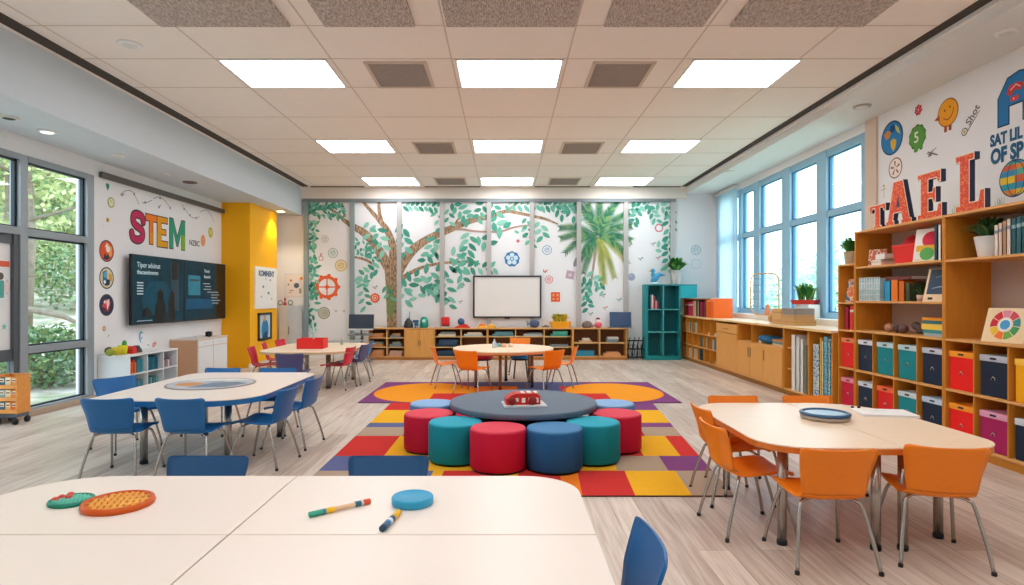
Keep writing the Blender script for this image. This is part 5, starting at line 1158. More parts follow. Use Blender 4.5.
def marker(label, pa, pb, r, segs, tip):
    (xa, ya), (xb, yb) = wx(*pa, TH+r), wx(*pb, TH+r); L_ = math.hypot(xb-xa, yb-ya)
    t = thing('marker', label, 'marker', (xa, ya, TH+r+.0006), math.atan2(yb-ya, xb-xa))
    for nm, a, b, m, k in segs: MB().tube([(a*L_, 0, 0), ((a+.004)*L_, 0, 0), ((b-.004)*L_, 0, 0), (b*L_, 0, 0)], [r*k*.93, r*k, r*k, r*k*.93], 14).build(nm, mat(m, .4), t)
    if tip: MB().tube([(L_, 0, 0), (L_*1.1, 0, 0)], [r*.55, r*.12], 10).build('tip', mat(tip, .5), t)
marker('long marker with green and orange ends on the front right table', (309, 515), (370, 501), .011, [('cap', 0, .2, '#2f9f86', 1), ('band', .2, .26, '#2f8fae', 1), ('collar', .26, .4, '#f2c21c', 1), ('barrel', .4, .74, '#e8c39c', .8), ('band', .74, .84, '#2d6f86', 1), ('band', .84, .88, '#e8ecec', .98), ('end_cap', .88, 1, '#e2572c', 1)], None)
marker('short blue crayon with yellow tip leaning toward the blue disc', (382, 529), (399, 512), .0125, [('cap', 0, .2, '#1f4a66', 1), ('barrel', .2, .36, '#2f78a8', 1), ('band', .36, .48, '#dfe8ee', .99), ('barrel', .48, .62, '#2a5a80', 1), ('collar', .62, 1, '#f0bd1e', .95)], '#f3df9c')
# picture on the window table
x, y = wx(211.5, 384, TH)
t = thing('round_board', 'large flat round picture board on the white window table', 'board', (x, y, TH+.0005))
MB().lathe([(0, 0), (.41, 0), (.41, .006), (.395, .008), (0, .008)], n=56).build('board', mat('#9b8f86', .5), t)
mb = MB(); mb.m(mat('#b9c3cc', .4, var=.2, scale=8)).flat(circ(.385, 48), .0085); mb.m(mat('#6c8296', .4, var=.3, scale=9)).flat([(-.1, -.3), (.25, -.25), (.36, .0), (.2, .1), (.0, .02)], .0092); mb.m(mat('#d9975a', .4, var=.2, scale=9)).flat([(-.28, -.18), (-.1, -.22), (-.04, -.02), (-.2, .06), (-.32, -.02)], .0096)
mb.m(mat('#e9e3d8', .4)).flat([(-.3, .12), (.1, .18), (.3, .22), (.1, .34), (-.2, .3)], .0092); mb.m(mat('#8fa3b0', .4)).flat([(-.1, .04), (.12, .1), (.02, .18)], .0099); mb.build('picture', None, t)
# right table: tin and folder
x, y = wx(825, 416, TH+.02); t = thing('round_tin', 'low round tin with a shiny blue rim on the long right table', 'tin', (x, y, TH+.0005))
MB().lathe([(0, 0), (.15, 0), (.158, .01), (.16, .025), (.155, .03), (0, .03)], n=48).build('base', mat('#a89a8c', .35, .3), t)
MB().lathe([(.158, .0305), (.165, .036), (.163, .046), (.15, .052), (.138, .044), (.135, .038)], n=48).build('rim', mat('#2f567a', .3, 0), t); MB().lathe([(0, .0395), (.139, .0395)], n=40).build('glass_top', mat('#a9c6d6', .3, 0), t)
x, y = wx(884, 414, TH); t = thing('paper_folder', 'white paper folder on the right end of the long table', 'folder', (x-.02, y, TH+.0005), math.radians(-10))
mb = MB(); mb.box(-.17, .2, -.13, .12, 0, .006); mb.box(-.165, .195, -.125, .115, .006, .014); mb.build('sheets', mat('#e9e6e2', .6), t); MB().box(-.17, .2, -.13, .12, .014, .017).build('cover', mat('#f4f3f0', .5), t)
mb = MB(); mb.m(M1('#8f9aa2')).ribbon([(-.1, .06, .006), (0, .03, .008), (.05, .05, .004)], .018); mb.build('scribble', None, t)
x, y = wx(855, 409, TH); t = thing('binder_clip', 'pair of tiny dark clips beside the white folder', 'clip', (x, y, TH+.0005))
for k in (-.02, .03): MB().ball((k, 0, .012), (.012, .012, .012), 10, 6).build('clip', BLACK, t)
# toy car on low table
x, y = wx(520, 404, .436); t = thing('model_vehicle', 'red and white building brick vehicle on the low slate table', 'toy', (x+.02, y-.06, .4405), .12); t.scale = (1.12, 1.12, 1.12)
MB().box(-.17, .2, -.13, .13, 0, .012).build('base_plate', mat('#d6d9dc', .4), t)
MB().prism([(-.15, .012), (.15, .012), (.15, .085), (.11, .105), (-.06, .11), (-.11, .09), (-.15, .06)], -.07, .07).build('body', mat('#cf2a20', .4), t)
LAST[0].matrix_local = Matrix(((1, 0, 0, 0), (0, 0, -1, 0), (0, 1, 0, 0), (0, 0, 0, 1)))
mb = MB()
for i in range(5): mb.box(-.13+i*.058, -.1+i*.058, -.076, -.07, .03+.012*(i % 2), .07); mb.box(-.13+i*.058, -.1+i*.058, -.05, .05, .106, .112) if i > 1 else None
mb.build('white_brick', mat('#ece4dc', .4), t)
for wxx in (-.1, .08):
    for s_ in (-1, 1):
        o = MB().lathe([(0, 0), (.034, 0), (.036, .01), (.034, .022), (.0, .022)], n=20).build('wheel', mat('#8f1f1a', .5), t); o.matrix_local = frame((wxx, s_*.076-(.0 if s_ < 0 else -.0), .048), (1, 0, 0), (0, 0, 1)) if s_ < 0 else frame((wxx, s_*.076, .048), (-1, 0, 0), (0, 0, 1))
# bottle on round table
solo(MB().lathe([(0, 0), (.035, 0), (.037, .01), (.036, .09), (.014, .12), (.014, .15), (0, .15)], n=18), 'glass_bottle', 'small clear bottle on the round maple table', 'bottle', (-.18, 10.15, TH+.0005), m=mat('#c3cdd0', .1, var=0))
for i, (x, y, c) in enumerate(((-.02, 10.3, '#e9b48a'), (.1, 10.36, '#f0d2b4'), (-.1, 10.4, '#7fb0b8'))): solo(MB().lathe([(0, 0), (.04, 0), (.05, .03), (.03, .06), (0, .065)], n=14), 'clay_shape', ('peach', 'cream', 'blue')[i]+' lump of modelling clay on the round maple table', 'clay', (x, y, TH+.0005), m=mat(c, .7))
# red bin table
t = thing('red_tub', 'bright red open tub with paper in it on the maple table by the column', 'tub', (-3.24, 10.1, TH+.0005), .05)
mb = MB(); W_, D_, H_ = .215, .17, .165
for a in ((-W_, W_, -D_, -D_+.012), (-W_, W_, D_-.012, D_), (-W_, -W_+.012, -D_, D_), (W_-.012, W_, -D_, D_)): mb.box(*a, 0, H_)
mb.box(-W_, W_, -D_, D_, 0, .01); mb.build('tub', RED, t); MB().box(-W_+.02, W_-.02, -D_+.02, D_-.02, .01, H_*.8).build('paper_stack', mat('#f0cfc4', .8, var=.2, scale=30), t)
solo(MB().tube([(0, 0, 0), (.01, 0, .12), (-.02, .02, .26)], [.012, .03, .006], 8).tube([(.01, 0, .1), (.08, .03, .2)], [.02, .005], 6).tube([(0, 0, .1), (-.07, -.03, .19)], [.02, .005], 6), 'paper_flower', 'pale teal paper flower standing in the red tub', 'ornament', (-3.25, 10.18, TH+.135), m=mat('#b5d3cd', .6))
solo(MB().lathe([(0, 0), (.025, 0), (.028, .05), (.012, .08), (.012, .11), (0, .11)], n=14), 'glass_bottle', 'small grey bottle on the maple table behind the red tub', 'bottle', (-2.95, 10.85, TH+.0005), m=mat('#9aa39c', .2))
# ================================================================ left side small things
CTX, CTY = -5.84, 7.12
t = thing('book_cart', 'orange wooden book display cart on black casters by the left window', 'cart', (CTX, CTY, 0))
WO = grain('cart_wood', '#d98736', '#eda75c', 'x'); HW, HD = .13, .10
for s_ in (-1, 1): MB().box(min(s_*HW, s_*(HW-.018)), max(s_*HW, s_*(HW-.018)), -HD, HD, .13, .585).build('side_panel', WO, t)
TZ = (.15, .295, .44)
for z in TZ: MB().box(-HW+.018, HW-.018, -HD, HD, z-.016, z).build('shelf', WO, t)
MB().box(-HW+.018, HW-.018, HD-.012, HD, .15, .585).build('back_panel', WO, t)
for z in TZ: MB().box(-HW+.018, HW-.018, -HD, -HD+.01, z, z+.03).build('front_rail', WO, t)
MB().box(-HW+.01, HW-.01, -HD+.01, HD-.01, .085, .13).build('tray', mat('#5c636c', .5), t)
for sx in (-.10, .10):
    for sy in (-.09, .09):
        c = MB().tube([(sx, sy, .05), (sx, sy, .09)], .012, 8).build('caster', BLACK, t); o = MB().lathe([(0, -.011), (.038, -.011), (.038, .011), (0, .011)], n=16).build('wheel', BLACK, c); o.matrix_local = frame((sx, sy, .04), (0, 1, 0), (0, 0, 1))
k = 0
for zi, z in enumerate(TZ):
    for j in range(3):
        c = ('#3a7088', '#e8a35a', '#e0702c', '#8fb0b4', '#f0c890', '#e8883a', '#4a6f88', '#f4d8a8', '#e79a4a')[k]; k += 1
        mb = MB(); mb.m(mat(c, .6, var=.2, scale=45)).box(-.033, .033, 0, .014, 0, .115); mb.m(mat('#f3e3c8', .6)).box(-.024, .024, -.001, .0, .06, .1); mb.m(mat('#7a4a2a', .6)).box(-.02, .02, -.002, -.001, .07, .085)
        solo(mb, 'picture_book', '%s picture book on the %s tier of the orange cart, %s from the left' % (('slate', 'tan', 'rust', 'grey', 'cream', 'orange', 'blue', 'pale', 'amber')[k-1], ('bottom', 'middle', 'top')[zi], ORD[j]), 'book', (CTX-.072+.072*j, CTY-.07, z+.0005), group='picture books on the orange cart')
# posters stuck on the white door panel
def DF(y, z): return frame((-6.044, y, z), (0, 1, 0), (0, 0, 1))
mb = MB(); mb.m(M1('#e2684a')).flat(rrect(-.45, .22, -.035, .035, 0)); tag(mb.build('paper_strip', None, matrix=DF(7.1, 1.9)), 'orange red paper strip across the white door panel', 'paper')
mb = MB(); mb.m(M1('#4fa39a')).flat(rrect(-.05, .05, -.13, .08, .02)); mb.m(M1('#5a5048')).flat(circ(.045, 12, 0, .13), .0004); tag(mb.build('paper_figure', None, matrix=DF(7.19, 1.62)), 'teal paper figure on the white door panel', 'paper')
mb = MB(); mb.m(M1('#d9a8a4')).ring2(0, 0, .05, .04, 0, 4, 2); mb.m(M1('#e9dcd8')).flat(rrect(-.03, .03, -.06, .06, 0), .0004); tag(mb.build('paper_note', None, matrix=DF(7.285, 1.62)), 'small pink edged note on the white door panel', 'paper')
mb = MB(); mb.m(M1('#6fc0b0')).flat(star(.045, .02, 5)); tag(mb.build('star_sticker', None, matrix=DF(7.24, 1.14)), 'small teal star low on the white door panel', 'sticker')
# toys on the white cubby shelf
ZC = .641
for (px, lb, c, s_) in ((110, 'olive green ball toy on the white cubby shelf, nearest the window', '#8a9638', .055), (115.5, 'lime ball toy on the white cubby shelf', '#c9b61f', .065), (116.5, 'dark brown ball toy sitting behind the lime one on the cubby shelf', '#4f3a2a', .06)):
    y, z = XW(px, 355, -5.72); solo(MB().ball((0, 0, s_), s_), 'toy_ball', lb, 'toy', (-5.72 if s_ != .06 else -5.87, y+(.06 if s_ == .06 else 0), ZC), m=mat(c, .5, var=.15))
y = XW(124, 355, -5.7)[0]; t = thing('toy_pot', 'bright yellow toy bucket with green leaf on the white cubby shelf', 'toy', (-5.72, y, ZC)); MB().lathe([(0, 0), (.055, 0), (.07, .14), (.06, .14), (.055, .02)], n=20).build('bucket', mat('#d9cf1c', .5), t); MB().ball((.0, .04, .16), (.03, .04, .05), 10, 8).build('leaf', GREEN, t)
y = XW(131.5, 355, -5.68)[0]; t = thing('toy_cube', 'small red toy house on the white cubby shelf', 'toy', (-5.68, y, ZC)); MB().box(-.05, .05, -.055, .055, 0, .075).build('block', mat('#d8352a', .5), t); MB().prism([(-.06, 0), (.06, 0), (0, .04)], -.05, .05).build('roof', mat('#d8352a', .5), t); LAST[0].matrix_local = frame((0, 0, .075), (0, 1, 0), (0, 0, 1))
y = XW(137.5, 352, -5.7)[0]; solo(MB().prism([(-.06, 0), (.06, 0), (.04, .05), (-.02, .11), (-.06, .09)], -.04, .04), 'toy_wedge', 'dark slate wedge toy on the white cubby shelf', 'toy', (-5.7, y, ZC), m=mat('#3a4048', .5)).rotation_euler = (PI/2, 0, PI/2)
# contents of the white cubby
for i, (dy, c, h) in enumerate(((.05, '#e3562a', .2), (.09, '#e8702c', .17), (.13, '#e2482a', .21), (.17, '#f0803a', .16), (.22, '#2f8fa8', .2), (.26, '#3a9ab0', .21), (.30, '#2a7f9a', .2), (.34, '#56a8b8', .19))):
    book('%s book in the upper left opening of the white cubby, %s along' % ('orange' if i < 4 else 'teal', ORD[i]), (-5.56, 8.86+dy, .356), .036, .2, h, c, PI, 'books in the white cubby')
for i in range(7): book('deep teal book in the upper middle opening of the white cubby, %s along' % ORD[i], (-5.56, 9.32+.045*i, .356), .04, .2, .19+.012*(i % 3), ('#1d6f86', '#27809a', '#185f78')[i % 3], PI, 'books in the white cubby')
for i in range(4): book('small %s book lying in the upper right opening of the white cubby, %s along' % (('pink', 'grey', 'cream', 'mauve')[i], ORD[i]), (-5.56, 9.78+.07*i, .356), .05, .15, .11+.02*(i % 2), ('#c99aa0', '#9a9fa8', '#e6ddd4', '#a5859a')[i], PI, 'books in the white cubby')
for i in range(5): book('blue grey book in the lower left opening of the white cubby, %s along' % ORD[i], (-5.56, 8.9+.07*i, .041), .06, .2, .2, ('#4f8fa0', '#6aa5b0', '#3a7f90', '#5f98a8', '#4a8898')[i], PI, 'books in the white cubby')
for i in range(4): book('sea green book in the lower middle opening of the white cubby, %s along' % ORD[i], (-5.56, 9.35+.08*i, .041), .06, .2, .2, ('#5aa3a8', '#7ab0b4', '#4a9098', '#6aa8ae')[i], PI, 'books in the white cubby')
# on the white cabinet
y, _ = XW(209, 338, -5.72); t = thing('camera', 'black camera lying on the white cabinet by the yellow column', 'camera', (-5.7, 11.55, .7455), .3)
MB().box(-.05, .05, -.08, .08, 0, .09).build('body', BLACK, t, bevel=.01); o = MB().lathe([(0, 0), (.04, 0), (.045, .1), (.035, .1), (.03, .02)], n=20).build('lens', mat('#25272b', .3), t); o.matrix_local = frame((0, .08, .05), (1, 0, 0), (0, 0, 1)); MB().tube([(0, -.07, .06), (.03, -.2, .03), (.05, -.28, .01)], .012, 6).build('strap', BLACK, t)
t = thing('paper_tray', 'loose white papers on the near end of the white cabinet', 'paper', (-5.75, 11.05, .7455), .15); MB().box(-.12, .12, -.16, .16, 0, .006).build('sheet', WHITE, t); mb = MB(); mb.tube([(-.05, -.05, .012), (.02, .02, .04), (.05, .1, .02), (.0, .14, .012)], .006, 6); mb.build('cable', WHITE, t)
# ornaments on the grey locker
for i, (px, c, h) in enumerate(((280.5, '#8f938c', .15), (285, '#c0483f', .2), (290.5, '#7f9a86', .17))):
    x = YW(px, 0, 14.45)[0]; mb = MB()
    if i == 1: mb.lathe([(0, 0), (.05, 0), (.035, .05), (.012, .1), (.03, .15), (0, .2)], n=14)
    else: mb.tube([(.052*math.cos(a*PI/8), 0, .066+.052*math.sin(a*PI/8)) for a in range(16)], .014, 8, True); mb.box(-.05, .05, -.03, .03, -.0, .012)
    solo(mb, 'shelf_ornament', ('grey ring ornament, left on top of the pale locker', 'red vase ornament, middle on top of the pale locker', 'green grey ring ornament, right on top of the pale locker')[i], 'ornament', (x, 14.45, 1.3005), m=mat(c, .6))
# computer on a cart
xm, _ = YW(361, 0, 14.0)
t = thing('computer_cart', 'grey computer stand with trays left of the back counter', 'stand', (xm, 14.0, 0))
mb = MB(); mb.box(-.28, .28, -.2, .2, .03, .06); mb.build('base', GREYM, t); MB().tube([(0, .1, .05), (0, .1, .61)], .03, 10).build('pole', GREYM, t); MB().box(-.27, .27, -.17, .15, .61, .635).build('tray', mat('#7d8186', .5), t); MB().box(-.3, .3, -.22, .18, .4, .42).build('tray', mat('#a9abac', .5), t)
for sx in (-.24, .24):
    for sy in (-.17, .17): MB().ball((sx, sy, .016), .016, 8, 6).build('caster', BLACK, t)
t = thing('computer_monitor', 'dark computer monitor on the grey stand left of the back counter', 'monitor', (xm, 14.0, .636)); 
o = MB().box(-.29, .29, -.02, .02, .09, .46).build('screen', mat('#323c4c', .25, var=.1), t, bevel=.006); o.rotation_euler = (-.12, 0, 0); MB().tube([(0, .03, .01), (0, .03, .2)], .02, 8).build('neck', DARKM, t); MB().box(-.12, .12, -.07, .09, 0, .012).build('foot', DARKM, t); o = MB().box(-.29, .29, -.024, -.0205, .09, .125).build('chin', OFFW, t); o.rotation_euler = (-.12, 0, 0)
t = thing('low_desk', 'low grey desk behind the red tub table', 'desk', (YW(345, 0, 13.4)[0], 13.4, 0)); MB().box(-.35, .35, -.2, .2, .5, .525).build('top', mat('#a7aaab', .5), t)
for sx in (-.31, .31):
    for sy in (-.17, .17): MB().tube([(sx, sy, 0), (sx, sy, .5)], .014, 8).build('leg', GREYM, t)
# ================================================================ back counter toys
def BX_(px, D=14.4): return YW(px, 0, D)[0]
BZ = BT+.0005
t = thing('dark_bottle', 'black teardrop bottle with a thin spout, first on the back counter', 'bottle', (BX_(408.5), 14.4, BZ)); MB().lathe([(0, 0), (.1, 0), (.115, .05), (.09, .15), (.04, .22), (.0, .25)], n=22).build('body', mat('#2f3438', .4), t); MB().tube([(.02, 0, .2), (.025, 0, .4)], [.012, .006], 6).build('spout', mat('#3b4046', .4), t)
t = thing('toy_robot', 'small dark blue toy robot on the back counter beside the bottle', 'toy', (BX_(416.5), 14.4, BZ)); MB().box(-.05, .05, -.04, .04, .05, .13).build('body', mat('#3d6f98', .5), t, bevel=.01); MB().box(-.09, .05, -.035, .035, .13, .19).build('head', mat('#2c5a80', .5), t, bevel=.01)
for s_ in (-.03, .03): MB().tube([(s_, 0, 0), (s_, 0, .06)], .014, 6).build('leg', BLACK, t)
t = thing('toy_robot', 'green toy robot with white face on the back counter', 'toy', (BX_(424.3), 14.4, BZ)); MB().lathe([(0, 0), (.08, 0), (.1, .06), (.1, .18), (.07, .25), (0, .27)], n=22).build('body', mat('#1f9a86', .5), t); MB().ball((-.0, -.07, .16), (.05, .045, .05), 12, 8).build('face', mat('#bfe3da', .4), t); MB().box(-.16, -.1, -.03, .03, 0, .12).build('arm', mat('#a9d6d8', .5), t, bevel=.01)
t = thing('toy_mixer', 'red toy mixer on a white base on the back counter', 'toy', (BX_(445.5), 14.4, BZ)); MB().box(-.09, .09, -.07, .07, 0, .04).build('base', OFFW, t, bevel=.01); MB().box(-.1, .1, -.08, .08, .055, .26).build('body', mat('#d82a2c', .45), t, bevel=.03); MB().box(-.08, .1, -.075, .075, .04, .06).build('band', mat('#5a2020', .5), t)
t = thing('toy_tray', 'red tray holding a dark blue ball on the back counter', 'toy', (BX_(462), 14.4, BZ)); MB().prism([(-.2, 0), (.2, 0), (.14, .06), (.05, .1), (-.1, .05)], -.1, .1).build('tray', mat('#dd3b2c', .5), t); LAST[0].matrix_local = Matrix(((1, 0, 0, 0), (0, 0, -1, 0), (0, 1, 0, 0), (0, 0, 0, 1))); MB().ball((-.02, -.02, .15), .085).build('ball', mat('#2b567e', .5), t)
t = thing('toy_train', 'low yellow and orange toy blocks on the back counter under the white screen', 'toy', (BX_(487), 14.36, BZ)); MB().box(-.22, .22, -.06, .06, 0, .05).build('base', mat('#efb43a', .5), t, bevel=.01); MB().ball((-.12, 0, .06), (.08, .05, .05), 12, 8).build('hump', mat('#e87a2a', .5), t); MB().ball((.1, 0, .06), (.07, .05, .04), 12, 8).build('hump', mat('#f2c04a', .5), t)
t = thing('toy_fish', 'slate blue fish shaped toy below the right corner of the white screen', 'toy', (BX_(534.5), 14.38, BZ)); MB().ball((0, 0, .1), (.12, .06, .1), 16, 10).build('body', mat('#4b5a78', .5), t); MB().prism([(-.08, .1), (-.2, .18), (-.18, .04)], -.02, .02).build('tail', mat('#8a96ac', .5), t); LAST[0].matrix_local = Matrix(((1, 0, 0, 0), (0, 0, -1, 0), (0, 1, 0, 0), (0, 0, 0, 1)))
t = thing('toy_car', 'tiny grey toy car left of the yellow tub', 'toy', (BX_(545.5), 14.32, BZ)); MB().box(-.09, .09, -.03, .03, .015, .045).build('body', mat('#6b6560', .5), t, bevel=.01); MB().box(-.04, .04, -.028, .028, .045, .07).build('cabin', mat('#4a4642', .5), t, bevel=.008)
t = thing('toy_turtle', 'grey brown rock shaped toy turtle on the back counter', 'toy', (BX_(587), 14.4, BZ)); MB().ball((0, 0, .07), (.13, .1, .1), 16, 10).build('shell', mat('#7c6c68', .8, var=.4, scale=25), t); MB().ball((.13, -.02, .05), (.05, .04, .04), 10, 8).build('head', mat('#a59a94', .7), t)
t = thing('toy_doll', 'red capped white round doll on the back counter beside the laptop', 'toy', (BX_(598), 14.38, BZ)); MB().ball((0, 0, .07), (.095, .08, .075), 16, 10).build('body', mat('#e2606a', .5), t); MB().ball((0, 0, .16), (.06, .055, .055), 14, 10).build('head', mat('#f0d9d6', .5), t); MB().ball((0, .01, .21), (.05, .045, .04), 12, 8).build('cap', mat('#7c2230', .5), t)
t = thing('laptop', 'open dark blue laptop on the right end of the back counter', 'laptop', (BX_(620), 14.42, BZ), -.08); MB().box(-.27, .27, -.16, .14, 0, .02).build('keyboard_base', mat('#5c6670', .4), t, bevel=.004)
o = MB().box(-.26, .26, -.008, .008, 0, .36).build('lid', mat('#2c4a6e', .25, var=.1), t, bevel=.004); o.location = (.03, .12, .02); o.rotation_euler = (-.18, .0, 0)
o = MB().box(-.24, .24, -.0095, -.0082, .02, .34).build('display', mat('#22466e', .2, var=.2), t); o.location = (.03, .12, .02); o.rotation_euler = (-.18, 0, 0)
t = thing('wire_rack', 'black wire rack on the floor right of the back counter', 'rack', (YW(637, 0, 14.45)[0], 14.45, 0)); mb = MB()
for i in range(5):
    x = -.22+i*.11; mb.tube(cr_interp([(x, -.1, .01), (x-.02, -.1, .3), (x+.03, -.1, .5), (x+.05, 0, .52), (x+.04, .1, .3), (x, .1, .01)], 4), .009, 5)
mb.build('wires', BLACK, t)
mb = MB()
for z in (.05, .25, .45): mb.tube([(-.24, -.1, z), (.26, -.1, z)], .009, 5); mb.tube([(-.24, .1, z), (.26, .1, z)], .009, 5)
mb.build('rails', BLACK, t); mb = MB()
for i in range(6): mb.tube(cr_interp([(-.2+.08*i, -.08, .05), (-.1+.05*i, .0, .2+.03*(i % 3)), (-.25+.09*i, .05, .35), (-.18+.07*i, 0, .05)], 4), .007, 5)
mb.build('cables', mat('#3a3d42', .6), t)
# contents of the back cabinets
def bstack(px0, px1, z, items, where):
    x0, x1 = YW(px0, 0, YF)[0]+.03, YW(px1, 0, YF)[0]-.03; zz = z
    for i, (c, th, f) in enumerate(items):
        w_ = (x1-x0)*f; solo(MB().m(mat(c, .7, var=.2, scale=25)).box(-w_/2, w_/2, -.1, .1, 0, th), 'craft_box', '%s box %s, %s from the bottom' % (CNM.get(c, 'coloured'), where, ORD[i]), 'box', ((x0+x1)/2+.03*((i % 3)-1)*f, 14.43, zz+.0006), group='boxes in the back cabinets', bevel=.006); zz += th+.0006
CNM = {'#d99a63': 'tan', '#c98f5c': 'brown', '#8a9a8c': 'sage', '#7c8a94': 'grey', '#c9a08a': 'pinkish', '#d4d6d2': 'pale', '#2f4a68': 'navy', '#22384f': 'dark blue', '#5f8f9a': 'blue green', '#b9c6c8': 'silver', '#e5d6c2': 'cream', '#3d9a86': 'sea green', '#4fae98': 'mint', '#2f86a0': 'teal', '#d8b08a': 'sand', '#e0a070': 'peach'}
A = (368.5, 386.7, 405)
bstack(A[0], A[1], .53, [('#d99a63', .1, .8)], 'top left in the leftmost back cabinet'); bstack(A[1], A[2], .53, [('#7c8a94', .06, .7), ('#c98f5c', .04, .5)], 'top right in the leftmost back cabinet')
bstack(A[0], A[1], .31, [('#c98f5c', .06, .7), ('#8a9a8c', .05, .5)], 'middle left in the leftmost back cabinet'); bstack(A[1], A[2], .31, [('#7c8a94', .07, .8), ('#8a9a8c', .05, .5)], 'middle right in the leftmost back cabinet')
bstack(A[0], A[1], .085, [('#d99a63', .08, .85), ('#e0a070', .07, .7)], 'bottom left in the leftmost back cabinet'); bstack(A[1], A[2], .085, [('#c9a08a', .07, .85), ('#c9a08a', .06, .8)], 'bottom right in the leftmost back cabinet')
A = (434, 461, 487.5)
bstack(A[0], A[1], .56, [('#e5d6c2', .05, .7), ('#8a9a8c', .05, .6)], 'top left in the cabinet behind the round table'); bstack(A[1], A[2], .56, [('#b9c6c8', .05, .8), ('#e5d6c2', .04, .6)], 'top right in the cabinet behind the round table')
bstack(A[0], A[1], .31, [('#22384f', .06, .85), ('#2f4a68', .06, .8), ('#2f4a68', .05, .8)], 'middle left in the cabinet behind the round table'); bstack(A[0], A[1], .085, [('#22384f', .07, .85), ('#2f4a68', .06, .8)], 'bottom left in the cabinet behind the round table')
A = (487.5, 520, 548, 573)
bstack(A[0], A[1], .56, [('#5f8f9a', .06, .7), ('#5f8f9a', .05, .6)], 'top left in the cabinet under the white screen'); bstack(A[1], A[2], .56, [('#b9c6c8', .05, .75), ('#7c8a94', .03, .6)], 'top middle in the cabinet under the white screen'); bstack(A[2], A[3], .56, [('#3d9a86', .06, .75), ('#4fae98', .06, .65)], 'top right in the cabinet under the white screen')
bstack(A[1], A[2], .085, [('#22384f', .1, .8), ('#2f4a68', .07, .7)], 'bottom middle in the cabinet under the white screen'); bstack(A[2], A[3], .31, [('#7c8a94', .05, .8)], 'middle right in the cabinet under the white screen')
A = (573, 600, 627)
bstack(A[0], A[1], .41, [('#d8b08a', .05, .5), ('#e5d6c2', .05, .3)], 'top left in the cabinet below the laptop'); bstack(A[1], A[2], .41, [('#7c8a94', .08, .5), ('#d4d6d2', .05, .45)], 'top right in the cabinet below the laptop')
bstack(A[0], A[1], .085, [('#2f86a0', .13, .75)], 'bottom left in the cabinet below the laptop'); bstack(A[1], A[2], .085, [('#e0a070', .07, .7), ('#d99a63', .03, .5)], 'bottom right in the cabinet below the laptop')
# teal unit: figurine, books
xt = YW(655, 0, 14.4)[0]; t = thing('bird_figurine', 'blue bird figurine on top of the teal shelf unit', 'figurine', (xt, 14.42, 1.8005)); MB().lathe([(0, 0), (.14, 0), (.1, .05), (.0, .06)], n=18).build('base', mat('#c3dbe2', .5), t)
mb = MB(); mb.tube([(-.06, 0, .05), (.0, 0, .14), (.05, 0, .2), (.12, 0, .24), (.24, 0, .22)], [.05, .085, .075, .05, .012], 12); mb.tube([(0, 0, .14), (-.05, 0, .26), (-.04, 0, .32)], [.06, .045, .02], 10); mb.ball((-.045, 0, .33), .055, 12, 8); mb.build('body', mat('#3d9bc4', .5), t); MB().tube([(-.09, 0, .33), (-.15, 0, .31)], [.018, .004], 8).build('beak', mat('#e0b04a', .5), t)
for i, (dx, c, h) in enumerate(((.1, '#e6d9cf', .34), (.145, '#b5405a', .3), (.19, '#d9a0a8', .2), (.23, '#8a3048', .16))):
    xL = YW(645.5, 0, 14.25)[0]+.07; t = thing('book', ('cream', 'crimson', 'pink', 'maroon')[i]+' book in the top left cube of the teal shelf unit', 'book', (xL+dx, 14.27, 1.214), -PI/2, 'books in the teal unit'); book_parts(t, .04, .2, h, c); t.rotation_euler = (0, 0, PI/2)
# ================================================================ window counter things
t = thing('binder_rack', 'wooden binder rack standing on the far end of the window counter', 'rack', (4.55, 13.7, CZT+.0005)); o3 = Matrix.Translation((-4.55, -13.7, -CZT))
def rk(nm, m, *bs):
    mb = MB(o3)
    for q in bs: mb.box(*q)
    return mb.build(nm, m, t, bevel=.003)
rk('top', mat('#a5683c', .5, var=.1), (4.36, 4.74, 13.0, 14.62, 1.44, 1.465)); rk('side_panel', WOODIN, (4.36, 4.74, 14.6, 14.62, CZT, 1.44)); rk('back_panel', mat('#6f3f22', .7), (4.72, 4.74, 13.0, 14.6, CZT, 1.44)); rk('divider', WOODIN, (4.36, 4.72, 13.0, 13.02, CZT, 1.44))
yy = 14.57; i = 0
for c, w_, h, nm in (('#c4264e', .2, .33, 'crimson'), ('#d0305a', .2, .33, 'pink red'), ('#c92a44', .16, .34, 'red'), ('#e6a070', .1, .35, 'peach'), ('#d9cbb0', .1, .36, 'cream'), ('#5a3a28', .1, .36, 'brown'), ('#c9b98a', .07, .35, 'khaki'), ('#3f2a22', .1, .36, 'dark brown'), ('#a8324a', .12, .34, 'maroon'), ('#7c2438', .1, .33, 'wine'), ('#8f3040', .1, .35, 'dark red')):
    book('%s binder in the wooden binder rack, %s from the far end' % (nm, ('first', 'second', 'third', 'fourth', 'fifth', 'sixth', 'seventh', 'eighth', 'ninth', 'tenth', 'eleventh')[i]), (4.38, yy-w_/2, CZT+.001), w_-.008, .3, h, c, 0, 'binders in the rack', stripe='#f0d9d4' if i < 3 else None); yy -= w_+.01; i += 1
for i, (ya, yb, zt_, m) in enumerate(((12.52, 12.72, .41, '#ee6a1a'), (12.74, 12.94, .40, '#e8601a'))):
    t = thing('magazine_file', 'bright orange magazine file at the near end of the binder rack, %s of two' % ('nearer', 'farther')[i], 'file box', (4.55, (ya+yb)/2, CZT+.0005)); w_ = yb-ya; mm = mat(m, .5, var=.03)
    MB().prism([(-.2, 0), (.2, 0), (.2, zt_), (-.12, zt_), (-.2, zt_-.06)], -w_/2, w_/2).build('box', mm, t); LAST[0].matrix_local = Matrix(((1, 0, 0, 0), (0, 0, -1, 0), (0, 1, 0, 0), (0, 0, 0, 1))); MB().box(-.12, .19, -w_/2+.02, w_/2-.02, zt_, zt_+.02).build('papers', PAGE, t)
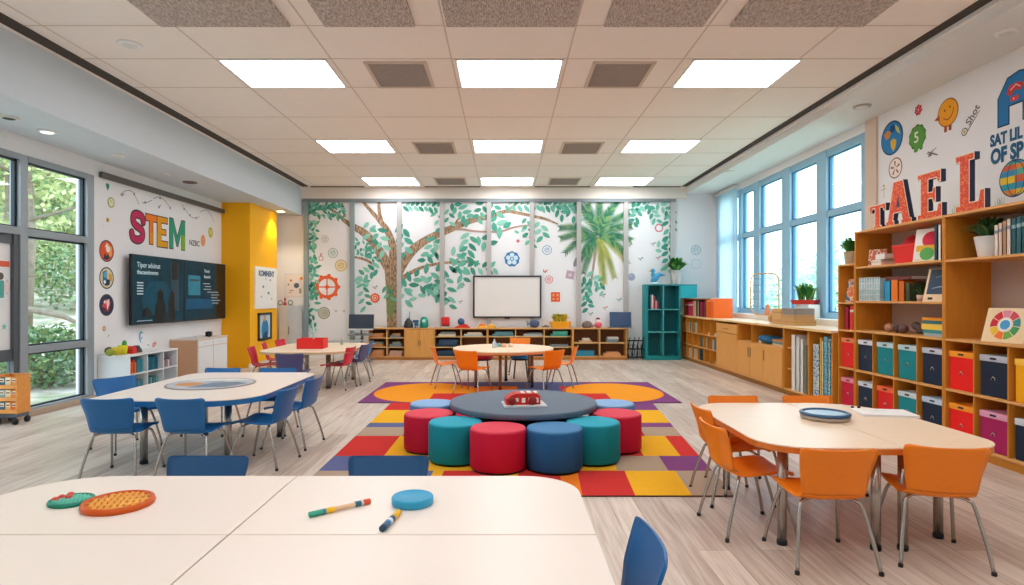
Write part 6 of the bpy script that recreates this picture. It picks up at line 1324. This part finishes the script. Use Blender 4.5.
# cubby contents: books in the three rows
def cub(col, row): return 14.6-col*.403-.2, (.69, .4, .1)[row]
rr = random.Random(5)
for col, row, cs in ((1, 0, ['#d9cfb8', '#6f8a6a', '#e6dcc4']), (2, 0, ['#8a9a7c', '#e0d8c8', '#4f5f58']), (1, 2, ['#e6d8bc', '#d9c7a0', '#efe4cc']), (2, 2, ['#e8dcc0', '#d4c4a0', '#f0e6d0']), (0, 2, ['#d9b98a', '#c9a070']), (3, 1, ['#8a6a4a', '#5a6f78', '#b59a70']), (5, 1, ['#b8c2c4', '#7f8f9a']), (4, 1, ['#d0a878', '#a57848']), (0, 0, ['#c9a26a'])):
    y, z = cub(col, row)
    for i, c in enumerate(cs): book('%s book in the cubby cabinet, %s row, %s opening from the far end, %s along' % (('tall', 'slim', 'thick')[i], ('top', 'middle', 'bottom')[row], ORD[col], ORD[i]), (4.33, y+.1-i*.09, z+.001), .06, .25, .2+.03*rr.random(), c, 0, 'books in the cubby cabinet')
y, z = cub(3, 2); solo(MB().box(0, .3, -.15, .15, 0, .24), 'navy_box', 'dark navy box in the bottom row of the cubby cabinet', 'box', (4.33, y, z+.001), m=mat('#27323f', .6), bevel=.006)
for col, row, c in ((5, 0, '#c3ced2'), (4, 0, '#d8bc94'), (5, 2, '#c9a26a')):
    y, z = cub(col, row); flatbook('flat %s folder lying in the cubby cabinet, %s row near the drawer cabinet' % (('grey', 'tan', 'brown')[(5, 4).index(col) if row == 0 else 2], ('top', 'mid', 'bottom')[row]), (4.5, y, z+.001), .25, .3, .05, c)
# open shelf above the doors
t = thing('blue_bag', 'crumpled blue cloth bundle on the open shelf above the cabinet doors', 'cloth', (4.5, 10.12, .711)); mb = MB()
for i in range(9): mb.ball((.05*math.sin(i*2.1), -.16+.04*i, .06+.012*(i % 3)), (.12, .07, .06), 10, 7)
mb.build('cloth', mat('#2f78a8', .7, var=.3, scale=20), t)
for i, c in enumerate(('#d9c49a', '#5f8a94', '#c98a4a')): flatbook(('cream', 'grey blue', 'tan')[i]+' flat book stacked near the blue cloth on the open shelf', (4.5, 9.65, .7115+.034*i), .24, .36, .033, c)
solo(MB().lathe([(0, 0), (.035, 0), (.03, .12), (.012, .15), (0, .2)], n=12), 'white_figurine', 'small white bottle at the far side of the open shelf', 'bottle', (4.4, 10.6, .711), m=OFFW)
flatbook('pale flat book left of the blue cloth on the open shelf', (4.5, 10.36, .7115), .2, .12, .06, '#d8c8a8')
# white folders & tall books
for i, (y, c, h, w_) in enumerate(((9.02, '#e0dcd4', .83, .12), (8.88, '#cfd0ce', .81, .1), (8.76, '#d8d6d0', .78, .08), (8.66, '#6d7468', .7, .08))):
    book(('widest white', 'pale grey', 'slim white', 'olive grey')[i]+' tall folder standing in the low open cabinet', (4.335, y, .101), w_, .32, h, c, 0, 'tall folders')
def artmat(nm, a, b, c, sc=26):
    m, n, l, bb = nt(nm); tc = n.new('ShaderNodeTexCoord'); vo = n.new('ShaderNodeTexNoise'); vo.inputs['Scale'].default_value = sc; vo.inputs['Detail'].default_value = 4
    cr = n.new('ShaderNodeValToRGB'); cr.color_ramp.interpolation = 'CONSTANT'; cr.color_ramp.elements[0].color = S(a); cr.color_ramp.elements[1].position = .55; cr.color_ramp.elements[1].color = S(c); e_ = cr.color_ramp.elements.new(.47); e_.color = S(b)
    l.new(tc.outputs['Object'], vo.inputs[0]); l.new(vo.outputs['Fac'], cr.inputs[0]); l.new(cr.outputs[0], bb.inputs['Base Color']); return m
for i, (y, c, h, w_, lb) in enumerate(((8.36, ('#2f6f9a', '#e9e4d4', '#7aa8b8'), .74, .17, 'wide blue and white patterned'), (8.24, ('#f0b23a', '#f3c860', '#e9a02c'), .84, .045, 'slim yellow'), (8.19, ('#e6d29a', '#f0e2b8', '#d9b870'), .8, .04, 'cream'), (8.11, ('#2f8fae', '#8cc6d0', '#1f6f92'), .86, .1, 'turquoise patterned'), (8.02, ('#3f9fb0', '#cfe3dc', '#2a7f98'), .84, .06, 'sea blue patterned'), (7.95, ('#9fb8c4', '#d9e4e6', '#7f9fb0'), .82, .05, 'pale blue'))):
    t = thing('book', lb+' tall book in the low open cabinet next to the bookcases', 'book', (4.335, y, .101), 0, 'tall picture books'); am = artmat('tall_book_art_%d' % i, *c)
    mb = MB(); mb.box(0, .008, -w_/2, w_/2, 0, h); mb.box(0, .3, -w_/2, -w_/2+.006, 0, h); mb.box(0, .3, w_/2-.006, w_/2, 0, h); mb.build('cover', am, t); MB().box(.008, .29, -w_/2+.006, w_/2-.006, .008, h-.01).build('pages', PAGE, t)
# boxes on the counter, books on the sill, rattan frame
KR = mat('#c99b63', .8, var=.1, scale=15)
for i, (y, z, w_, h, c, lb) in enumerate(((9.62, 0, .82, .085, KR, 'long kraft box at the bottom of the stack on the window counter'), (9.86, .0865, .34, .165, mat('#d2a56c', .8, var=.08), 'tan cardboard box on the left of the counter stack'), (9.47, .0865, .42, .08, mat('#c49a68', .8), 'flat brown box in the middle of the counter stack'), (9.46, .168, .40, .10, mat('#8f8a86', .7), 'grey brown box on top of the counter stack'))):
    t = thing('cardboard_box', lb, 'box', (4.62, y, CZT+.0005+z), 0, 'boxes on the window counter'); MB().box(-.16, .16, -w_/2, w_/2, 0, h).build('carton', c, t, bevel=.004); MB().box(-.161, .161, -w_/2-.001, w_/2+.001, h*.62, h*.68).build('lid_line', mat('#9a7445', .8), t)
o = solo(MB().tube([(0, -.06, 0), (0, .06, 0)], .085, 20), 'kraft_roll', 'round kraft paper roll at the far end of the counter boxes', 'roll', (4.55, 10.14, CZT+.086), m=KR)
for i in range(4): flatbook(('white', 'pale grey', 'cream', 'light blue')[i]+' flat book in the short stack under the red planter, %s from the bottom' % ORD[i], (5.08, 10.08, 1.151+.0565*i), .2, .46, .056, ('#ecebe6', '#d9dcdc', '#efe6d6', '#c9d6dc')[i])
xr, yr = 5.0, 11.55; t = thing('rattan_rack', 'rounded rattan rack with thin rungs leaning at the window', 'rack', (xr, yr, 1.151), math.radians(-22))
P = rrect(-.25, .25, .012, .80, .14, 6); mb = MB(); mb.tube([(x, -.0, z) for x, z in P], .014, 8, True); mb.tube([(x, .06, z) for x, z in P], .011, 8, True); mb.build('hoop', mat('#d3a878', .7, var=.15), t)
mb = MB()
for z in (.17, .31, .45, .58, .70): mb.tube([(-.25, 0, z), (.25, 0, z)], .006, 6); mb.tube([(-.25, .06, z), (.25, .06, z)], .006, 6)
mb.build('rungs', mat('#8fa3ac', .5, .3), t)
solo(MB().lathe([(0, 0), (.05, 0), (.06, .06), (.035, .13), (.04, .17), (.02, .21), (0, .215)], n=16), 'clay_figure', 'small orange clay figure at the foot of the rattan rack', 'figurine', (4.96, 11.33, 1.151), m=mat('#e58a5c', .6))
def translucent(nm, h):
    m = bpy.data.materials.new(nm); m.use_nodes = True; n = m.node_tree.nodes; l = m.node_tree.links; n.clear()
    o = n.new('ShaderNodeOutputMaterial'); d = n.new('ShaderNodeBsdfDiffuse'); t_ = n.new('ShaderNodeBsdfTranslucent'); mx = n.new('ShaderNodeMixShader')
    d.inputs[0].default_value = S(h); t_.inputs[0].default_value = S(h); mx.inputs[0].default_value = .5
    l.new(d.outputs[0], mx.inputs[1]); l.new(t_.outputs[0], mx.inputs[2]); l.new(mx.outputs[0], o.inputs[0]); return m
# vertical blind stack at the far end of the window
t = thing('vertical_blind', 'gathered white vertical blind at the far end of the right window', 'blind', (5.14, 13.85, 1.15)); MB().box(-.05, .05, -.55, .8, 2.78, 2.84).build('head_rail', OFFW, t); bl = translucent('blind_fabric', '#e4f1f8')
for i in range(11): o = MB().box(-.045, .045, -.002, .002, .02, 2.78).build('slat', bl, t); o.location = (0, -.5+i*.118, 0); o.rotation_euler = (0, 0, math.radians(35))
# ================================================================ tall bookcase contents
def BK_(z): return z+.0125
# narrow bookcase
t = thing('picture_book', 'orange and blue picture book in the upper cell of the narrow bookcase', 'book', (4.42, 7.65, 1.433), .1); MB().box(0, .02, -.13, .13, 0, .3).build('cover', artmat('kids_book_a', '#e0703a', '#e9c9a0', '#3d6f98', 14), t); MB().box(.02, .035, -.125, .125, .004, .295).build('pages', PAGE, t); t.rotation_euler = (0, .18, .1)
book('crimson book in the lower cell of the narrow bookcase', (4.4, 7.73, 1.083), .09, .24, .28, '#a8143c'); book('red and white book in the lower cell of the narrow bookcase', (4.4, 7.615, 1.083), .08, .24, .31, '#e03a2c', stripe='#f2efe8'); book('pale book in the lower cell of the narrow bookcase', (4.4, 7.54, 1.083), .05, .24, .32, '#e8e6e0')
# unit one, top cell
z = BK_(1.86); t = thing('picture_book', 'open fronted picture book leaning at the left of the top bookcase cell', 'book', (4.52, 7.30, z)); MB().box(0, .02, -.1, .1, 0, .21).build('cover', artmat('kids_book_b', '#c9704a', '#efe0d0', '#a84a3a', 14), t); t.rotation_euler = (0, .15, .55)
flatbook('cream flat book under the small pile beside the red tub', (4.5, 7.12, z+.0005), .2, .2, .04, '#e2cfb8'); flatbook('grey flat book on top of the small pile beside the red tub', (4.5, 7.12, z+.042), .19, .18, .03, '#b9b4ac')
solo(MB().box(-.09, .09, -.09, .09, 0, .06), 'white_box', 'small white box on the pile beside the red tub', 'box', (4.52, 7.09, z+.0735), m=mat('#f1ebe6', .5), bevel=.004)
t = thing('red_tub', 'bright red tub with a red ball in the top bookcase cell', 'tub', (4.55, 6.66, z), 0); MB().prism(rrect(-.12, .12, -.17, .17, .02), 0, .2, 1.14).build('tub', RED, t); MB().prism(rrect(-.142, .142, -.2, .2, .02), .195, .21).build('rim', mat('#f03a34', .5), t)
solo(MB().lathe([(0.02, 0), (.11, 0), (.1, .04), (.05, .09), (0, .11)], n=6), 'red_toy', 'faceted dark red toy sitting in the red tub', 'toy', (4.55, 6.7, z+.2105), m=mat('#b81828', .5))
def leanbook(label, y, th, h, d, cover, ang, art=None):
    t = thing('picture_book', label, 'book', (4.44, y, z)); MB().box(0, d, -th, 0, 0, h).build('cover', cover, t)
    if art: art(t, d, th, h)
    t.rotation_euler = (-ang, 0, 0); return t
def rainbow(t, d, th, h): pass
# the rainbow board faces into the room
t = thing('picture_board', 'white board painted with red, yellow and green patches leaning in the top bookcase cell', 'board', (4.43, 6.30, z), 0)
MB().box(0, .012, -.0, .0001, 0, 0.0001).build('edge', PAGE, t); bpy.data.objects.remove(t.children[0])
MB().box(0, .014, -.14, .14, 0, .36).build('board', mat('#efece6', .5), t)
mb = MB(Matrix(((0, 0, -1, -.001), (-1, 0, 0, 0), (0, 1, 0, 0), (0, 0, 0, 1)))); mb.m(M1('#dd2a4a')).flat(circ(.09, 20, .02, .24)); mb.m(M1('#f0b83a')).flat(rrect(-.12, .1, .11, .18, .02), .0005); mb.m(M1('#5fae5a')).flat(circ(.07, 16, -.01, .085), .001); mb.m(M1('#e9dfc0')).flat(rrect(-.13, .13, .005, .03, .005), .0005); mb.build('painting', None, t); t.rotation_euler = (0, .22, .5)
for i, (y, c, h, lb) in enumerate(((6.13, '#1f4f62', .37, 'dark teal'), (6.075, '#efe9dc', .36, 'white'), (6.03, '#33424c', .34, 'slate'), (5.995, '#e6d9b8', .35, 'cream'))): book(lb+' book standing at the right of the top bookcase cell', (4.4, y, z+.001), .035, .26, h, c, 0, 'books beside the painted board')
# unit one, second cell
z = BK_(1.44); pl_ = mat('#a9c8cf', .6, var=.35, scale=30)
t = thing('crate', 'pale blue wire crate in the second bookcase cell', 'crate', (4.5, 7.21, z)); MB().box(-.12, .2, -.2, .2, 0, .27).build('lining', pl_, t); mb = MB()
for i in range(9): yy = -.2+i*.05; mb.tube([(-.123, yy, 0), (-.123, yy, .28)], .0035, 5)
for i in range(5): zz = .004+i*.069; mb.tube([(-.124, -.203, zz), (-.124, .203, zz)], .004, 5)
mb.build('wires', mat('#dfe6e4', .4, .3), t)
for i, (y, c, h, w_, lb) in enumerate(((6.94, '#2a9fd0', .23, .11, 'sky blue'), (6.81, '#ea7a1c', .24, .12, 'orange'), (6.69, '#d06a1a', .22, .1, 'dark orange'), (6.585, '#3a4a30', .2, .08, 'dark green'))): book(lb+' thick book right of the wire crate', (4.42, y, z+.001), w_-.006, .2, h, c, 0, 'thick books beside the wire crate')
flatbook('maroon flat book lying on top of the thick books', (4.55, 6.8, z+.2425), .2, .44, .04, '#7a4038')
t = thing('small_plant', 'tiny plant in a pink pot in the second bookcase cell', 'plant', (4.46, 6.44, z)); MB().lathe([(0, 0), (.03, 0), (.038, .07), (.03, .07)], n=16).build('pot', mat('#d9b0a0', .6), t); mb = MB()
for i in range(26): a = random.uniform(0, 6.28); k = random.uniform(.3, 1); blade(mb, (0, 0, .06), a, .09*k, .14*(1.2-.6*k), .02, LD)
mb.build('foliage', None, t)
t = thing('chalk_board', 'small navy chalk board in a pale wood easel frame, second bookcase cell', 'board', (4.42, 6.14, z)); MB().box(0, .02, -.15, .15, 0, .36).build('easel', PLY, t); MB().box(-.003, 0, -.125, .125, .08, .35).build('slate', mat('#20405c', .4, var=.3, scale=12), t)
mb = MB(Matrix(((0, 0, -1, -.004), (-1, 0, 0, 0), (0, 1, 0, 0), (0, 0, 0, 1)))); mb.m(M1('#8fa9bc')).ribbon([(-.08, .14, .006), (0, .16, .012), (.07, .15, .006)]); mb.ribbon([(-.06, .26, .005), (.04, .29, .007)]); mb.m(M1('#3a3430')).flat(rrect(-.1, -.05, .02, .045, .005)); mb.build('chalk_marks', None, t); t.rotation_euler = (0, .3, .35)
# unit one, third cell
z = BK_(1.08); 
for i, (y, c, r, lb) in enumerate(((6.98, '#b98a6a', .05, 'tan ball in the third bookcase cell'), (6.84, '#4a3430', .045, 'dark brown ball in the third bookcase cell'), (6.73, '#6a4a44', .05, 'brown pebble shape in the third bookcase cell'))): solo(MB().ball((0, 0, r), (r, r*1.1, r)), 'toy_ball', lb, 'toy', (4.47, y, z+.0005), m=mat(c, .6, var=.2))
t = thing('pine_cone', 'grey brown bumpy cone bundle beside the folders in the third bookcase cell', 'ornament', (4.62, 6.56, z)); mb = MB()
for i in range(16): mb.ball((.03*math.sin(i*2.4), -.14+.019*i, .06+.03*math.cos(i*1.7)), .045, 8, 6)
mb.build('cones', mat('#7a6a66', .8, var=.3, scale=30), t)
zz = z+.0005
for i, (c, th, lb) in enumerate((('#9fb4bc', .03, 'grey'), ('#2f8f98', .035, 'teal'), ('#f3cf52', .06, 'yellow'), ('#2a6f78', .035, 'dark teal'), ('#f0a02c', .028, 'orange'))): flatbook(lb+' folder in the flat stack in the third bookcase cell', (4.56, 6.17+.012*(i % 3), zz), .26, .38-.02*(i > 2), th, c, .04*(i-2), 'folder stack'); zz += th+.0005
# unit two
z = BK_(1.855)
for i in range(4): book('cream and tan book right of the white plant pot, %s along' % ORD[i], (4.42, 5.40-i*.045, z+.001), .042, .2, .28+.012*i, ('#e3d8cf', '#d9bfa8', '#b98a6a', '#d9cfc4')[i], 0, 'books beside the white pot', stripe='#7f8a94')
for i in range(8): book('dark teal book at the right of the top shelf, %s along' % ORD[i], (4.42, 5.215-i*.052, z+.001), .049, .22, .315+.006*(i % 3), ('#1f5560', '#27626c', '#1b4c58')[i % 3], 0, 'dark teal books', stripe='#8fb0b4')
z = BK_(1.08); t = thing('colour_wheel_board', 'square plywood board with a round colour wheel in the right bookcase', 'board', (4.43, 5.36, z), 0); MB().box(0, .025, -.19, .19, 0, .32).build('board', PLY, t, bevel=.004)
mb = MB(Matrix(((0, 0, -1, -.001), (-1, 0, 0, 0), (0, 1, 0, .165), (0, 0, 0, 1))))
for i, c in enumerate(('#3a8f90', '#c94a5c', '#d98aa0', '#d02a3c', '#c8243a', '#e8c030', '#ee7a2a', '#6fae4a', '#3f9a58')):
    a0, a1 = -.1+i*2*PI/9, -.1+(i+1)*2*PI/9-.06; mb.m(M1(c)).flat([(.135*math.cos(a0+(a1-a0)*j/6), .135*math.sin(a0+(a1-a0)*j/6)) for j in range(7)]+[(.07*math.cos(a1-(a1-a0)*j/6), .07*math.sin(a1-(a1-a0)*j/6)) for j in range(7)])
mb.m(M1('#e9e9e6')).flat(circ(.062, 24), .0005); mb.m(M1('#4a9fd0')).flat(circ(.045, 20), .001); mb.build('colour_wheel', None, t); t.rotation_euler = (0, .28, .18)
for i, (py, pz, P, c) in enumerate(((5.36, 1.72, [(-.06, -.03), (-.05, .05), (.0, .075), (.05, .04), (.055, -.03)], '#8a3a38'), (5.36, 1.55, [(-.05, .02), (-.02, -.02), (.04, -.01), (.05, .02)], '#a05a52'), (5.14, 1.72, [(-.06, -.01), (-.02, -.05), (.04, -.02), (.06, .05)], '#6a3f3c'), (5.14, 1.56, [(-.06, -.05), (-.02, -.06), (.02, .0), (.07, .02)], '#4f4644'))):
    F = frame((BK-.002, py, pz), (0, -1, 0), (0, 0, 1)); mb = MB(); mb.m(M1(c)).ribbon(cr_interp([(x, y, .022) for x, y in P], 4)); tag(mb.build('squiggle_sticker', None, matrix=F), ('dark red arch', 'small red brown curl', 'brown hook', 'dark grey tick')[i]+' sticker on the back panel above the colour wheel board', 'sticker')
